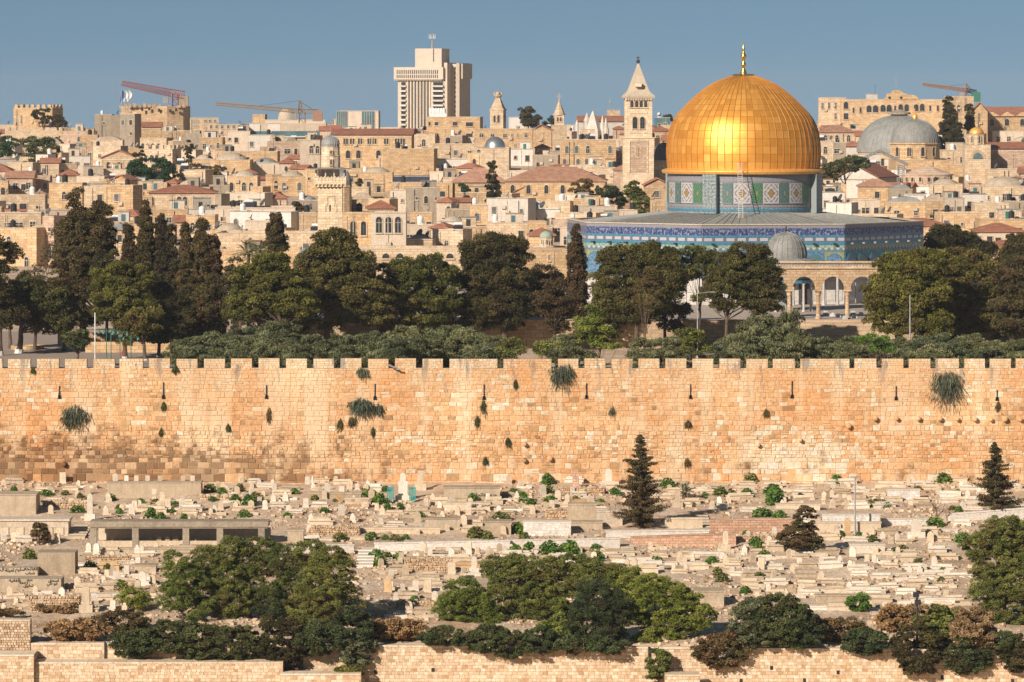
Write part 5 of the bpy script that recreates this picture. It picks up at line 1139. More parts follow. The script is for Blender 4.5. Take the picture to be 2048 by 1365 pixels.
for (x, y, rx, ry, lb) in [(680, 848, 6, 10, 'dark oval weed left below the wide grey bush'), (967, 812, 5, 13, 'dark tuft just below the fifth arrow slit'), (954, 842, 5, 9, 'dark oval tuft left under the fifth arrow slit'), (1016, 884, 6, 8, 'dark oval weed low on the rampart in the middle'), (456, 856, 5, 6, 'small round dark weed on the rampart at left'),
                           (322, 864, 4, 6, 'small dark weed below the second arrow slit'), (327, 812, 4, 7, 'tiny dark tuft right under the second arrow slit'), (537, 828, 5, 16, 'long brown tuft under the third arrow slit'), (746, 862, 3, 8, 'thin dark weed hanging below the fourth arrow slit'), (705, 844, 8, 8, 'reddish twiggy tuft under the wide grey bush'),
                           (1031, 768, 4, 7, 'small dark weed near the domed caper'), (1376, 848, 7, 6, 'twiggy dry tuft right of the conifer tip'), (1532, 826, 6, 5, 'faint twiggy tuft between sixth and seventh slits'), (1996, 812, 4, 7, 'small brown tuft under the rightmost arrow slit'), (971, 922, 5, 6, 'little green weed low above the graves, middle'), (1375, 925, 6, 6, 'red brown weed low on the rampart right of conifer'), (66, 740, 4, 5, 'tiny weed under the merlons at far left'), (350, 738, 6, 6, 'scraggly weed in a crenel at left')]:
    hang(x, y, rx, ry, lb, 'drybush' if 'brown' in lb or 'twig' in lb else 'bush', 180, 'wall_weed')
t = thing('floodlight', 'grey floodlight on a bracket projecting from the rampart top', 'floodlight', tuple(P(790, 735, WY - .5))); b = MB(); b.box(-.75, .1, -.4, .1, -.1, .05, 0, .5, Matrix.Rotation(.45, 4, 'Y')); b.build('housing', M['dishw'], t); b = MB(); b.box(.1, .6, -.3, -.1, -.25, -.15); b.box(.2, .3, -.2, .6, -.2, -.12); b.build('bracket', M['steel'], t)
# ---- cemetery trees and bushes
def cz_(py): return cemz(cemY(py))
def conifer(px, pb, pt, hw, label, mt='cypress', n=15):
    Y = cemY(pb); k = mpp(Y); zb = cemz(Y); H = (pb - pt) * k; t = thing('conifer_tree', label, 'tree', (wx(px, Y), Y, zb)); parts = []; b = MB(); b.tube([(0, 0, -.3), (.05, 0, H * .5), (0, 0, H * .97)], [.3, .18, .03], 8)
    for i in range(n * 11):
        s = (i + .5) / (n * 11); s = s ** 1.05; z = H * (.05 + .93 * s); ln = hw * k * (1 - s) ** .8 * min(1, .6 + 3 * s) * rng.uniform(.35, 1.1) * (1 + .25 * math.sin(s * 23 + px)) + .15; a = rng.uniform(0, 6.28); e_ = Vector((math.cos(a) * ln, math.sin(a) * ln, -.02 * ln + ln * .12)); 
        b.tube([(0, 0, z), (e_.x * .6, e_.y * .6, z + e_.z * .3 - ln * .05), (e_.x, e_.y, z + e_.z)], [.05, .035, .012], 4, cap=False)
        m_ = int(40 + 90 * ln); u = npr.uniform(.12, 1, m_); base = np.outer(u, np.array([e_.x, e_.y, 0])) + np.array([0, 0, z]); base[:, 2] += u ** 2 * e_.z - npr.uniform(0, .28, m_) * (1 - s * .5)
        base += npr.normal(size=(m_, 3)) * np.array([.14, .14, .05]) * (.4 + ln * .22); d_ = rdir(m_); d_[:, 2] -= .7; d_ += np.array([e_.x, e_.y, 0]) / (ln + .01) * .5; d_ /= np.linalg.norm(d_, axis=1, keepdims=True)
        sz = npr.uniform(.07, .15, (m_, 1)); U = d_ * sz; V = np.cross(U, rdir(m_)) * .5; parts.append((base, U, V, np.clip(npr.uniform(0, .8, m_) + .2 * u, 0, 1)))
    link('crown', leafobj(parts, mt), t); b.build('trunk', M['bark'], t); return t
conifer(1280, 1058, 866, 64, 'tall dark layered conifer standing alone in the cemetery before the rampart', 'cypress', 20)
conifer(1990, 1037, 882, 54, 'smaller dark conifer among graves near the right edge', 'cypress', 16)
Yt = cemY(1112)
T('bushy_tree', 'brown green bushy tree among the white tombs, right of centre', 1590, Yt, cemz(Yt), [(1598, 1085, 36, 16), (1610, 1035, 20, 22), (1600, 1065, 34, 22), (1575, 1078, 24, 16), (1625, 1085, 22, 12)], 'drybush', 170, .42, 170, .10, r0=.14)
Yt = cemY(1048); t = thing('bare_tree', 'leafless forked grey tree among tombs at right', 'tree', (wx(1873, Yt), Yt, cemz(Yt))); b = MB(); k = mpp(Yt)
def br(p, d_, l, r_, n_):
    q = p + d_ * l; b.tube([p, p.lerp(q, .5) + Vector((rng.uniform(-.05, .05), 0, 0)), q], [r_, r_ * .8, r_ * .6], 5)
    if n_: 
        for s in range(rng.choice([2, 3])): nd_ = (d_ + Vector((rng.uniform(-.9, .9), rng.uniform(-.6, .6), rng.uniform(-.1, .4)))).normalized(); br(q, nd_, l * .72, r_ * .6, n_ - 1)
br(Vector((0, 0, -.2)), Vector((.05, 0, 1)), .9, .12, 5); b.build('trunk', M['bark'], t)
# the two tree-of-heaven clumps
def aila(px, pb, ells, label, mt='broad', nc=70, per=150, size=.17, r0=.1, lean=0):
    Y = cemY(pb); return leafy(px, Y, cemz(Y), ells, label, mt, nc, per, size, .55, 'tree_of_heaven', r0, .3, .35, 16, None, lean)
aila(365, 1248, [(350, 1128, 24, 20), (372, 1160, 42, 26), (350, 1195, 30, 26), (395, 1215, 30, 22)], 'leftmost slender tree of the left clump, pale green crown', 'broadlight', 70)
aila(430, 1240, [(420, 1120, 36, 20), (450, 1150, 34, 26), (420, 1180, 34, 30)], 'second tree from the left in the left clump', 'broad', 75)
aila(500, 1236, [(520, 1100, 42, 20), (500, 1130, 50, 26), (520, 1170, 46, 34), (480, 1200, 30, 22)], 'highest tree of the left clump with broad crown', 'broad', 110)
aila(585, 1242, [(570, 1120, 36, 22), (600, 1150, 40, 26), (575, 1190, 36, 34)], 'dark leafy tree right of the highest one in the left clump', 'broad', 85)
aila(665, 1250, [(660, 1115, 32, 16), (672, 1145, 42, 24), (650, 1185, 44, 28), (690, 1205, 32, 30), (640, 1222, 30, 20)], 'rightmost tree of the left clump beside the white steps', 'broad', 110)
aila(910, 1240, [(930, 1180, 34, 18), (905, 1215, 34, 20)], 'leftmost low tree of the middle clump', 'broadlight', 50)
aila(1050, 1242, [(1045, 1130, 30, 20), (1060, 1190, 40, 34), (1050, 1225, 40, 26)], 'slender tree between the two tall airy trees', 'broad', 70)
aila(1240, 1246, [(1250, 1160, 34, 18), (1255, 1200, 36, 30), (1260, 1235, 36, 26)], 'leafy tree between the dense dark one and the wide light one', 'broadlight', 80)
aila(1210, 1240, [(1150, 1125, 40, 12), (1225, 1150, 30, 16)], 'thin topped tree behind the dense dark rounded one', 'broad', 40)
aila(620, 1246, [(620, 1100, 30, 16), (625, 1165, 30, 36), (610, 1220, 34, 24)], 'upright tree between the two right trees of the left clump', 'broad', 70)
aila(465, 1240, [(465, 1100, 26, 18), (460, 1200, 40, 30)], 'tree squeezed behind the highest one of the left clump', 'broad', 60)
aila(545, 1240, [(545, 1210, 40, 26)], 'young low tree in shade under the left clump', 'bush', 40)
aila(960, 1245, [(935, 1200, 44, 16), (950, 1222, 36, 20), (975, 1240, 26, 16), (900, 1205, 22, 10)], 'light green low tree at the left of the middle clump', 'broadlight', 70, size=.2)
aila(1010, 1240, [(1000, 1135, 36, 18), (1030, 1160, 40, 26), (1000, 1195, 34, 26)], 'tall airy tree, left part of the middle clump', 'broad', 80)
aila(1085, 1243, [(1090, 1135, 38, 18), (1110, 1165, 46, 26), (1080, 1200, 40, 28)], 'tall airy tree at the centre of the middle clump', 'broad', 95)
aila(1165, 1245, [(1170, 1140, 36, 16), (1210, 1145, 36, 12), (1160, 1170, 34, 20)], 'flat topped airy tree right of centre in the middle clump', 'broad', 60)
aila(1190, 1288, [(1195, 1205, 44, 34), (1185, 1245, 52, 34), (1225, 1230, 34, 36)], 'dense dark rounded tree in the middle clump', 'bush', 150, 190, .14)
aila(1125, 1285, [(1125, 1235, 18, 30), (1110, 1260, 26, 16), (1145, 1262, 22, 14)], 'small bright tree of long drooping leaves in front of the middle clump', 'broadlight', 40, size=.24)
aila(1310, 1280, [(1305, 1165, 30, 14), (1330, 1185, 50, 20), (1300, 1215, 40, 26), (1370, 1220, 42, 26), (1400, 1232, 30, 18), (1345, 1255, 46, 22), (1290, 1180, 26, 16)], 'wide light green tree at the right end of the middle clump', 'broadlight', 170, 150, .18, .13)
aila(1290, 1285, [(1295, 1278, 22, 14)], 'tuft of leaves over the block wall by the drain pipe', 'broadlight', 10)
aila(2010, 1245, [(2010, 1060, 40, 22), (1975, 1085, 34, 20), (2035, 1090, 44, 34), (1950, 1098, 24, 16), (1990, 1130, 44, 30), (2040, 1150, 46, 44), (1985, 1180, 40, 26), (2020, 1215, 50, 30)], 'big leafy tree at the lower right edge', 'broad', 260, 170, .18, .2)
aila(250, 1222, [(265, 1195, 26, 14), (285, 1205, 20, 12)], 'sparse small tree left of the left clump', 'broadlight', 22, 110)
# bushes spilling over the retaining walls
def bush(px, py, rx, ry, mt, label, Y=None, nc=None, per=170, size=.12, droop=.4, cr_=.45, name='bush'):
    Y = Y or cemY(min(1288, py + ry)); k = mpp(Y); z = wz(py + ry, Y); t = thing(name, label, 'bush', (wx(px, Y), Y, z)); rz_ = ry * k
    c = crown([(0, rz_, rx * k * 1.15, rz_ * 1.15, min(rx * k, 1.6))], nc or int(rx * ry / 14), cr_, per, size, .8, .5, .4, droop); link('foliage', leafobj([c], mt), t)
    b = MB()
    for i in range(5): q = c[4][rng.randrange(len(c[4]))]; b.tube([(0, 0, -.1), (q[0] * .5, q[1] * .5, q[2] * .4), tuple(q)], [.05, .035, .015], 5)
    b.build('stem', M['bark'], t); return t
for (x, y, rx, ry, mt, lb) in [(270, 1290, 48, 24, 'bush', 'leftmost dark bush hanging over the lower wall'), (335, 1275, 50, 30, 'bush', 'second dark bush from left over the lower wall'), (395, 1282, 40, 36, 'bush', 'dark bush under the pale crowned slender tree'), (465, 1290, 56, 36, 'bush', 'wide dark bush over the wall left of the brown topped one'),
                               (560, 1285, 58, 42, 'pinedark', 'big brown topped bush above the dark doorway'), (625, 1278, 40, 34, 'bush', 'dark bush right of the doorway'), (700, 1262, 40, 40, 'bush', 'tall dull bush at the step of the lower wall'), (712, 1300, 34, 30, 'olive', 'pale leaved bush hanging where the lower wall steps up'),
                               (150, 1262, 64, 20, 'dry', 'heap of dry orange creeper on the lower left walls'), (240, 1245, 50, 20, 'drybush', 'brown tangled creeper left of the dark hanging bushes'), (125, 1218, 48, 6, 'dry', 'thin line of red dry grass above the lower left wall'), (800, 1262, 54, 20, 'dry', 'orange dry brush between the two tree clumps'),
                               (745, 1262, 30, 16, 'bush', 'low dark shrub left of the orange dry brush'), (895, 1275, 52, 16, 'bush', 'trailing dark bush over the wall left of the middle clump'), (975, 1280, 50, 22, 'bush', 'trailing bush over the wall below the airy trees'), (1020, 1290, 34, 26, 'bush', 'lowest hanging dark bush of the middle part'),
                               (1085, 1285, 44, 24, 'bush', 'trailing bush over the wall centre'), (1150, 1290, 44, 18, 'bush', 'trailing bush right of the wall centre'), (1215, 1290, 40, 18, 'bush', 'trailing bush under the dense dark rounded tree'),
                               (1508, 1250, 44, 44, 'olive', 'feathery grey green bush, left half'), (1560, 1245, 60, 46, 'bush', 'large feathery green bush by the block wall'), (1610, 1262, 34, 34, 'bush', 'right shoulder of the large feathery bush'), (1440, 1302, 48, 34, 'drybush', 'brown leaved bush hanging over the block wall'),
                               (1735, 1285, 46, 22, 'bush', 'dark low bush left of the black street lamp'), (1835, 1300, 44, 50, 'pinedark', 'olive brown bush around the black street lamp foot'), (1880, 1250, 44, 34, 'broad', 'leafy green bush right of the black street lamp'), (1935, 1310, 44, 36, 'bush', 'dark bush hanging near the right end of the wall'),
                               (1860, 1228, 60, 12, 'dry', 'orange dry stalks above the leafy bush at right'), (1790, 1240, 30, 24, 'dry', 'clump of hanging orange dry leaves left of the lamp'), (1950, 1260, 44, 36, 'dry', 'large clump of orange dry leaves right of the lamp'), (2000, 1285, 30, 18, 'bush', 'dark low bush by the right corner of the wall'),
                               (2035, 1310, 28, 34, 'pinedark', 'bush cut by the right edge at the bottom'), (1316, 1333, 22, 30, 'broad', 'round clipped shrub standing against the block wall'), (697, 1346, 26, 12, 'pinegreen', 'low olive brown shrub at the bottom edge'), (1680, 1262, 50, 22, 'drybush', 'dry twiggy scrub between feathery bush and lamp'),
                               (1720, 1208, 20, 18, 'weed', 'spiky green shrub among the lower right tombs'), (20, 1226, 26, 5, 'drybush', 'low brown scrub on the lower left rubble wall'), (80, 1070, 14, 20, 'drybush', 'twiggy little bush before the niche building')]:
    lowY = 402.6 if y + ry > 1288 else None
    if 'block wall' in lb and 'clipped' in lb: lowY = 401.8
    if 'bottom edge' in lb and 'olive' in lb: lowY = 401.5
    if 'twiggy' in lb and 'niche' in lb: lowY = cemY(1090)
    bush(x, y, rx, ry, mt, lb, lowY, per=150 if mt != 'dry' else 110, size=.13 if mt != 'dry' else .2)
# small green shrubs between the graves
sp3 = []
for i in range(3):
    n = 420; d_ = rdir(n); d_[:, 2] = np.abs(d_[:, 2]); C_ = d_ * npr.uniform(.2, 1, (n, 1)) ** .5 * np.array([.62 + .15 * i, .5, .55]); a = rdir(n); a[:, 2] = np.abs(a[:, 2]) * .3 - .2; b_ = np.cross(a, rdir(n))
    sp3.append((quads('shrub', C_, a * .13, b_ * .09, M['weed'], npr.uniform(0, 1, n)), quads('shrub', C_, a * .13, b_ * .09, M['broad'], npr.uniform(0, 1, n))))
for (x, y, s) in [(28, 982, 1), (52, 985, .8), (92, 985, 1.1), (130, 985, 1), (160, 990, .8), (175, 997, .7), (222, 995, .9), (238, 1010, .6), (282, 1000, .9), (310, 1002, .8), (302, 1030, 1.3), (350, 1005, .8), (322, 1035, 1.2), (368, 1038, 1), (420, 980, 1.2), (445, 985, 1.3), (480, 982, 1.3), (425, 1000, .8), (470, 1003, 1.2), (498, 1008, 1.6), (512, 1000, 1.4), (155, 1022, 1.2), (240, 1022, .8), (344, 1022, .7), (488, 1028, 1.1), (575, 1030, .9),
                  (590, 985, 1), (550, 985, .9), (650, 1020, 1.1), (670, 1000, .6), (628, 996, .8), (735, 985, 1.4), (760, 1000, 1.7), (748, 975, 1), (775, 1020, 1.1), (800, 1012, 1), (770, 978, 1.1), (840, 1030, .9), (945, 1000, 1.2), (1002, 1035, 1.5), (950, 1070, 1.8), (975, 1075, 1.2), (1035, 1058, 1.6), (1050, 1078, 1.1), (680, 1075, 1.4), (742, 1075, 1.2), (770, 1075, .9), (790, 1078, .9), (812, 1075, .9), (755, 1110, 1.2), (775, 1112, 1), (800, 1112, 1.1), (762, 1130, 1.4), (805, 1130, .7),
                  (1028, 990, 1.3), (1046, 1000, 1.6), (1062, 1008, 1.2), (1095, 965, 1.5), (1100, 985, 1.6), (1102, 1002, 1.2), (1152, 995, .8), (1200, 998, .7), (1230, 985, 1.2), (1335, 970, 1.3), (1410, 990, .9), (1440, 988, 1.6), (1388, 955, 1.5), (1500, 960, 1.6), (1495, 990, 1.2), (1465, 985, .8), (1030, 1105, 1.5), (1058, 1100, 1.2), (1100, 1106, 1.8), (1140, 1106, 1.8), (1128, 1096, 1), (1192, 1095, 1.1), (1195, 1118, 1.4), (1195, 1135, 1.5), (1215, 1140, 1), (1025, 1120, 1), (1312, 1118, .9), (1425, 1125, 1.4), (1435, 1148, 1.2), (1445, 1160, 1),
                  (1492, 1065, .7), (1512, 1088, 1.2), (1510, 955, 1), (1560, 945, 1.4), (1650, 950, 1.8), (1672, 962, 1.3), (1545, 985, 1.8), (1550, 1005, 2), (1520, 1028, 1.4), (1560, 1030, 1.3), (1535, 1025, 1), (1700, 955, 1.4), (1715, 950, 1.0), (1800, 952, 1), (1830, 950, 1.2), (1885, 960, 1.8), (1920, 958, 1), (1915, 985, 1), (1755, 1010, 1.6), (1775, 1012, 1), (1835, 975, .8), (1870, 1050, 1.4), (1680, 1075, 1.2), (1745, 1080, 1.1), (1720, 1070, 1), (1925, 1080, 1.3), (1805, 1098, 1), (1790, 1100, .8), (1515, 1095, 1), (1530, 1110, 1.1),
                  (1885, 1140, .9), (1870, 1110, .8), (1882, 1160, .7), (1518, 1150, .8), (1490, 1185, 1.1), (1425, 1185, .7), (1835, 1120, .6), (1918, 1020, .9), (1905, 1012, .7), (1990, 960, 1), (58, 1112, 1.4), (180, 1128, .9), (215, 1135, 1), (240, 1178, 1.3), (830, 1205, 1.2), (645, 1115, 1.2), (825, 1190, .8), (985, 1222, 1), (1640, 955, 1.2), (1600, 990, .8), (1440, 950, .8), (870, 1000, .6)]:
    Y = cemY(y + 5); X = wx(x, Y); o = link('shrub', sp3[cr.randrange(3)][0 if cr.random() < .72 else 1], None, (X, Y, ground_z(X, Y) - .05), cr.uniform(0, 6)); q = s * .98; o.scale = (q, q, q * cr.uniform(1.1, 1.6))
    later(o, '%s fresh green shrub between the graves' % ('small' if s < 1 else 'knee high' if s < 1.4 else 'bushy'), 'shrub', x, y, LM, 'green shrubs between the graves')
# dry grass patches: uncountable
n = 16000; C_ = []; 
while len(C_) < n:
    px, py = npr.uniform(-40, 2090), npr.uniform(972, 1288)
    if math.sin(px * .021 + py * .05) + math.sin(px * .053 - py * .09 + 2) + npr.uniform(-.6, .6) < .75: continue
    Y = cemY(py); X = wx(px, Y); C_.append((X, Y, ground_z(X, Y) + .05))
C_ = np.array(C_); a = rdir(n) * .10; a[:, 2] = np.abs(a[:, 2]) + .05; kind(link('dry_grass', quads('dry_grass', C_, a, np.cross(a, rdir(n)) * .3, M['dry'], npr.uniform(0, 1, n))), 'stuff')
# ---------------- posts and lamps
Yp = cemY(1068); t = thing('lamp_post', 'tall slim grey lamp post standing in the cemetery at right', 'lamp post', tuple(P(1710, 1068, Yp))); h = 112 * mpp(Yp)
b = MB(); b.tube([(0, 0, -.2), (0, 0, h)], [.11, .07], 8); b.build('pole', M['steel'], t); b = MB(); b.box(-.45, .5, -.2, .2, h, h + .12); b.box(-.1, .1, -.5, .0, h - .05, h + .1); b.build('lamp', M['steel'], t)
Yp = 403.8; t = thing('street_lamp', 'black street lamp with two stacked floodlights at lower right', 'lamp post', tuple(P(1834, 1290, Yp))); h = 110 * mpp(Yp); k = mpp(Yp)
b = MB(); b.tube([(0, 0, -.2), (0, 0, h)], [.11, .08], 8); b.build('pole', M['iron'], t)
for (dx, dz) in ((.05, 85), (-.1, 100)):
    b = MB(); b.box(-.26, .26, -.35, .2, -.2, .24); b.box(-.2, .2, -.38, -.352, -.14, .18, 1); b.build('floodlight', [M['black'], M['pane']], t, (dx, -.1, dz * k))
t = thing('post', 'thin white upright post at the rampart foot', 'post', tuple(P(625, 978, cemY(978)))); b = MB(); b.tube([(0, 0, -.2), (0, 0, 1.4)], .08, 8); b.build('shaft', M['whitep'], t)
t = thing('water_pipe', 'dark drain pipe fixed to the block wall above the round shrub', 'pipe', tuple(P(1298, 1330, 402.8))); b = MB(); b.tube([(0, 0, 0), (0, 0, 1.6)], .09, 8); b.build('pipe', M['iron'], t)
t = thing('water_pipe', 'dark drain pipe fixed to the lower left block wall', 'pipe', tuple(P(210, 1322, 403.0))); b = MB(); b.tube([(0, 0, 0), (0, 0, 1.7)], .08, 8); b.build('pipe', M['iron'], t)
t = thing('lamp_post', 'slim white pole with two lamp arms between pines left of the arcade', 'lamp post', tuple(P(1395, 690, 575))); t.location.z = ESP; h = wz(578, 575) - ESP; b = MB(); b.tube([(0, 0, 0), (0, 0, h)], [.10, .05], 8); b.build('pole', M['steel'], t)
for s in (-1, 1): b = MB(); b.tube([(0, 0, h - .6), (s * 1.6, 0, h - .4)], .04, 5); b.box(s * 1.9 - .35, s * 1.9 + .35, -.10, .10, h - .45, h - .36); b.build('lamp', M['steel'], t)
t = thing('lamp_post', 'slim pole rising behind the arcade side pines at right', 'lamp post', tuple(P(1820, 690, 570))); t.location.z = ESP; b = MB(); b.tube([(0, 0, 0), (0, 0, wz(590, 570) - ESP)], [.12, .06], 8); b.build('pole', M['steel'], t)
for (x, y, hp) in [(222, 708, 50), (240, 720, 60), (262, 712, 42), (213, 712, 55)]:
    Yp = 560; t = link('garden_lamp', None, None, P(x, y, Yp)); h = hp * mpp(Yp); b = MB(); b.tube([(0, 0, -1.5), (0, 0, h)], [.08, .05], 6); b.build('pole', M['greenp'], t)
    for s in (-1, 1):
        b = MB(); b.tube([(0, 0, h - .5), (s * .5, 0, h - .1), (s * .9, 0, h - .3)], .03, 4); b.build('arm', M['greenp'], t)
        b = MB(); b.lathe([(.02, h - .25), (.14, h - .4), (.2, h - .62), (.0, h - .62)], 8, (s * .9, 0)); b.build('lamp_shade', M['greenp'], t)
    later(t, 'green double armed garden lamp behind the rampart at left', 'lamp post', x, y, [(240, 690, 'the white trunked pines')], 'garden lamps')
t = thing('tree_planter', 'round stone planter ring on the esplanade at far left', 'planter', tuple(P(55, 683, 600))); t.location.z = ESP; b = MB(); b.lathe([(2.2, 0), (2.2, .55), (1.8, .55), (1.8, .3), (0, .3)], 24); b.build('ring', M['arcst'], t)
t = thing('white_pole', 'thin white pole on the esplanade at left', 'pole', tuple(P(190, 708, 575))); t.location.z = ESP; b = MB(); b.tube([(0, 0, 0), (0, 0, 6)], .07, 6); b.build('shaft', M['whitep'], t)
t = thing('stone_kiosk', 'low stone wall block with dark window under the left pines', 'wall', (wx(160, 610), 610, ESP)); b = MB(); b.box(-3, 5, 0, 1.5, 0, 1.6); b.build('wall', M['arcst'], t)
t = thing('low_wall', 'low orange stone garden wall behind the whitewashed trunks', 'wall', (wx(255, 592), 592, ESP)); b = MB(); b.box(-5.5, 5.5, 0, .6, 0, 1.4); b.build('wall', M['sand'], t)
# a person in red sitting behind the rampart
t = link('person', None, None, P(247, 716, 580)); b = MB()
me = bpy.data.meshes.new('body'); vs = [(0, 0, .35), (0, 0, .62), (0, 0, .86), (0, -.02, .95), (0, -.03, 1.1), (.2, 0, .82), (.27, -.16, .6), (.18, -.3, .5), (-.2, 0, .82), (-.27, -.16, .6), (-.18, -.3, .5), (.12, -.3, .38), (.13, -.42, .05), (-.12, -.3, .38), (-.13, -.42, .05)]
me.from_pydata(vs, [(0, 1), (1, 2), (2, 3), (3, 4), (2, 5), (5, 6), (6, 7), (2, 8), (8, 9), (9, 10), (0, 11), (11, 12), (0, 13), (13, 14)], []); ob = link('body', me, t); mo = ob.modifiers.new('skin', 'SKIN')
for i, r_ in enumerate([.17, .16, .15, .06, .11, .07, .055, .04, .07, .055, .04, .1, .06, .1, .06]): me.skin_vertices[0].data[i].radius = (r_, r_)
me.skin_vertices[0].data[0].use_root = True; ob.modifiers.new('sub', 'SUBSURF').levels = 1; me.materials.append(plain('red_clothes', (.55, .03, .03), .8)); t['label'] = 'person in red clothes sitting behind the rampart at left'; t['category'] = 'person'; THINGS.append(t)
# ================================================================ the city on the hill
LMC = [(68, 235, 'the left crenellated tower'), (305, 240, 'the broad citadel tower'), (430, 255, 'the long grid windowed hotel block'), (572, 230, 'the pale domed building on the skyline'), (715, 240, 'the glass fronted building'),
       (865, 200, 'the white tower block'), (996, 225, 'the squat pyramid roofed church tower'), (1118, 240, 'the thin spired church tower'), (1277, 240, 'the tall square bell tower'), (1800, 215, 'the long gabled school on the skyline'),
       (1810, 275, 'the twin grey domes'), (1958, 270, 'the little gold domed chapel'), (660, 330, 'the stone minaret'), (745, 290, 'the long orange schoolhouse'), (990, 287, 'the silver dome'), (985, 355, 'the pointed fir among roofs'),
       (1090, 365, 'the large faded hip roof'), (1060, 430, 'the white washed terrace house'), (770, 460, 'the school with tall arched windows'), (365, 380, 'the red hipped roof with arched windows'), (300, 345, 'the dark green garden trees'),
       (1093, 480, 'the small green dome'), (1740, 355, 'the white gabled hall'), (1860, 345, 'the curved apse'), (1710, 400, 'the white flat blocks beside the shrine'), (1990, 460, 'the small hipped red roof at right'), (150, 390, 'the big plain stone house at left'), (905, 320, 'the red balcony house'), (60, 440, 'the far left terraces'), (500, 350, 'the pair of low domed houses'),
       (1900, 400, 'the crowded right hand roofs'), (1200, 400, 'the garden trees under the bell tower'), (480, 430, 'the white walled yard')]
WM = {}; M['shut'] = plain('window_shutter', (.12, .12, .11), .7)
def win_mesh(w, h, arch, st=0):
    key = (round(w, 1), round(h, 1), arch, st)
    if key not in WM:
        w, h = key[0], key[1]; b = MB()
        def outl(w_, h_): return [(-w_ / 2, -h_ / 2), (w_ / 2, -h_ / 2)] + ([(w_ / 2 * math.cos(math.pi * i / 6), h_ / 2 - w_ / 2 + w_ / 2 * math.sin(math.pi * i / 6)) for i in range(7)] if arch else [(w_ / 2, h_ / 2), (-w_ / 2, h_ / 2)])
        o1, o2 = outl(w + .3, h + .3), outl(w, h); n = len(o1)
        b.poly([(x, -.12, z) for x, z in o1] + [(x, -.12, z) for x, z in o2] + [(x, 0, z) for x, z in o1] + [(x, -.02, z) for x, z in o2],
               [(i, (i + 1) % n, n + (i + 1) % n, n + i) for i in range(n)] + [(i, 2 * n + i, 2 * n + (i + 1) % n, (i + 1) % n) for i in range(n)] + [(n + i, n + (i + 1) % n, 3 * n + (i + 1) % n, 3 * n + i) for i in range(n)], 0)
        b.poly([(x, -.02, z) for x, z in o2], [tuple(range(n))], 1)
        b.box(-.04, .04, -.05, -.021, -h / 2, h / 2 - (w / 2 if arch else 0), 2); b.box(-w / 2, w / 2, -.06, -.022, h * .12, h * .12 + .07, 2)
        b.box(-w / 2 - .2, w / 2 + .2, -.22, 0.0, -h / 2 - .22, -h / 2 - .1, 0)
        WM[key] = b.mesh('window', [M['frame'] if st != 2 else M['cream'], M['pane'] if st != 1 else M['shut'], M['frame'] if st == 0 else M['dish']])
    return WM[key]
HOUSES = []
fr = random.Random(99)
MW = {'cream': 'cream stone', 'sand': 'golden stone', 'pink': 'pinkish stone', 'white': 'white plastered', 'pale': 'pale plastered', 'concrete': 'grey concrete', 'old': 'weathered old stone'}
def roofmesh(b, w, d, h, kind_, rh, ov=.45, m=0):
    a = ov
    if kind_ == 'hip':
        rl = min(w, d) * .5; 
        if w >= d: r1, r2 = (rl, d / 2), (w - rl, d / 2)
        else: r1, r2 = (w / 2, rl), (w / 2, d - rl)
        v = [(-a, -a, h), (w + a, -a, h), (w + a, d + a, h), (-a, d + a, h), (r1[0], r1[1], h + rh), (r2[0], r2[1], h + rh)]
        fs = [(0, 1, 5, 4), (1, 2, 5), (2, 3, 4, 5), (3, 0, 4)] if w >= d else [(0, 1, 4), (1, 2, 5, 4), (2, 3, 5), (3, 0, 4, 5)]
        b.poly(v, fs + [(3, 2, 1, 0)], m); b.box(-a, w + a, -a - .02, -a + .1, h - .18, h + .02, m)
    elif kind_ == 'gab':      # ridge runs across the view, slope faces the viewer
        b.poly([(-a, -a, h), (w + a, -a, h), (w + a, d + a, h), (-a, d + a, h), (-a, d / 2, h + rh), (w + a, d / 2, h + rh)], [(0, 1, 5, 4), (2, 3, 4, 5), (1, 2, 5), (3, 0, 4), (3, 2, 1, 0)], m)
    elif kind_ == 'ped':      # gable end faces the viewer
        b.poly([(-a, -a, h), (w + a, -a, h), (w + a, d + a, h), (-a, d + a, h), (w / 2, -a, h + rh), (w / 2, d + a, h + rh), (-a, -a, h + .2), (w + a, -a, h + .2), (w + a, d + a, h + .2), (-a, d + a, h + .2), (w / 2, -a, h + rh + .25), (w / 2, d + a, h + rh + .25)],
               [(6, 10, 11, 9), (7, 8, 11, 10), (0, 4, 10, 6), (4, 1, 7, 10), (3, 0, 6, 9), (1, 2, 8, 7), (0, 3, 5, 4), (2, 1, 4, 5)], m)
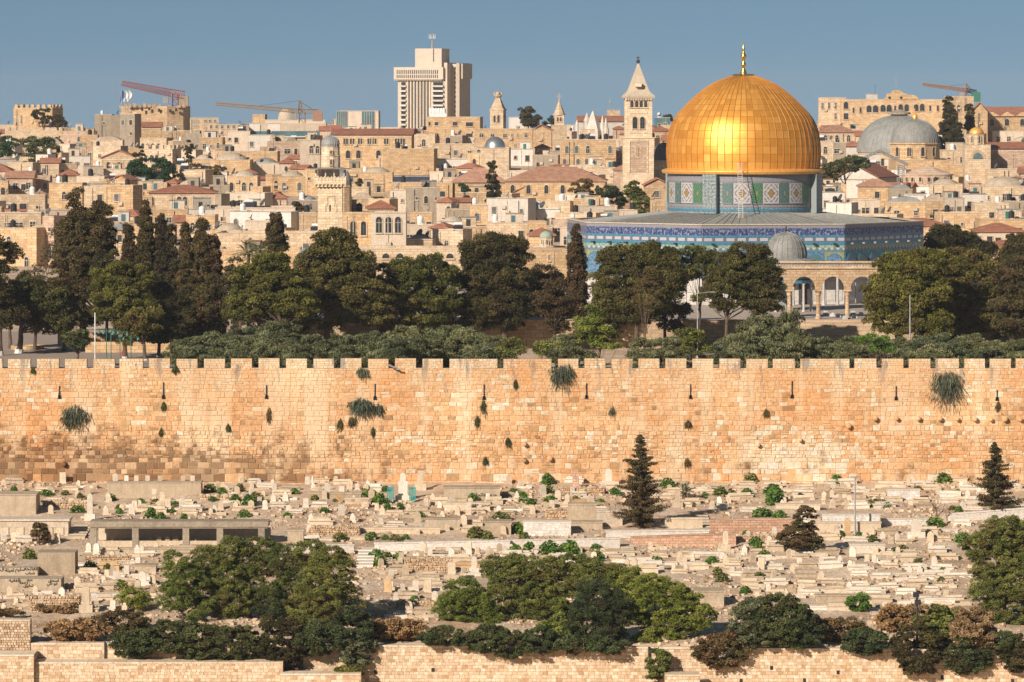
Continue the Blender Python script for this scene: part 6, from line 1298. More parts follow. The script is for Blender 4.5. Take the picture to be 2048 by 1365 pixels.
def building(x0, x1, yt, yb, mt, roof='flat', wins='', look=None, side=0., ang=24, rh=None, cat='house', Y=None, dep=None, name='stone_house', mg=12, explicit=None, group=None, clutter=True, rmat=None, top=1.0, reg=True, label=None, parts_only=False):
    Y = Y or cityY(yb + mg); k = mpp(Y); Wd = (x1 - x0) * k; a = R(ang) if side else R(fr.uniform(-4, 4)) ; s = abs(side)
    w = max(1.5, Wd * (1 - s) / math.cos(a)); d = dep or (Wd * s / math.sin(a) if s else min(14, max(6, w * .8))); d = min(max(d, 4), 26)
    zb = cityz(Y) - 1.5; zt = wz(yt, Y); h = zt - zb
    fl = x0 + (s * (x1 - x0) if side < 0 else 0); X = wx(fl, Y); rz = (-a if side >= 0 else a)
    if name == 'stone_house' and not label: name = {'flat': 'flat_roofed_house', 'dome': 'domed_house', 'vault': 'vaulted_house'}.get(roof, 'tiled_house')
    t = link(name, None, None, (X, Y, zb), rz)
    if label: tag(t, label, cat, group)
    else: later(t, look or 'house', cat, (x0 + x1) / 2, (yt + yb) / 2, LMC, group)
    if reg: HOUSES.append((x0, x1, yt, yb, Y))
    b = MB(); pit = roof in ('hip', 'gab', 'ped')
    th = .3
    if pit: b.box(0, w, 0, d, 0, h)
    else:
        b.box(0, w, 0, d, 0, h - .7)
        for q in ((0, w, 0, th), (0, w, d - th, d), (0, th, th, d - th), (w - th, w, th, d - th)): b.box(*q, h - .7, h)
    if roof == 'ped': rr = rh * k if rh else w * .25; b.prism([(0, h + .001), (w, h + .001), (w / 2, h + rr)], .0, d)
    if roof == 'merlon':
        n = max(3, int(w / 1.8))
        for i in range(n): b.box((i + .2) * w / n, (i + .75) * w / n, 0, .5, h, h + 1.0)
        n = max(2, int(d / 1.8))
        for i in range(n): b.box(w - .5, w, (i + .3) * d / n, (i + .8) * d / n, h, h + 1.0); b.box(0, .5, (i + .3) * d / n, (i + .8) * d / n, h, h + 1.0)
    b.build('wall', M[mt], t)
    rt = rmat or ('tile' if pit else 'rooftop'); b = MB()
    if pit: roofmesh(b, w, d, h + .004, roof, rh * k if rh else min(w, d) * .28)
    else:
        b.box(th + .01, w - th - .01, th + .01, d - th - .01, h - .7, h - .55)
        if roof == 'dome': 
            r_ = min(w, d) * .42; b.lathe([(r_ * math.cos(q), h - .6 + (rh * k if rh else r_ * .7) * math.sin(q)) for q in [math.pi / 2 * i / 7 for i in range(8)]], 20, (w / 2, d / 2), sx=min(1.5, w * .42 / r_))
        if roof == 'vault':
            pr_ = [(w / 2 + w * .46 * math.cos(math.pi * i / 10), h - .6 + (rh * k if rh else 1.6) * math.sin(math.pi * i / 10)) for i in range(11)]; b.prism(pr_, .5, d - .4)
    b.build('roof', M[rt], t, smooth=False)
    if not pit and roof == 'flat' and w > 5 and d > 5 and clutter and fr.random() < .75:
        for _ in range(fr.choice([1, 1, 2])):
            rw, rd_, rh_ = fr.uniform(2, min(5, w * .5)), fr.uniform(2, min(4.5, d * .5)), fr.uniform(1.6, 2.7); rx_ = fr.uniform(.3, w - rw - .3); ry_ = fr.uniform(1.0, d - rd_ - .3); b = MB(); b.box(rx_, rx_ + rw, ry_, ry_ + rd_, h - .6, h - .6 + rh_); b.box(rx_ - .15, rx_ + rw + .15, ry_ - .15, ry_ + rd_ + .15, h - .6 + rh_, h - .45 + rh_, 1)
            o = b.build('roof_room', [M[fr.choice(['white', 'pale', 'cream', 'concrete', mt])], M[fr.choice(['rooftop', 'concrete', 'tile', 'lead'])]], t); b = MB(); b.box(rx_ + rw * .3, rx_ + rw * .3 + .8, ry_ - .05, ry_ - .01, h - .5, h + min(1.3, rh_ - .9)); b.build('door', M[fr.choice(['pane', 'bluepane', 'greenp', 'iron'])], o)
    if w > 3:
        b = MB(); b.box(-.06, w + .06, -.08, -.004, h - (.16 if not pit else .5), h - (.02 if not pit else .3)); b.build('string_course', M['pale' if mt != 'white' else 'concrete'], t)
        for _ in range(fr.choice([0, 0, 1, 1, 2])):
            x_ = fr.uniform(.3, w - .5); b = MB(); b.box(x_, x_ + .12, -.14, -.005, fr.uniform(0, h * .4), h - .5); b.build('drainpipe', M[fr.choice(['concrete', 'iron', 'pale'])], t)
        for _ in range(fr.choice([0, 0, 1, 2])):
            x_ = fr.uniform(.3, w - 1.2); z0_ = h - fr.uniform(1.5, 6); b = MB(); b.box(x_, x_ + .9, -.45, -.005, z0_, z0_ + .6); b.build('air_conditioner', M['frame'], t)
    st = fr.choice([0, 0, 2, 2, 0, 2, 1])
    if explicit:
        for (cx, cy, ww, hh, ar) in explicit:
            link('window', win_mesh(ww * k / math.cos(a), hh * k, ar, st), t, ((cx - fl) * k / math.cos(a), 0, wz(cy, Y) - zb))
    elif wins:
        ar = wins[0] == 'a'; nx_, ny_ = map(int, wins[1:].split('x')); ww, hh = (.95, 1.9) if ar else (1.0, 1.35)
        for j in range(ny_):
            zc = h - 1.9 * top - (.6 if not pit else 0) - j * 3.3
            if zc < 1: break
            for i in range(nx_):
                if fr.random() < .2 and nx_ > 1: continue
                wv, hv, av = (ww, hh, ar) if ar or fr.random() < .55 else fr.choice([(.7, .8, False), (1.5, 1.2, False), (.8, 1.6, True), (.5, .6, False)])
                link('window', win_mesh(wv, hv, av, st if fr.random() < .8 else fr.choice([0, 1, 2])), t, (w * (i + .5) / nx_ + fr.uniform(-.35, .35), 0, zc + fr.uniform(-.2, .2) * (not ar)))
        if s and d > 4:
            for i in range(max(1, int(d / 4.5))):
                o = link('window', win_mesh(ww, hh, ar, st), t, ((w, d * (i + .5) / max(1, int(d / 4.5)), h - 2.6) if side > 0 else (0, d * (i + .5) / max(1, int(d / 4.5)), h - 2.6)), R(90) if side > 0 else R(-90))
    if clutter and not pit and roof != 'merlon': roofclutter(t, w, d, h, (x0 + x1) / 2, yt, rz)
    return t, w, d, h
# roof-top things
def dish_proto(mt, r_):
    t = link('satellite_dish', None, None, (0, 0, 0)); b = MB(); b.lathe([(r_ * q, -.28 * r_ * (1 - q * q)) for q in (0.02, .3, .6, .8, 1)], 16); b.lathe([(r_ * q, -.28 * r_ * (1 - q * q) - .03) for q in (1, .8, .6, .3, .02)], 16)
    me = b.mesh('bowl', M[mt], True); me.transform(Matrix.Rotation(R(62), 4, 'X')); link('bowl', me, t, (0, 0, 1.25)); b = MB(); b.tube([(0, .15, -.3), (0, .15, 1.0)], .05, 6); b.tube([(0, .1, 1.0), (0, -r_ * .8, 1.0)], .025, 4); b.build('mast', M['iron'], t); return t
def tank_proto(mt, stand):
    t = link('water_tank', None, None, (0, 0, 0)); b = MB(); b.lathe([(0, .55), (.5, .55), (.52, .6), (.52, 1.5), (.42, 1.66), (.15, 1.74), (.15, 1.82), (0, 1.82)], 14); b.build('tank', M[mt], t, smooth=False)
    b = MB(); 
    for q in (-.35, .35):
        for p_ in (-.35, .35): b.box(q - .04, q + .04, p_ - .04, p_ + .04, -.4, .54)
    b.box(-.5, .5, -.5, .5, .45, .54) if stand else b.box(-.45, .45, -.45, .45, -.3, .54); b.build('stand', M['iron' if stand else 'whitep'], t); return t
def ant_proto():
    t = link('aerial', None, None, (0, 0, 0)); b = MB(); b.tube([(0, 0, -.3), (0, 0, 3.2)], .035, 4); b.build('mast', M['iron'], t); b = MB()
    for i in range(5): b.tube([(-.5 + .03 * i, -.3 + i * .15, 2.9), (.5 - .03 * i, -.3 + i * .15, 2.9)], .02, 4)
    b.tube([(0, -.4, 2.9), (0, .5, 2.9)], .025, 4); b.build('antenna', M['iron'], t); return t
def solar_proto():
    t = link('solar_heater', None, None, (0, 0, 0)); b = MB(); v = [(-.9, -.8, .2), (.9, -.8, .2), (.9, .4, 1.1), (-.9, .4, 1.1)]; b.poly(v + [(x, y + .06, z - .1) for x, y, z in v], [(0, 1, 2, 3), (7, 6, 5, 4), (0, 4, 5, 1), (1, 5, 6, 2), (2, 6, 7, 3), (3, 7, 4, 0)]); b.build('panel', M['pane'], t)
    b = MB(); b.tube([(-.7, .65, 1.35), (.7, .65, 1.35)], .3, 10); b.build('boiler', M['whitep'], t); b = MB(); b.box(-.8, -.72, .5, .6, -.3, 1.1); b.box(.72, .8, .5, .6, -.3, 1.1); b.build('stand', M['iron'], t); return t
PRO = {'satellite_dish': [dish_proto('dish', .8), dish_proto('dishw', .6), dish_proto('dish', .62)], 'water_tank': [tank_proto('black', True), tank_proto('whitep', False)], 'aerial': [ant_proto()], 'solar_heater': [solar_proto()]}
PUSED = set(); NCL = {'satellite_dish': 0, 'water_tank': 0, 'aerial': 0, 'solar_heater': 0}
LK = {('satellite_dish', 0): 'large dark satellite dish', ('satellite_dish', 1): 'pale satellite dish', ('satellite_dish', 2): 'small dark satellite dish', ('water_tank', 0): 'black water tank', ('water_tank', 1): 'white water tank', ('aerial', 0): 'thin rooftop aerial', ('solar_heater', 0): 'solar water heater with white boiler'}
GRP = {'satellite_dish': 'satellite dishes on the roofs', 'water_tank': 'water tanks on the roofs', 'aerial': 'aerials on the roofs', 'solar_heater': 'solar heaters on the roofs'}
def put(kind_, v, loc, px, py, rz=0, sc=1.0):
    p = PRO[kind_][v]
    if id(p) in PUSED: o = copy_tree(p)
    else: PUSED.add(id(p)); o = p
    o.location = loc; o.rotation_euler = (0, 0, rz); o.scale = (sc,) * 3; NCL[kind_] += 1
    later(o, LK[(kind_, v)] + ' on a roof', kind_.replace('_', ' '), px, py, LMC, GRP[kind_])
def roofclutter(t, w, d, h, px, py, rz):
    n = 1 + int(w * d / 70) + (fr.random() < .5)
    for i in range(min(n, 5)):
        kd = fr.choices(['satellite_dish', 'water_tank', 'aerial', 'solar_heater'], [5, 4, 1.6, 1.2])[0]
        if NCL[kd] > 150: continue
        v = fr.randrange(len(PRO[kd])); lx = fr.uniform(.12, .88) * w; ly = fr.uniform(.15, .6) * d
        M_ = Matrix.Translation(t.location) @ Matrix.Rotation(rz, 4, 'Z'); q = M_ @ Vector((lx, ly, h - .4)); pxx = 1024 + q.x * F / q.y; put(kd, v, q, pxx, HY + (CZ - q.z) * F / q.y, {'satellite_dish': fr.uniform(-1.5, -.8)}.get(kd, 0), fr.uniform(.85, 1.2))
TABLE = """
10 128 262 290 cream merlon - 0 |long terrace wall with white posts on top
0 30 250 262 cream flat r2x1 0 |low cream block with cornice
15 83 325 350 cream flat r2x1 .22 |flat cream house with a green curtained terrace
12 65 357 395 pink gab r4x1 0 |house with brown tiled lean-to roof over a glazed gallery
62 100 352 392 pink flat r2x1 0 |shaded pink stone wing with a glazed balcony
60 98 392 420 cream hip - 0 |small house under a faded pyramid roof
0 90 390 425 cream flat r3x1 0 |long low cream terrace house
98 165 366 430 sand flat r1x1 0 |tall plain golden stone house with one dark window
165 208 372 430 cream flat r2x2 0 |narrow house with a red canopied balcony
207 272 370 445 sand flat r1x1 .06 |high blank golden stone block
222 265 362 400 sand ped - .12 |gabled stone house end with red tiles
0 82 425 475 cream flat r3x1 0 |cream terrace with steel railing
0 62 436 448 cream gab - 0 |long red tiled shed roof
0 85 455 520 sand flat r2x2 .1 |old house with square barred window
85 115 432 520 pink flat r1x2 .2 |tall thin house with hanging laundry
118 156 350 370 cream hip - 0 |little house with terracotta pyramid roof
131 180 312 330 white flat r3x1 0 |white rooftop screen with coloured laundry
118 150 288 312 pale flat r2x1 .3 |pale block with grey rooftop boxes
150 190 294 315 pink flat r2x1 0 |pink block with old red tile edge
189 224 229 278 concrete flat r1x1 0 |bare grey concrete tower house with dishes on top
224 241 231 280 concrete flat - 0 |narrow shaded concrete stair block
240 274 228 285 concrete flat r2x2 .1 |concrete house with stepped balconies
185 245 280 300 cream vault - 0 |low cream roof with an arched white truss
186 250 292 335 cream flat r2x1 .1 |cream parapet house below the arched truss
250 285 296 320 sand flat - 0 |low golden parapet wall with dome
203 272 317 340 cream ped a3x1 0 |gabled chapel like house with red tiled roof and arched windows
207 262 338 355 pale flat a2x1 0 |pale balcony floor with double arches
280 347 276 300 cream flat a5x1 .18 |small cream turreted house with five arched windows and teal awnings
286 362 298 345 cream merlon a5x1 .2 |crenellated cream house with grey shaded side
284 322 255 275 sand gab - 0 |low orange house with red roof
370 402 268 300 concrete merlon - 0 |dark ruined crenellated wall
400 445 275 300 old flat r3x1 0 |rough grey ruin with round hole
320 372 262 285 old flat r2x1 0 |weathered buttressed old house
362 400 300 330 pale flat r2x1 .2 |pale small flat house
430 474 303 335 sand flat - 0 |plain golden wall with notched top
385 430 318 340 sand dome - 0 |low house with dishes and shallow dome
505 555 303 335 sand flat r1x1 0 |plain golden terrace with sloping stair wall
560 592 300 320 redbrick flat r1x1 0 |house with orange red painted wall
298 430 385 418 cream hip a8x1 0 |long stone house with red hip roof and arched windows
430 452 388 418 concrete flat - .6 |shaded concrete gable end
452 540 385 415 pale flat r4x1 .1 |pale flat house with a bright balcony
455 515 352 385 sand dome a3x1 0 |golden domed house with three arched windows
515 540 360 372 pink gab - 0 |low pinkish tiled roof
556 612 352 380 sand dome a2x1 0 |golden domed house with paired arched windows
610 636 338 380 sand flat r2x1 0 |golden house with two small square windows
420 500 320 352 sand dome - 0 |wide low domed roof with dark dishes
500 560 326 350 pale dome - 0 |pale stone with a shallow grey dome
532 573 396 415 pink hip r2x1 0 |little kiosk house with terracotta pyramid roof
430 590 415 440 pale flat r6x1 0 |long pale terrace with panels
355 460 418 440 white flat a4x1 0 |white yard wall with arched openings
460 590 422 460 white flat a4x1 .04 |long white wall with dark arched windows
590 637 400 425 concrete dome - 0 |low grey house behind the autumn tree
598 640 425 465 old flat - 0 |ruined vaulted wall end beside the minaret
372 430 430 465 sand flat r2x1 0 |golden house with a dark tank
305 375 418 450 sand flat r3x1 0 |golden house with a blue white shed
350 400 445 462 pink gab - 0 |dark red tiled roof
255 310 448 480 sand flat a2x1 0 |golden low house behind the cypresses
215 255 458 500 cream hip r1x1 0 |cream house with grey pyramid roof behind the conifer
310 350 452 480 sand flat r2x1 0 |golden block behind the tallest cypress
420 490 460 500 sand dome r2x1 0 |golden house with wide stone dome
430 640 466 520 cream flat r4x1 0 |long cream stone building above the palms
490 540 442 470 pale flat r2x1 0 |pale house with draped grey net
600 640 462 480 cream dome - 0 |small stone dome with a bulb beside the minaret
440 600 498 545 sand flat - 0 |long golden arched wall behind the palms
685 740 425 490 sand flat - 0 |golden wall with two tall pointed windows
720 800 316 335 sand flat a2x1 .1 |golden building with two arched slots
700 768 300 320 sand flat r3x1 0 |terrace with laundry line before the schoolhouse
720 785 345 372 sand dome - 0 |golden vaulted low house
757 820 312 345 pink flat - .1 |house with a round grey dome tower
820 870 268 312 cream flat a1x1 0 |old wall linking the schoolhouse
765 868 298 350 sand flat - 0 |large sand coloured building with two floors of paired arches
820 870 274 298 pink gab - 0 |brown tiled lean-to roofs
770 860 352 366 bluedark flat - 0 |dark canopied roof terrace with black posts
775 905 366 395 sand flat r3x1 0 |golden house below the dark canopy
808 880 375 420 concrete flat r4x1 0 |grey concrete house with tank and satellite dishes
780 812 380 420 pale flat r2x1 0 |pale narrow flat house
870 965 288 320 cream flat r6x1 0 |cream house row with small square windows
868 935 303 318 redp flat - 0 |bright red awning balcony
872 938 318 340 white flat r8x1 0 |white glazed balcony house
935 1003 306 340 sand flat a2x1 .2 |golden corner house with double arched window
965 1000 297 312 white flat r2x1 0 |white parapet below the silver dome
1020 1066 298 320 white flat r2x1 0 |white house with red roof edge
1065 1125 310 338 concrete flat r2x1 .15 |blank grey rooftop block
1072 1100 296 306 cream hip - 0 |cream canopy roof pavilion
1063 1103 262 300 sand ped - 0 |golden gabled house with red roof left of the thin spire
1122 1250 279 300 pale flat - 0 |flat terrace roof with white canopy and steel frame
1120 1232 280 340 sand flat a5x2 0 |large golden monastery with two floors of arched windows
1195 1248 306 335 old dome r2x1 0 |jumble of small stone domes and dishes
1190 1250 335 355 cream flat r2x1 0 |cream rooms with white tanks
910 1012 364 395 sand hip r3x1 0 |low golden house under long faded tile roof left part
1010 1210 362 400 sand hip a6x1 0 |long golden hall under large faded hip roof with small windows
1150 1210 330 345 cream flat r3x1 0 |cream house rows with dark tanks behind the hip roof
910 985 385 402 old flat - 0 |rough yellow garden wall
985 1040 387 402 cream flat - .3 |cream block with a shaded side below the fir
910 942 405 425 pink gab - 0 |dark red tiled shed
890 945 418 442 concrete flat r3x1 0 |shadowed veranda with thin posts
940 975 410 445 sand flat r1x1 0 |golden house with one dark window
973 1065 396 445 white flat r3x2 .1 |white washed house with dishes, upper block
1005 1120 418 444 white flat r6x1 0 |white washed terrace with red curtain
1030 1092 385 400 cream ped a1x1 0 |cream gabled house with small round hole
1064 1150 402 430 cream flat r4x1 .12 |cream house with white laundry
1110 1200 425 445 cream flat r3x1 .1 |cream terrace by the greenhouse
1160 1230 412 440 pale flat r3x1 0 |pale house with a steel pergola
820 865 425 455 sand flat r3x1 0 |golden wall with three holes
800 870 450 470 pale flat r2x1 0 |pale terrace with plants
865 930 458 500 cream flat r1x1 .06 |plain cream block with corner gap
870 900 485 500 pink gab - 0 |red tiled awning
975 1060 445 470 cream flat r2x1 0 |cream flat house with barred window
1058 1108 470 495 sand hip - 0 |golden house with terracotta pyramid roof by the green dome
810 865 478 505 cream dome - 0 |wide cream ribbed dome on a low block
1105 1160 440 470 pink flat r3x1 0 |pinkish house with dishes near the shrine corner
1120 1170 455 500 pale flat r2x1 0 |pale block hidden by the lone cypress
1228 1262 340 360 pink hip - 0 |faded tile roof left of the bell tower foot
1240 1305 352 400 cream flat - 0 |cream church nave with grey lead eaves under the bell tower
1290 1340 372 410 sand ped r1x1 0 |small sand gable beside the shrine drum
1300 1338 400 425 old flat r1x1 0 |old stone wall with white tank beside the drum
1170 1240 440 455 white flat r3x1 0 |white low rooms with hanging white cloths
1240 1275 420 450 pale flat r1x1 0 |pale rough hut wall
1205 1290 395 412 old flat - 0 |garden wall under the bell tower trees
1637 1700 430 450 pale flat - 0 |blank pale wall touching the shrine
1640 1690 384 430 white flat r2x2 0 |white upper block with green door
1652 1708 405 450 white flat r3x1 .12 |white lower block with two windows
1705 1760 400 420 pale flat r3x1 0 |pale house with black awning and cloths
1705 1800 428 452 cream flat r4x1 .1 |cream flat house with three small windows
1716 1786 372 400 sand hip r1x1 0 |golden square house with pink hip roof and round window
1676 1800 356 384 white ped - .38 |big white gabled hall
1780 1825 378 402 concrete vault - 0 |grey ribbed barrel roof
1770 1850 404 440 sand vault r2x1 0 |golden house with arched grey roof edge
1845 1890 400 430 old vault r1x1 0 |old stone vaulted house with hearts of rust
1880 1930 396 425 pale flat r3x1 0 |pale terrace with cars of clutter
1925 1975 388 420 white flat r2x2 0 |white shack house with grey sheets
1950 2018 406 440 cream flat r1x1 0 |plain cream plaster block with pitched corner
2015 2060 380 400 redbrick flat r2x1 0 |orange brick unfinished house
2010 2060 402 425 concrete flat r2x1 0 |dark scaffolded flat
1880 1970 425 452 sand flat r3x1 0 |golden low wall with dishes
1960 2060 438 470 sand flat r2x1 0 |golden long wall behind red roofs
1782 1895 451 475 sand hip - 0 |long red hipped roof beside the shrine right corner
1950 2048 462 500 pale hip r5x1 0 |pale house with red hip roof and green shutter
1970 2045 495 515 sand hip - 0 |small terracotta pyramid roof at right
1880 1950 470 500 sand flat r2x1 0 |golden house behind high pine
1640 1720 240 262 sand flat r3x1 0 |small flat house with dishes on the right skyline
1640 1710 264 300 cream hip a3x1 0 |cream house with brown hip roof and arched windows
1700 1790 245 265 cream hip r3x1 0 |cream villa under wide faded hip roof
1690 1730 258 272 pink flat r2x1 0 |little pinkish flat
1690 1725 292 315 white hip - 0 |white gable house with small red roofs
1635 1668 282 325 cream flat a1x1 0 |bell tower stub house behind the golden dome
1668 1692 285 330 concrete flat r2x4 0 |scaffolded narrow house
1560 1640 250 262 cream flat r2x1 0 |cream block just beyond the golden dome
1790 1850 318 345 sand flat - 0 |sand wall under the domed drum
1885 1960 300 335 cream flat r3x1 0 |cream terrace right of the domed drum
1960 2048 300 320 sand flat - 0 |sand wall below the long red roof
1980 2060 320 350 pink vault r2x1 0 |pinkish house with grey drums
1900 1960 330 362 sand flat r2x1 0 |golden house with black shaded awning
1975 2048 338 372 cream flat r2x1 0 |cream house with two blue grey drum roofs
1960 2060 372 405 cream dome r3x1 0 |cream house with shallow dome and many dishes
1860 1925 368 395 cream dome r2x1 0 |cream domed house right of the apse
1930 1960 362 392 pink flat r2x1 0 |small pinkish tower house
1985 2048 262 290 pale flat r3x1 0 |pale roof terrace with dishes near the right edge
1890 1960 226 262 pale flat r4x1 0 |pale house between the two cypresses
1320 1350 250 262 pale flat r2x1 0 |pale block beside the dome on the skyline
1310 1340 235 262 bluegl flat r2x1 0 |small green glass block behind the bell tower
1305 1340 262 290 sand hip r2x1 0 |sand house with red roof right of the bell tower
1228 1250 258 285 pink hip - 0 |red tiled roof left of the bell tower
640 680 262 290 pink gab - 0 |red tiled low roof at the glass building foot
600 640 280 345 pale flat a3x1 0 |pale house with three tall arched openings
535 600 283 330 pink flat r4x1 0 |terrace with laundry and green tree
455 500 262 300 pale flat r4x1 0 |pale modern block with balconies
650 690 250 262 cream flat r2x1 0 |low block behind the glass building
760 800 255 268 pale flat r2x1 0 |low skyline block left of the white tower
1030 1060 250 262 pale flat r2x1 0 |low skyline house right of the white box
1130 1160 250 266 pale flat r3x1 0 |low skyline flat beyond the thin spire
1850 1960 236 262 cream flat r4x1 0 |cream villa beyond the cypresses
128 190 262 290 pink flat r3x1 0 |pinkish houses with white tanks between the towers
160 195 270 296 sand flat r2x1 0 |sand coloured small flat
"""
M['redbrick'] = M['orangep']; M['bluedark'] = plain('dark_netting', (.04, .05, .08), .8); M['bluegl'] = M['bluepane']; M['redp'] = M['redp']
M['apse'] = M['pink']
import os
SKIPC = 0
for ln in TABLE.strip().splitlines():
    a_, look = ln.split('|'); q = a_.split(); x0, x1, yt, yb = map(float, q[:4]); mt, roof, wn, side = q[4], q[5], q[6], float(q[7])
    if yb > 505 : Yq = None
    building(x0, x1, yt, yb, mt, roof, '' if wn == '-' else wn, look, side, rmat=('oldtile' if 'faded' in look or 'brown' in look or 'pink hip' in look else 'lead' if 'grey' in look and roof in ('hip', 'vault', 'dome') else None), rh=(28 if 'faded hip roof with small' in look or 'long faded' in look else 14 if roof in ('hip',) and x1 - x0 > 60 else None),
             clutter=not ('awning' in look or 'skyline' in look or 'canopied' in look))
# the big faded hip roof and gable roofs carry their own height in photo pixels (rh)
exec_after = []
# ---------------- landmark buildings
def L_(*a, **k): return building(*a, clutter=k.pop('clutter', False), **k)
# crenellated towers
L_(27, 127, 216, 275, 'sand', 'merlon', side=.18, ang=28, label='square crenellated stone tower on the left skyline', cat='tower', name='stone_tower', Y=1400, explicit=[(44, 240, 3, 16, False), (102, 240, 3, 16, False), (34, 248, 4, 8, True)])
t = thing('citadel_tower', 'broad ruined stone tower under the red crane, left skyline', 'tower', (wx(304, 1420), 1430, 38)); k = mpp(1420); b = MB(); hh = wz(213, 1420) - 38
ol_ = [(-68 * k, -2), (-66 * k, -6), (30 * k, -9), (62 * k, -7), (67 * k, 2), (67 * k, 14), (-68 * k, 14)]
b.poly([(x, y, -6) for x, y in ol_] + [(x * .98, y * .98, hh) for x, y in ol_], [tuple(range(7, 14))] + [(i, (i + 1) % 7, (i + 1) % 7 + 7, i + 7) for i in range(7)])
b.build('wall', M['old'], t); b = MB()
for i in range(14):
    s = i / 13; x = -65 * k + s * 128 * k
    if i in (9, 11): continue
    b.box(x - .55, x + .55, -8.2 + (3 if s < .1 else 0), -7.2 + (3 if s < .1 else 0), hh - .4, hh + fr.uniform(.2, 1.1))
b.build('battlement', M['old'], t)
for (x, z) in ((284, 219), (298, 218), (318, 221), (340, 222), (352, 220)): b = MB(); b.box((x - 304) * k - .35, (x - 304) * k + .35, -9.3, -9.0, wz(z, 1420) - 38.5, wz(z, 1420) - 37.5); b.build('putlog_hole', M['black'], t)
# flags beside it
for (x, m_, lb) in ((243, 'bluep', 'dark blue furled flag on a pole left of two white flags'), (250, 'whitep', 'middle white furled flag with blue stripes on the citadel'), (257, 'whitep', 'right hand white furled flag on the citadel')):
    Yf = 1400; t = thing('flag', lb, 'flag', tuple(P(x, 213, Yf))); b = MB(); b.tube([(0, 0, -2), (0, 0, 34 * mpp(Yf))], .12, 5); b.build('pole', M['steel'], t); b = MB(); h0 = 12 * mpp(Yf); h1 = 33 * mpp(Yf)
    b.poly([(.1, 0, h1), (1.1, .2, h1 - 1.2), (.9, -.1, h0 + 1), (.1, .1, h0), (-.5, 0, h0 - .6), (-.25, .15, h1 - 2)], [(0, 5, 4, 3, 2, 1)]); b.poly([(.1, .1, h1), (1.1, .3, h1 - 1.2), (.9, 0, h0 + 1), (.1, .2, h0), (-.5, .1, h0 - .6), (-.25, .25, h1 - 2)], [(0, 1, 2, 3, 4, 5)]); b.build('cloth', M[m_], t)
# cranes
def crane(label, tip, root, back, mast_top, mast_bot, mt, Y, apex=None, cw='concrete', th=1.5):
    q = lambda p: Vector(((p[0] - mast_bot[0]) * mpp(Y), 0, (mast_bot[1] - p[1]) * mpp(Y))); t = thing('tower_crane', label, 'crane', tuple(P(*mast_bot, Y)))
    def truss(a, c, th_, n, nm, m_, th2=None):
        b = MB(); d_ = (c - a); u = d_.normalized(); w = Vector((u.z, 0, -u.x)); w = w if w.z > 0 or abs(w.z) < .3 else -w; th2 = th2 or th_
        for s in (-.5, .5): b.tube([a + Vector((0, s * th_, 0)), c + Vector((0, s * th2, 0))], .16, 4)
        b.tube([a + w * th_, c + w * th2], .18, 4); prev_ = None
        for i in range(n + 1):
            f_ = i / n; p = a.lerp(c, f_); tt = th_ + (th2 - th_) * f_; up_ = p + w * tt
            for s in (-.5, .5):
                e_ = p + Vector((0, s * tt, 0)); b.tube([e_, up_], .09, 3)
                if prev_: b.tube([prev_, e_], .09, 3)
            prev_ = up_
        return b.build(nm, M[m_], t)
    truss(q(root), q(tip), th, 26, 'jib', mt, th * .6); truss(q(root), q(back), th, 6, 'counter_jib', mt if cw != 'green' else 'iron')
    truss(q(mast_bot) - Vector((0, 0, 12)), q(mast_top), 1.8, 10, 'mast', mt)
    b = MB(); c = q(back); b.box(c.x - 1.6, c.x + 1.4, -1, 1, c.z - 2.6, c.z + .6); b.build('counterweight', M['greenp'] if cw == 'green' else M[cw], t)
    b = MB(); c = q(root); b.box(c.x - 2.2, c.x - .4, -1.4, .2, c.z - 2.2, c.z - .2); b.build('cab', M['dishw'], t)
    if apex:
        b = MB(); e_ = q(apex); b.tube([e_, q((tip[0] * .65 + root[0] * .35, tip[1] * .65 + root[1] * .35))], .05, 3); b.tube([e_, q(back)], .07, 3); b.build('tie_cables', M['iron'], t)
        truss(q(root), e_, 1.4, 4, 'apex_tower', mt, .5)
crane('red luffing crane above the broad citadel tower', (243, 168), (340, 192), (368, 197), (345, 186), (344, 225), plain('faded_red_steel', (.34, .10, .09), .6), 1440, None, 'concrete', 2.0) if 0 else None
M['redsteel'] = plain('faded_red_steel', (.26, .10, .09), .6); M['tansteel'] = plain('tan_steel', (.30, .19, .10), .6); M['brownsteel'] = plain('brown_steel', (.30, .17, .11), .6)
crane('red luffing crane above the broad citadel tower', (243, 171), (340, 193), (368, 197), (345, 188), (344, 225), 'redsteel', 1440, None, 'concrete', 2.2)
crane('tan crane with a long sinking jib before the pale dome, left skyline', (431, 210), (596, 226), (636, 226), (598, 226), (599, 262), 'tansteel', 1380, (598, 202), 'brownsteel', 1.1)
crane('brown crane with green counterweight on the right skyline', (1845, 171), (1930, 184), (1952, 188), (1932, 186), (1932, 215), 'brownsteel', 1500, (1932, 168), 'green', 1.1)
# hotel blocks left
L_(380, 437, 236, 290, 'cream', 'flat', label='square end block of the cream hotel left of the tan crane', cat='building', name='hotel', Y=1330, explicit=[(x, y, 2, 5, True) for y in (242, 252, 263) for x in (384, 388, 392, 396)] + [(x, 242, 5, 4, False) for x in (411, 420, 430)])
L_(405, 492, 249, 300, 'cream', 'flat', label='long cream hotel wing with three rows of square windows', cat='building', name='hotel', Y=1325, explicit=[(x, y, 4, 6.5, False) for y in (254, 266, 278) for x in (422, 433, 444, 456, 467, 478)])
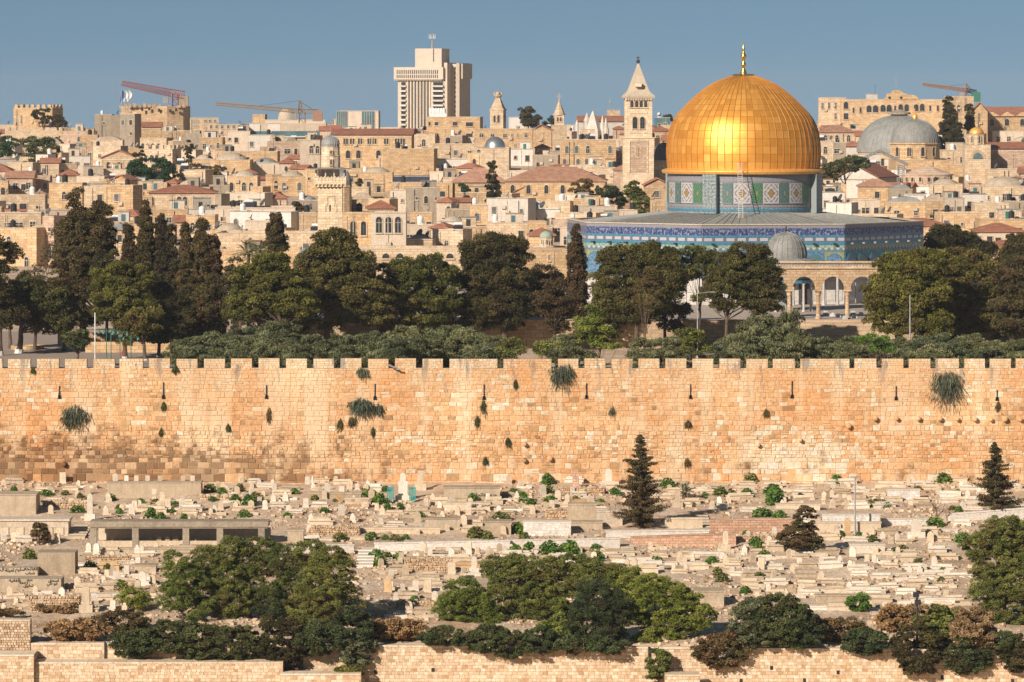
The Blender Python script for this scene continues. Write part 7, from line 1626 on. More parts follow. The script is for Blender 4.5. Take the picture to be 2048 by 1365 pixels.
# modern glazed complex
L_(505, 530, 229, 262, 'sand', 'flat', label='orange stone block at the left of the pale domed building', cat='building', name='modern_building', Y=1440)
L_(530, 650, 240, 262, 'pale', 'flat', label='wide pale upper storey carrying the stone dome', cat='building', name='modern_building', Y=1420)
for (x0, x1, yt, yb, mt, lb) in [(490, 560, 247, 262, 'white', 'white stepped balconies left of the glass banded front'), (520, 652, 247, 300, 'pale', 'glass banded terraced building under the pale dome')]:
    t_, w_, d_, h_ = L_(x0, x1, yt, yb, mt, 'flat', label=lb, cat='building', name='modern_building', Y=1330)
    for (q, c) in ((2.3, 'bluepane'), (5.0, 'bluepane')): 
        b = MB(); b.box(.6 if x0 == 490 else w_ * .1, w_ - .5, -.12, -.02, h_ - q - 1.4, h_ - q); b.build('window', M[c], t_); b = MB(); b.box(0, w_, -.9, -.13, h_ - q - 1.75, h_ - q - 1.5); b.build('balcony', M['white'], t_)
t = thing('stone_dome', 'pale stone dome on the skyline right of the tan crane jib', 'dome', tuple(P(573, 240, 1427))); b = MB(); r_ = 17.5 * mpp(1400); b.lathe([(r_, -2), (r_, 2 * mpp(1400))] + [(r_ * math.cos(q), 2 * mpp(1400) + r_ * 1.25 * math.sin(q)) for q in [math.pi / 2 * i / 9 for i in range(1, 10)]], 28); b.build('shell', M['pale'], t, smooth=True)
# glass building
t_, w_, d_, h_ = L_(673, 757, 222, 262, 'pale', 'flat', label='glass fronted block with blank stone centre on the skyline', cat='building', name='glass_building', Y=1420)
for (a0_, a1_, z0_, z1_) in ((0, .25, .3, 8.2), (.6, .9, 2.5, 8.2), (.25, .9, -1, 2.0)):
    b = MB(); b.box(w_ * a0_ + .1, w_ * a1_, -.2, -.02, h_ - 6.3 + z0_ - 2, h_ - 8.4 + z1_); 
    for i in range(6): xx = w_ * (a0_ + (a1_ - a0_) * i / 5); b.box(xx - .06 + .05, xx + .06 + .05, -.26, -.201, h_ - 8.3 + z0_, h_ - 8.4 + z1_, 1)
    b.build('glazing', [M['bluepane'], M['frame']], t_)
# schoolhouse
k_ = [(x + dx, 283, 3.6, 11, False) for x in (689, 702, 718, 737, 746, 770, 792, 803) for dx in (0, 5)]
t_, w_, d_, h_ = L_(665, 823, 270, 312, 'sand', 'gab', label='long orange stone schoolhouse with paired windows and red roof', cat='building', name='schoolhouse', Y=1150, rh=12, explicit=[q for q in k_] + [(x, 309, 9, 16, True) for x in (696, 717, 757, 780)])
# white tower block
TY = 1600; kt = mpp(TY); t = thing('tower_block', 'white high rise tower block with projecting top storeys and rooftop mast', 'building', (wx(800, TY), TY, 30)); t.rotation_euler = (0, 0, R(-17))
zt_ = lambda py: wz(py, TY) - 30; M['towerst'] = stone('tower_stone', (.54, .46, .37), (.60, .52, .42), (.45, .38, .30), streak=.15); M['towersh'] = M['towerst']
ca = math.cos(R(17)); fw = 88 * kt / ca
b = MB(); b.box(-.8, fw, 0, 16, -30, zt_(160)); b.build('shaft', M['towerst'], t)
b = MB(); b.box(-1.9, fw + .1, -1.2, 15, zt_(159), zt_(135)); cr_o = b.build('crown_storeys', M['towerst'], t)
for i in range(22): 
    x = -1.3 + i * (fw - .6) / 22 + .5
    for (za, zc) in ((156.5, 150.5), (148.5, 140.5)): b = MB(); b.box(x, x + .32, -1.26, -1.18, zt_(za), zt_(zc)); b.build('window', M['pane'], cr_o)
b = MB()
for i in range(30): x = -1.8 + i * (fw + 1.5) / 30; b.box(x, x + .4, -1.1, -.02, zt_(161.5), zt_(159.05))
b.build('corbels', M['towerst'], cr_o)
for i in range(7): x = fw * (.20 + i * .072); b = MB(); b.box(x + .1, x + .4, -.08, -.01, -10, zt_(162)); b.build('window_strip', M['pane'], t)
for i in range(8): x = fw * (.20 + (i - .5) * .072); b = MB(); b.box(x - .05, x + .5, -.35, -.01, -10, zt_(161.6)); b.build('rib', M['towerst'], t)
for j in range(12):
    z = zt_(165 + j * 9.6)
    for (xa, xb) in ((.03, .13), (.76, .98)):
        b = MB(); b.box(fw * xa, fw * xb, -.06, -.02, z - 1.05, z); b.build('window', M['pane'], t); b = MB(); b.box(fw * xa - .3, fw * xb + .3, -.9, -.065, z - 1.7, z - 1.1); b.build('balcony', M['white'], t)
# right wings (seen in raking light)
sd = fw
b = MB(); b.box(sd + .02, sd + 1.2, .2, 14, -30, zt_(126)); b.build('wing', M['towersh'], t)
b = MB(); b.box(sd + 1.2, sd + 4.4, 5, 16, -30, zt_(128.5)); b.build('recess', M['towersh'], t)
for j in range(13): z = zt_(134 + j * 9.6); b = MB(); b.box(sd + 3.2, sd + 4.2, 4.9, 4.99, z - 1.0, z); b.build('window', M['pane'], t); b = MB(); b.box(sd + 2.4, sd + 2.8, 4.9, 4.99, z - 1.0, z); b.build('window', M['pane'], t)
b = MB(); b.box(sd + 4.4, sd + 5.6, .5, 13, -30, zt_(127)); b.box(sd + 5.6, sd + 6.5, 1.5, 12.5, zt_(158), zt_(128)); b.build('wing', M['towersh'], t)
ph = MB(); x0_ = (825 - 800) * kt / ca; ph.box(x0_, x0_ + 9.8, 3, 12, zt_(135), zt_(97.5)); p_o = ph.build('penthouse', M['towerst'], t); b = MB(); b.box(x0_ + 6.7, x0_ + 7.0, 2.9, 2.99, zt_(124), zt_(98)); b.build('duct', M['iron'], p_o)
b = MB(); xm = x0_ + 5.4; b.tube([(xm, 6, zt_(97.5)), (xm, 6, zt_(66))], [.45, .12], 6)
for q in (-1.1, -.5, .5, 1.1): b.box(xm + q - .12, xm + q + .12, 5.8, 6.2, zt_(78), zt_(69))
b.box(xm - 1.1, xm + 1.1, 5.9, 6.1, zt_(75.5), zt_(74.5)); b.build('mast', M['steel'], p_o)
# sand coloured blocks under it
L_(853, 960, 234, 300, 'sand', 'flat', label='high golden house with a row of round white tanks on top', cat='house', name='stone_house', Y=1300, explicit=[(859, 248, 4, 8, False), (873, 248, 8, 7, False), (910, 248, 9, 7, False), (939, 249, 14, 8, False), (910, 271, 9, 7, False), (938, 271, 11, 7, False), (876, 271, 3, 5, False), (859, 270, 4, 5, False), (848, 283, 5, 9, True)])
for i in range(6): put('water_tank', 1, P(862 + i * 5.2, 232, 1308), 862 + i * 5, 228, 0, 1.25)
L_(950, 1065, 258, 305, 'sand', 'flat', label='long golden house with an irregular row of small windows below the squat church tower', cat='house', name='stone_house', Y=1260, explicit=[(963, 271, 8, 7, False), (985, 271, 7, 6, False), (1010, 272, 7, 7, False), (1024, 271, 3, 6, False), (1035, 271, 2.5, 8, False), (1052, 271, 6, 8, False), (1052, 293, 6, 7, False), (1030, 291, 3, 6, False)])
# squat church tower
def tower(px, x0, x1, yt, yb, Y, mt, label, tiers, spire=None, name='church_tower', cat='tower', rot=20):
    k = mpp(Y); a = R(rot); wd = (x1 - x0) * k / (math.cos(a) + math.sin(a)) if rot else (x1 - x0) * k; t = thing(name, label, cat, (wx((x0 + x1) / 2, Y), Y + wd / 2, cityz(Y) - 3), -a); z_ = lambda py: wz(py, Y) - t.location.z; h = wd / 2
    b = MB(); b.box(-h, h, -h, h, 0, z_(yt)); b.build('shaft', M[mt], t)
    for (cy, ww, hh, n, sp_x) in tiers:
        for i in range(n):
            o = link('belfry_opening', win_mesh(ww * k, hh * k, True, 2), t, ((i - (n - 1) / 2) * sp_x * k, -h, z_(cy)))
            if rot: o = link('belfry_opening', win_mesh(ww * k, hh * k, True, 2), t, (h, (i - (n - 1) / 2) * sp_x * k * .9, z_(cy)), R(90))
    if spire:
        b = MB(); e_ = spire.get('ov', 1) * k; r_ = (h + e_) * math.sqrt(2); b.lathe([(r_, z_(yt)), (r_, z_(yt) + .3)] + [(r_ * q, z_(yt) + .3 + (z_(spire['top']) - z_(yt) - .3) * p) for q, p in spire.get('prof', [(.85, .1), (0.02, 1)])], spire.get('n', 4), a0=R(45), a1=R(405)); b.build('spire', M[spire.get('mt', mt)], t)
    return t, z_, h, k
t, z_, h, k = tower(996, 980, 1012, 221, 260, 1400, 'cream', 'squat square church tower with pyramid roof and round cap', [(238, 4.5, 14, 2, 8)], {'top': 194, 'prof': [(.8, .12), (.22, 1)]}, rot=12)
b = MB(); b.lathe([(1.0, z_(195)), (1.3, z_(192)), (1.2, z_(190)), (.6, z_(185)), (.1, z_(184))], 8); b.tube([(0, 0, z_(185)), (0, 0, z_(178))], .08, 4); b.build('cap', M['cream'], t)
for q in range(6): b = MB(); b.lathe([(.25, z_(190)), (.25, z_(186.5)), (.05, z_(185.5))], 6, (1.15 * math.cos(q), 1.15 * math.sin(q))); b.build('turret', M['cream'], t)
L_(1019, 1048, 234, 262, 'white', 'flat', label='blank white box on the skyline beside the squat church tower', cat='building', name='white_block', Y=1420)
t, z_, h, k = tower(1118, 1109, 1128, 231, 300, 1330, 'cream', 'slim church tower with needle spire and cross', [(239, 3.4, 8, 2, 6), (262, 5, 12, 1, 0), (285, 5, 12, 1, 0)], {'top': 200, 'n': 8, 'ov': -.8, 'prof': [(.8, .12), (.05, 1)]}, rot=0)
b = MB(); b.box(-.12, .12, -.1, .1, z_(201), z_(188)); b.box(-.7, .7, -.1, .1, z_(193.6), z_(192)); b.build('cross', M['cream'], t)
b = MB(); b.box(-h - .9, h + .9, -h - .9, h + .9, 0, z_(250)); b.build('base', M['cream'], t)
# cone roofed cluster
L_(1155, 1250, 243, 300, 'white', 'gab', label='white convent with long red roof left of the tall bell tower', cat='building', name='convent', Y=1380, rh=11, side=0)
for (x, y0, y1, r_, lb) in [(1186, 262, 222, 19, 'largest white stone pyramid in front of the convent'), (1174, 242, 226, 7, 'small white cone with weather vane on the convent'), (1205, 262, 232, 6, 'thin white pinnacle right of the white pyramid'), (1212, 262, 236, 6, 'slim stepped pinnacle right of the white pyramid'), (1154, 248, 240, 3, 'tiny finial at the convent corner')]:
    Y = 1365; k = mpp(Y); t = thing('pyramid_roof', lb, 'roof', tuple(P(x, y0, Y))); b = MB(); b.lathe([(r_ * k, -5), (r_ * k, 0), (.1, (y0 - y1) * k)], 6 if r_ > 10 else 8); b.build('cone', M['white'], t)
t = thing('turret', 'little crenellated turret with a yellow green flag beyond the convent', 'tower', tuple(P(1227, 236, 1480))); k = mpp(1480); b = MB(); b.box(-13 * k, 13 * k, -2, 2, -8, 14 * k)
for q in range(5): b.box((-12 + q * 5.6) * k, (-9.5 + q * 5.6) * k, -2, -1.4, 14 * k, 17 * k)
b.build('wall', M['cream'], t); b = MB(); b.tube([(-6 * k, 0, 14 * k), (-6 * k, 0, 40 * k)], .1, 4); b.build('pole', M['steel'], t); b = MB(); b.poly([(-6 * k, 0, 40 * k), (-5 * k, .1, 31 * k), (-9 * k, 0, 30 * k)], [(0, 1, 2)]); b.poly([(-6 * k, .08, 40 * k), (-5 * k, .18, 31 * k), (-9 * k, .08, 30 * k)], [(0, 2, 1)]); b.build('flag', plain('yellow_green_cloth', (.42, .48, .16), .8), t)
# tall bell tower
BY = 1000; k = mpp(BY); M['bell'] = stone('bell_tower_stone', (.70, .56, .39), (.78, .65, .48), (.46, .34, .24), streak=.25, course=.5)
t = thing('bell_tower', 'tall square bell tower with tapered pyramid spire left of the golden dome', 'tower', (wx(1277, BY), BY, cityz(BY) - 2)); z_ = lambda py: wz(py, BY) - t.location.z; h = 27.5 * k
b = MB(); b.box(-h - .35, h + .35, 0, 2 * h + .7, 0, z_(276)); b.box(-h, h, .35, 2 * h + .35, z_(276), z_(197)); b.box(-h - .5, h + .5, -.15, 2 * h + .8, z_(277.5), z_(275)); b.build('shaft', M['bell'], t)
b = MB(); r2 = math.sqrt(2); b.lathe([((h + .5) * r2, z_(196.9)), ((h + .6) * r2, z_(193)), ((h - .6) * r2, z_(183)), (.12, z_(126))], 4, (0, h + .35), a0=R(45), a1=R(405)); sp_o = b.build('spire', M['concrete'] if 0 else stone('spire_stone', (.50, .42, .32), (.60, .52, .40), (.34, .28, .2), streak=.5), t)
b = MB(); b.lathe([(.1, z_(128)), (.42, z_(124)), (.42, z_(122)), (.1, z_(119))], 8, (0, h + .35)); b.box(-.08, .08, h + .27, h + .43, z_(120), z_(112)); b.box(-.42, .42, h + .27, h + .43, z_(116.5), z_(115)); b.build('cross', M['iron'], sp_o)
b = MB(); b.box(-.7, .7, .1, 1.2, z_(174), z_(166)); b.build('dormer', M['bell'], sp_o)
b = MB(); 
for i in range(11): x = -h + (i + .5) * 2 * h / 11; b.box(x - .18, x + .18, -.1, .34, z_(201), z_(197.3))
b.build('corbels', M['bell'], t)
for (cx, cy, ww, hh, y_) in [(1264, 208.5, 6, 13, .35), (1273.5, 208.5, 6, 13, .35), (1282.5, 208.5, 6, 13, .35), (1291.5, 208.5, 6, 13, .35), (1270, 246, 9.5, 24, .35), (1285, 246, 9.5, 24, .35), (1276.5, 302, 9, 24, 0)]: link('belfry_opening', win_mesh(ww * k, hh * k, True, 2), t, ((cx - 1277) * k, y_, z_(cy)))
for (a0_, a1_, yt_, yb_, y_) in ((1260, 1294, 224, 228, .35), (1260, 1294, 281, 284, 0), (1260, 1294, 264.5, 266.5, .35), (1262, 1292, 212.5 + 3, 217, .35)):
    b = MB(); b.box((a0_ - 1277) * k, (a1_ - 1277) * k, y_ - .14, y_ - .005, z_(yb_), z_(yt_)); b.build('string_course', M['bell'], t)
for x in (1259, 1295): 
    b = MB(); b.box((x - 1277) * k - .12, (x - 1277) * k + .12, -.16, -.01, z_(346), z_(281)); b.build('lesene', M['bell'], t)
b = MB(); b.box((1261 - 1277) * k, (1293 - 1277) * k, -.05, -.012, z_(345), z_(285)); b.build('inset_panel', M['pink'], t)
# church dome beside it
t = thing('church_dome', 'dark ribbed church dome half hidden behind the golden dome', 'dome', (wx(1332, 1010), 1018, wz(325, 1010))); k = mpp(1010); b = MB(); r_ = 29 * k; b.lathe([(r_ * math.cos(q), r_ * 1.35 * math.sin(q)) for q in [math.pi / 2 * i / 10 for i in range(11)]], 28); b.build('shell', stone('dark_lead', (.10, .10, .10), (.16, .155, .15), (.07, .07, .07)), t)
b = MB(); b.lathe([(r_ * 1.12, -.1), (r_ * 1.12, .3), (r_, .35)], 28); b.lathe([(r_ * 1.02, -9), (r_ * 1.02, -.1)], 28); b.build('drum', M['bell'], t)
# silver dome
t = thing('silver_dome', 'shiny silver metal dome among golden houses', 'dome', (wx(990, 1120), 1122, wz(296, 1120))); k = mpp(1120); r_ = 21 * k; b = MB(); b.lathe([(r_, -.3), (r_, 0)] + [(r_ * math.cos(q), r_ * 1.05 * math.sin(q)) for q in [math.pi / 2 * i / 10 for i in range(1, 11)]], 32); b.build('shell', M['silver'], t, smooth=True)
L_(962, 1018, 296, 322, 'cream', 'flat', label='cream house block carrying the silver dome', cat='house', name='stone_house', Y=1116, dep=14)
# long gabled school on the right skyline
SY = 1420
L_(1637, 1692, 195, 262, 'cream', 'flat', label='left pavilion of the long skyline school, right', cat='building', name='school', Y=SY, explicit=[(1645, 212, 4, 11, False), (1658, 212, 4, 12, False), (1671, 212, 4, 12, False), (1671, 233, 4, 12, False)])
t_, w_, d_, h_ = L_(1682, 1890, 199, 262, 'sand', 'flat', label='long golden skyline school with curved central gable and many windows', cat='building', name='school', Y=SY - 6, explicit=[(1692, 211, 9, 14, True), (1692, 233, 9, 12, False), (1707, 221, 4, 11, False), (1721, 221, 4, 11, False), (1738, 218, 10, 14, True), (1751, 218, 10, 14, True), (1766, 217, 10, 14, True), (1778, 217, 10, 14, True), (1790, 217, 4, 10, False), (1801, 216, 9, 14, True), (1813, 216, 9, 14, True), (1832, 216, 9, 14, True), (1844, 215, 9, 14, True), (1860, 217, 4, 11, False), (1875, 217, 4, 11, False)])
k = mpp(SY - 6); xx = lambda p: (p - 1682) * k; zq = lambda p: h_ + (199 - p) * k
b = MB(); b.prism([(xx(1766), zq(200)), (xx(1840), zq(200)), (xx(1832), zq(192)), (xx(1812), zq(188)), (xx(1806), zq(186)), (xx(1800), zq(181)), (xx(1785), zq(181)), (xx(1783), zq(186)), (xx(1773), zq(188)), (xx(1771), zq(195))], -.25, .9); b.build('gable', M['sand'], t_)
b = MB(); b.tube([(xx(1792), .4, zq(182)), (xx(1792), .4, zq(152))], .1, 5); b.build('flagpole', M['steel'], t_)
for (x, y) in ((1779, 196), (1802, 196)): b = MB(); b.lathe([(0, 0), (.45, 0)], 10); me = b.mesh('oculus', M['pane']); me.transform(Matrix.Rotation(R(90), 4, 'X')); link('oculus', me, t_, (xx(x), -.27, zq(y)))
L_(1888, 1947, 193, 262, 'old', 'flat', label='greyer right wing of the skyline school behind the cypresses', cat='building', name='school', Y=SY, explicit=[(1905, 218, 5, 14, True), (1917, 217, 6, 14, True), (1930, 217, 4, 12, False)])
L_(1733, 1755, 188, 205, 'white', 'flat', label='small white rooftop box with tanks on the skyline school', cat='building', name='rooftop_room', Y=1440, clutter=True)
# zigzag church at right edge
t_, w_, d_, h_ = L_(1972, 2110, 232, 300, 'sand', 'gab', label='long church with red roof and zigzag wall gables at the right edge', cat='church', name='church', Y=1330, rh=18, dep=16, explicit=[(x, 245, 9, 14, True) for x in (1984, 2014, 2045)])
k = mpp(1330)
for x in (1985, 2015, 2046, 2077): b = MB(); b.prism([((x - 15 - 1972) * k, h_ - .1), ((x + 15 - 1972) * k, h_ - .1), ((x - 1972) * k, h_ + 7.5 * k)], -.65, 2.5); b.build('gable', M['sand'], t_)
L_(1945, 1975, 224, 300, 'sand', 'ped', label='gable end of the zigzag church with faded tiles', cat='church', name='church', Y=1322, rh=18, rmat='oldtile', side=0)
# twin grey domes
def leaddome(px, pb, pt, r_px, Y, label, drum=None, cap=False, mt='lead', exag=1.0, n=48):
    k = mpp(Y); r_ = r_px * k; H = (pb - pt) * k; t = thing('lead_dome', label, 'dome', (wx(px, Y), Y + r_, wz(pb, Y))); b = MB(); pr_ = [(r_ * math.cos(q) ** .9 if q < 1.57 else .01, H * math.sin(q)) for q in [math.pi / 2 * i / 14 for i in range(15)]]
    b.lathe(pr_, n)
    for j in range(n): q = 2 * math.pi * j / n; b.tube([((u + .03) * math.cos(q), (u + .03) * math.sin(q), z) for u, z in pr_[:-1]], .05 if r_px < 90 else .06, 3, cap=False)
    b.build('shell', M[mt], t)
    if drum:
        b = MB(); hd = (drum - pb) * k; b.lathe([(r_ * 1.02, -hd), (r_ * 1.02, -.3), (r_ * 1.07, -.25), (r_ * 1.07, .05), (r_, .1)], 10); b.build('drum', M['sand'], t)
    return t, k, r_, H
leaddome(1806, 306, 231, 86, 1180, 'larger ribbed grey dome with a dark lantern ring, behind its twin', None)
t = THINGS[-1]; k = mpp(1180); b = MB(); hz = 72 * k; b.lathe([(17 * k, hz - 1), (17 * k, hz + .6), (23 * k, hz + .6), (23 * k, hz + 1.0), (3 * k, hz + 1.9)], 16); b.build('lantern', M['concrete'], t)
b = MB(); b.lathe([(84 * k, -6), (84 * k, 0)], 40); b.build('drum', M['sand'], t)
leaddome(1834, 287, 239, 49, 1120, 'smaller ribbed grey dome on an arched stone drum, in front of its twin', 320)
t = THINGS[-1]; k = mpp(1120)
for q in (-50, -18, 14, 44): a = R(q - 90); rr = 49.6 * k; link('window', win_mesh(8 * k, 18 * k, True, 2), t, (rr * math.cos(a), rr * math.sin(a), -17 * k), a + R(90))
b = MB(); b.lathe([(4 * k, 46 * k), (4 * k, 50 * k), (6 * k, 51 * k), (5 * k, 56 * k), (1 * k, 60 * k), (.6 * k, 70 * k)], 12); b.build('lantern', M['goldt'], t)
L_(1792, 1905, 320, 372, 'sand', 'flat', label='sand coloured church body below the drum of the smaller grey dome', cat='church', name='church', Y=1112, dep=26)
# apse
t = thing('apse', 'low rounded apse with arched windows and conical stone roof', 'apse', (wx(1860, 1040), 1046, wz(352, 1040))); k = mpp(1040); b = MB(); b.lathe([(50 * k, -8), (50 * k, 0), (52 * k, .05), (52 * k, .3), (44 * k, .5), (4 * k, 20 * k)], 28, sy=.6); b.build('wall', M['pink'], t)
for q in range(-3, 4): a = R(q * 20 - 90); link('window', win_mesh(5 * k, 9 * k, True, 2), t, (50.2 * k * math.cos(a), 30.2 * k * math.sin(a), -8 * k), a + R(90))
# steel arched truss shelter
t = thing('steel_truss', 'big peaked steel lattice roof truss on a pylon before the grey domes', 'scaffold', tuple(P(1760, 330, 1060))); k = mpp(1060); b = MB()
for (p, q) in (((-62, -2), (-2, 26)), ((-2, 26), (56, -2))):
    for dy in (0, 4 * k):
        A_, B_ = Vector((p[0] * k, 0, p[1] * k + dy)), Vector((q[0] * k, 0, q[1] * k + dy)); b.tube([A_, B_], .14, 4)
    for i in range(14): f0, f1 = i / 14, (i + 1) / 14; lo = lambda f_: Vector(((p[0] + (q[0] - p[0]) * f_) * k, 0, (p[1] + (q[1] - p[1]) * f_) * k)); b.tube([lo(f0), lo(f1) + Vector((0, 0, 4 * k))], .09, 3); b.tube([lo(f0) + Vector((0, 0, 4 * k)), lo(f1)], .09, 3)
b.build('truss', M['steel'], t); b = MB()
for q in (36, 48):
    b.tube([(q * k, 0, 0), (q * k, 0, -72 * k)], .14, 4)
for i in range(18): b.tube([(36 * k, 0, -i * 4 * k), (48 * k, 0, -(i + 1) * 4 * k)], .09, 3); b.tube([(48 * k, 0, -i * 4 * k), (36 * k, 0, -(i + 1) * 4 * k)], .09, 3)
b.build('pylon', M['steel'], t)
# gold domed chapel
t = thing('chapel', 'small white chapel lantern with golden cap dome, right', 'chapel', (wx(1958, 1080), 1086, wz(320, 1080))); k = mpp(1080); b = MB(); b.box(-26 * k, 26 * k, -3, 3, -6, 30 * k); b.build('base', M['cream'], t)
b = MB(); b.lathe([(20 * k, 30 * k), (20 * k, 51 * k), (22 * k, 52 * k)], 8); b.build('drum', M['cream'], t); b = MB(); b.lathe([(15 * k * math.cos(q), 52 * k + 13 * k * math.sin(q)) for q in [math.pi / 2 * i / 8 for i in range(9)]], 20); b.build('cap_dome', M['goldt'], t, smooth=True)
for q in range(8): a = R(q * 45 - 90 + 8); link('window', win_mesh(6 * k, 16 * k, True, 2), t, (18.8 * k * math.cos(a), 18.8 * k * math.sin(a), 41 * k), a + R(90))
b = MB(); b.prism([(-16 * k, 2 * k), (16 * k, 2 * k)] + [(16 * k * math.cos(math.pi * q / 8), 2 * k + 18 * k * math.sin(math.pi * q / 8)) for q in range(9)], -3.15, -2.9); b.build('arch', M['sand'], t)
b = MB(); b.prism([(-10 * k, 2 * k), (10 * k, 2 * k)] + [(10 * k * math.cos(math.pi * q / 8), 2 * k + 12 * k * math.sin(math.pi * q / 8)) for q in range(9)], -3.25, -3.16); b.build('arch_window', M['bluepane'], t)
L_(1982, 2110, 298, 330, 'pink', 'gab', label='long low range with red tiled roof right of the golden capped chapel', cat='house', name='stone_house', Y=1090, rh=13)
# minaret
MY = 790; k = mpp(MY); M['minst'] = stone('minaret_stone', (.70, .57, .39), (.78, .66, .48), (.5, .37, .23), streak=.3, course=.45)
t = thing('minaret', 'square stone minaret with roofed balcony and grey dome', 'minaret', (wx(660, MY), MY, cityz(MY) - 1)); z_ = lambda py: wz(py, MY) - t.location.z; h = 24.5 * k
b = MB(); b.box(-h, h, 0, 2 * h, 0, z_(374)); b.build('shaft', M['minst'], t)
b = MB(); b.box(-h - .7, h + .7, -.7, 2 * h + .7, z_(369), z_(364)); b.box(-h - .35, h + .35, -.35, 2 * h + .35, z_(374), z_(369.2))
for i in range(9): x = -h - .5 + i * (2 * h + 1) / 8; b.box(x - .12, x + .12, -.68, -.3, z_(374), z_(369.2))
b.build('balcony', M['minst'], t); b = MB()
b.box(-h - .65, h + .65, -.65, -.5, z_(364), z_(355)); b.box(-h - .65, -h - .5, -.5, 2 * h, z_(364), z_(355)); b.box(h + .5, h + .65, -.5, 2 * h, z_(364), z_(355))
for i in range(10): x = -h - .6 + i * (2 * h + 1.2) / 9; b.box(x - .1, x + .1, -.7, -.45, z_(364), z_(353))
b.build('parapet', M['minst'], t); b = MB(); b.box(-h * .72, h * .72, .8, 2 * h - .8, z_(364), z_(338)); b.build('gallery_core', M['minst'], t)
for x in (-h - .35, -h * .35, h * .35, h + .35): 
    for y in (-.3, 2 * h + .3): b = MB(); b.lathe([(.14, z_(364)), (.11, z_(340))], 8, (x, y)); b.build('column', M['marble'], t)
b = MB(); b.poly([(-h - 1.5, -1.5, z_(338.6)), (h + 1.5, -1.5, z_(338.6)), (h + 1.5, 2 * h + 1.5, z_(338.6)), (-h - 1.5, 2 * h + 1.5, z_(338.6)), (-h * .7, h * .3, z_(335.5)), (h * .7, h * .3, z_(335.5)), (h * .7, 1.7 * h, z_(335.5)), (-h * .7, 1.7 * h, z_(335.5))], [(0, 1, 5, 4), (1, 2, 6, 5), (2, 3, 7, 6), (3, 0, 4, 7), (4, 5, 6, 7), (3, 2, 1, 0)]); b.build('canopy', M['lead'], t)
b = MB(); b.lathe([(19.5 * k, z_(337)), (19.5 * k, z_(313)), (20.3 * k, z_(313)), (20.3 * k, z_(312)), (18.4 * k, z_(311.5)), (18.4 * k, z_(296)), (19.5 * k, z_(295.5)), (19.5 * k, z_(294))], 10, (0, h)); b.build('lantern', M['minst'], t)
b = MB(); pr_ = [(17 * k, z_(294)), (18 * k, z_(288)), (16.5 * k, z_(281)), (12 * k, z_(275.5)), (6 * k, z_(272.5)), (.4 * k, z_(271))]; b.lathe(pr_, 24, (0, h)); 
for j in range(24): q = 2 * math.pi * j / 24; b.tube([((u + .01) * math.cos(q), h + (u + .01) * math.sin(q), z) for u, z in pr_], .05, 3)
b.lathe([(.15, z_(271)), (.22, z_(268)), (.06, z_(265)), (.02, z_(259))], 6, (0, h)); b.build('dome', M['lead'], t)
for (x, y, w_, h_, yy) in ((662, 305, 4, 6, h - 18.5 * k), (662, 325, 4, 9, h - 19.6 * k)): link('window', win_mesh(w_ * k, h_ * k, False, 2), t, ((x - 660) * k, yy, z_(y)))
b = MB(); b.box(-.12, .12, -.05, -.01, z_(423), z_(410)); b.build('slit', M['black'], t)
for (x0_, x1_, y0_, y1_) in ((654, 655.5, 412, 394), (668, 669.5, 412, 394), (654, 669, 393.5, 391.5), (650, 651.5, 424, 408), (672, 673.5, 424, 408)): b = MB(); b.box((x0_ - 660) * k, (x1_ - 660) * k, -.12, -.01, z_(y0_), z_(y1_)); b.build('moulding', M['minst'], t)
b = MB(); b.box(-h - .1, h + .1, -.1, 2 * h + .1, z_(436.5), z_(434.5)); b.build('string_course', M['minst'], t)
# school beside the minaret
L_(742, 812, 425, 505, 'pale', 'flat', label='pale school wing with tall arched windows above the arcade', cat='building', name='school', Y=770, explicit=[(x, 450, 12, 32, True) for x in (758, 777, 796)])
L_(812, 850, 425, 505, 'pale', 'flat', label='right end of the pale arched window school', cat='building', name='school', Y=771, explicit=[]) if 0 else None
L_(685, 745, 426, 505, 'sand', 'flat', label='golden wing with pointed windows between minaret and pale school', cat='building', name='school', Y=774, explicit=[(706, 457, 11, 28, True), (727, 457, 11, 28, True)])
# long cloister wall at the back of the esplanade
t_, w_, d_, h_ = L_(690, 1135, 497, 600, 'cream', 'flat', label='long cream cloister wall with shallow arches behind the pines', cat='building', name='cloister', Y=735, explicit=[(x, 512, 15, 10, True) for x in (772, 800, 872, 900, 928)])
L_(1050, 1135, 498, 600, 'sand', 'flat', label='golden cloister end block carrying the small green dome', cat='building', name='cloister', Y=732, explicit=[(1098, 516, 2.5, 11, False)])
L_(590, 700, 520, 600, 'cream', 'flat', label='cream hall behind the widest pine with a grey side dome', cat='building', name='cloister', Y=728)
t = thing('green_dome', 'small pale green dome on an octagonal stone lantern', 'dome', (wx(1093, 742), 745, wz(495, 742))); k = mpp(742); b = MB(); b.lathe([(20 * k, -1), (20 * k, .2), (14 * k, 2 * k), (14 * k, 18 * k), (15.5 * k, 18.5 * k), (15.5 * k, 19.5 * k)], 8); b.build('lantern', M['pale'], t)
b = MB(); b.lathe([(13.5 * k * math.cos(q), 19.5 * k + 12 * k * math.sin(q)) for q in [math.pi / 2 * i / 8 for i in range(9)]], 22); b.build('shell', stone('green_copper', (.26, .36, .28), (.34, .43, .34), (.2, .25, .2)), t, smooth=True)
for q in (-40, 5, 50): a = R(q - 90); link('window', win_mesh(4 * k, 9 * k, True, 2), t, (13.4 * k * math.cos(a), 13.4 * k * math.sin(a), 9 * k), a + R(90))
leaddome(612, 535, 498, 24, 720, 'grey lead side dome peeping left of the widest pine', 582)
leaddome(682, 372, 338, 20, 830, 'blue grey metal dome just right of the minaret', 505)
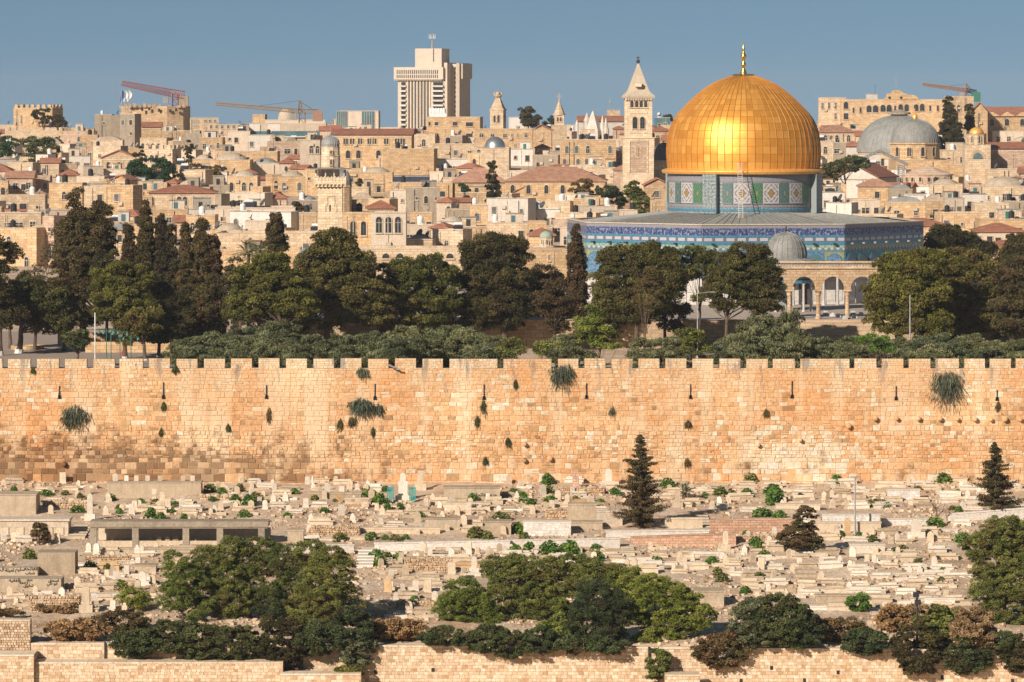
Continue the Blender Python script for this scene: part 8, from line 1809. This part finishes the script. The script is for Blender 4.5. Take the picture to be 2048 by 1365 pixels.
# jumble filler houses: fill what the list leaves open
def overlap(a, b_): return max(0, min(a[1], b_[1]) - max(a[0], b_[0])) * max(0, min(a[3], b_[3]) - max(a[2], b_[2]))
man = list(HOUSES); nf = 0
for row in range(13):
    yb = 282 + row * 19; x = -60 + fr.uniform(0, 30)
    while x < 2110:
        w_ = fr.uniform(28, 72) * (.8 + .035 * row); ht = fr.uniform(20, 40) * (.75 + .04 * row); yt = yb - ht; r_ = (x, x + w_, yt, yb + fr.uniform(-3, 3), cityY(yb + 12)); ok = True
        if 1390 < x + w_ / 2 < 1590 and yb > 250: ok = False
        if 1170 < x + w_ and x < 1850 and yb > 440: ok = False
        if (x < 1310 and x + w_ > 1240 and yb > 330) or (x < 690 and x + w_ > 628 and yb > 345): ok = False
        for m_ in man:
            o_ = overlap(r_, m_); 
            if o_ > .12 * (m_[1] - m_[0]) * (m_[3] - m_[2]) and r_[4] < m_[4] + 4: ok = False
            if o_ > .85 * w_ * ht and m_[4] < r_[4]: ok = False
        if ok and nf < 225:
            mt = fr.choices(['cream', 'sand', 'pink', 'white', 'pale', 'concrete', 'old'], [5, 4, 2, 1.3, 3, 1.4, 2])[0]; roof = fr.choices(['flat', 'dome', 'vault', 'hip', 'gab'], [9, 2, 1, 1.6, .8])[0]
            ar = fr.choice('arr'); n_ = max(1, int(w_ / 15)); m2 = fr.choice([1, 1, 2]); sd_ = fr.choice([0, 0, .12, .2, -.1])
            look = MW[mt] + ' house' + {'flat': ' with flat roof', 'dome': ' with a low dome', 'vault': ' with a vaulted roof', 'hip': ' with red hip roof', 'gab': ' with red sloping roof'}[roof] + (' and arched windows' if ar == 'a' else ' and small windows')
            building(x, x + w_, yt, r_[3], mt, roof, '%s%dx%d' % (ar, n_, m2), look, sd_, clutter=True, group='houses crowding the hill', reg=False); nf += 1
            x += w_ * fr.uniform(.75, 1.05)
        else: x += 16
# city trees
cT = lambda px, yb, ells, mt, label, nc, cr_=1.1, per=160, size=.28, Y=None, name='garden_tree': T(name, label, px, Y or cityY(yb), cityz(Y or cityY(yb)), (ells + [(q[0] + 1, max(e_[1] for e_ in ells) + j_ * 14, q[2] * .9, 13) for j_ in (1, 2) for q in ells[-1:]] if yb > 265 else ells), mt, nc, cr_, per, size, r0=.3)
cT(15, 345, [(8, 290, 28, 26), (22, 315, 26, 26), (0, 330, 20, 20)], 'city', 'bright green garden tree at the left edge of the city', 60, 1.5)
cT(78, 350, [(60, 290, 22, 16), (85, 300, 28, 24), (70, 322, 34, 20), (100, 325, 16, 18)], 'bush', 'dark spreading tree left of the houses', 90, 1.4)
cT(84, 262, [(82, 228, 16, 14), (95, 245, 14, 12)], 'pinedark', 'tree in front of the left crenellated tower', 34, 1.2, Y=1385)
cT(120, 262, [(118, 245, 10, 18), (126, 255, 8, 12)], 'pinedark', 'dark pine at the right corner of the left crenellated tower', 26, 1.2, Y=1375)
cT(310, 392, [(272, 345, 20, 20), (315, 345, 36, 26), (338, 352, 20, 22), (290, 365, 34, 22)], 'city', 'dark green garden trees above the red hip roof', 120, 1.4)
cT(284, 388, [(280, 310, 10, 22), (284, 338, 16, 22)], 'pinedark', 'grey green conifer in front of the garden trees', 40, 1.0)
cT(378, 350, [(378, 300, 8, 18), (378, 325, 10, 20)], 'pinedark', 'city cypress left of the yellowing tree', 30, .9)
cT(420, 388, [(395, 345, 24, 20), (425, 350, 28, 22), (440, 362, 14, 12), (405, 368, 28, 12)], 'drybush', 'yellowing broad tree right of the garden trees', 80, 1.2)
cT(598, 450, [(600, 415, 14, 18), (592, 438, 12, 14)], 'cypbrown', 'rust red autumn tree left of the minaret', 40, .9)
cT(716, 420, [(717, 372, 6, 14), (716, 395, 8, 18)], 'pinedark', 'slim dark cypress right of the minaret', 26, .8)
cT(1057, 262, [(1052, 225, 14, 12), (1060, 240, 20, 16), (1072, 250, 8, 8)], 'pinedark', 'round dark tree on the skyline right of the white box', 50, 1.4, Y=1400)
cT(1087, 262, [(1090, 252, 10, 8), (1104, 245, 7, 12)], 'pinedark', 'small dark trees left of the thin spired tower', 20, 1.2, Y=1410)
cT(985, 424, [(985, 335, 6, 14), (985, 355, 10, 14), (985, 372, 14, 12)], 'pinedark', 'pointed fir tree standing among roofs in front of the faded hip roofs', 60, .8)
cT(930, 420, [(930, 378, 9, 10)], 'city', 'small green tree left of the pointed fir', 14, .8)
cT(1165, 436, [(1162, 375, 20, 16), (1172, 395, 14, 16)], 'drybush', 'pale green garden tree right of the large faded roof', 44, 1.0)
cT(1215, 436, [(1215, 385, 24, 14), (1230, 400, 22, 12)], 'bush', 'dark garden tree below the bell tower left', 50, 1.0)
cT(1270, 436, [(1268, 380, 20, 16), (1280, 392, 18, 12)], 'broad', 'leafy garden tree at the foot of the bell tower', 44, 1.0)
cT(1690, 365, [(1665, 345, 22, 20), (1700, 330, 34, 14), (1715, 322, 14, 10), (1655, 360, 14, 12)], 'bush', 'dark garden tree between golden dome and white gabled hall', 80, 1.2, Y=1030)
for (px, pt, pb, hw, Y, lb) in [(1897, 200, 300, 24, 1200, 'large dark cypress right of the twin grey domes'), (1912, 250, 305, 18, 1195, 'lower dark companion of the large city cypress'), (1939, 212, 262, 11, 1210, 'slim cypress left of the zigzag church')]:
    E = [(px + fr.uniform(-2, 2), pt + (pb - pt) * (i + .5) / 7, hw * (.25 + .75 * ((i + 1) / 7)) , (pb - pt) / 7 * .8) for i in range(7)]; T('cypress_tree', lb, px, Y, cityz(Y), E, 'pinedark', int(hw * 5), 1.1, 160, .3, r0=.3, flat=1.2)
cT(1640, 250, [(1340, 238, 12, 5)], 'pinedark', 'low tree behind the golden dome left shoulder on the skyline', 10, 1.2, Y=1450)
cT(2040, 285, [(2032, 272, 16, 12)], 'bush', 'dark green shrub tree at the right edge of the city', 30, 1.2)
cT(1890, 445, [(1880, 432, 18, 8)], 'drybush', 'yellow green bush by the right hand roofs', 16, .9)
cT(830, 470, [(828, 455, 22, 8)], 'bush', 'dark bush behind the pale arched school', 20, .8)
cT(887, 490, [(886, 478, 9, 10)], 'city', 'small green tree by the plain cream block', 14, .8)
# ================================================================ labels that single things out
from collections import defaultdict
by = defaultdict(list)
for o, look, px, py, lms in PEND:
    by[look + ', ' + where(px, py, lms)].append((px, py, o, look, lms))
ORD = ['first', 'second', 'third', 'fourth', 'fifth', 'sixth', 'seventh', 'eighth', 'ninth', 'tenth', 'eleventh', 'twelfth']
for base, L__ in by.items():
    L__.sort(key=lambda q: (q[0], q[1])); n = len(L__)
    for i, (px, py, o, look, lms) in enumerate(L__):
        if n == 1: s = base
        elif n == 2: s = base + (', the one further left' if i == 0 else ', the one further right')
        else: s = base + ', ' + ('leftmost' if i == 0 else 'rightmost' if i == n - 1 else ORD[min(i, 11)] + ' from left') + (' of %s' % ({3: 'three', 4: 'four', 5: 'five', 6: 'six'}.get(n, 'several')))
        w = s.split()
        if len(w) > 16:
            s = s.replace(' of several', '').replace(' of three', '').replace(' of four', '').replace(' of five', '').replace(' of six', '').replace(', the one further', ', further'); w = s.split()
        if len(s.split()) > 16: s = s.replace(' below and ', ' ').replace(' above and ', ' ')
        if len(s.split()) > 16: s = s.replace(' from left', '')
        o['label'] = s
seen = {}
def dep(o): return o['label']
for o in [q for q in COL.objects if q.parent is None and 'label' in q.keys()]:
    l = o['label']
    if len(l.split()) > 16: l = ' '.join(w for w in l.split() if w not in ('a', 'the', 'with', 'and'))
    o['label'] = l
# ---------------------------------------------------------------- air: one even box of haze
hm = bpy.data.materials.new('haze'); hm.use_nodes = True; hn = hm.node_tree; hn.nodes.clear(); ho = hn.nodes.new('ShaderNodeOutputMaterial'); hv = hn.nodes.new('ShaderNodeVolumePrincipled')
hv.inputs['Color'].default_value = (.86, .92, 1.0, 1); hv.inputs['Density'].default_value = .00005; hv.inputs['Anisotropy'].default_value = 0.0; hn.links.new(hv.outputs[0], ho.inputs['Volume'])
b = MB(); b.box(-2700, 2700, -400, 6200, -41, 82); kind(b.build('haze', hm), 'stuff')
cnt_ = defaultdict(list)
for o in [q for q in COL.objects if q.parent is None and 'label' in q.keys()]: cnt_[o['label']].append(o)
for l, L__ in cnt_.items():
    if len(L__) > 1:
        L__.sort(key=lambda q: q.location.x / max(1, q.location.y))
        for i, o in enumerate(L__):
            sfx = ', ' + ('left' if i == 0 else 'right' if i == len(L__) - 1 else ORD[min(i, 11)])
            w = [x for x in l.split() if x not in ('a', 'the', 'with', 'and')] if len(l.split()) > 14 else l.split(); o['label'] = ' '.join(w[:15]) + sfx

for o in [q for q in COL.objects if q.parent is None and 'label' in q.keys()]:
    w = o['label'].split()
    while len(w) > 16:
        k_ = [i for i, x in enumerate(w) if x in ('of', 'one', 'at', 'house', 'tomb', 'stone', 'topped')]
        w.pop(k_[-1] if k_ else 2)
    o['label'] = ' '.join(w)
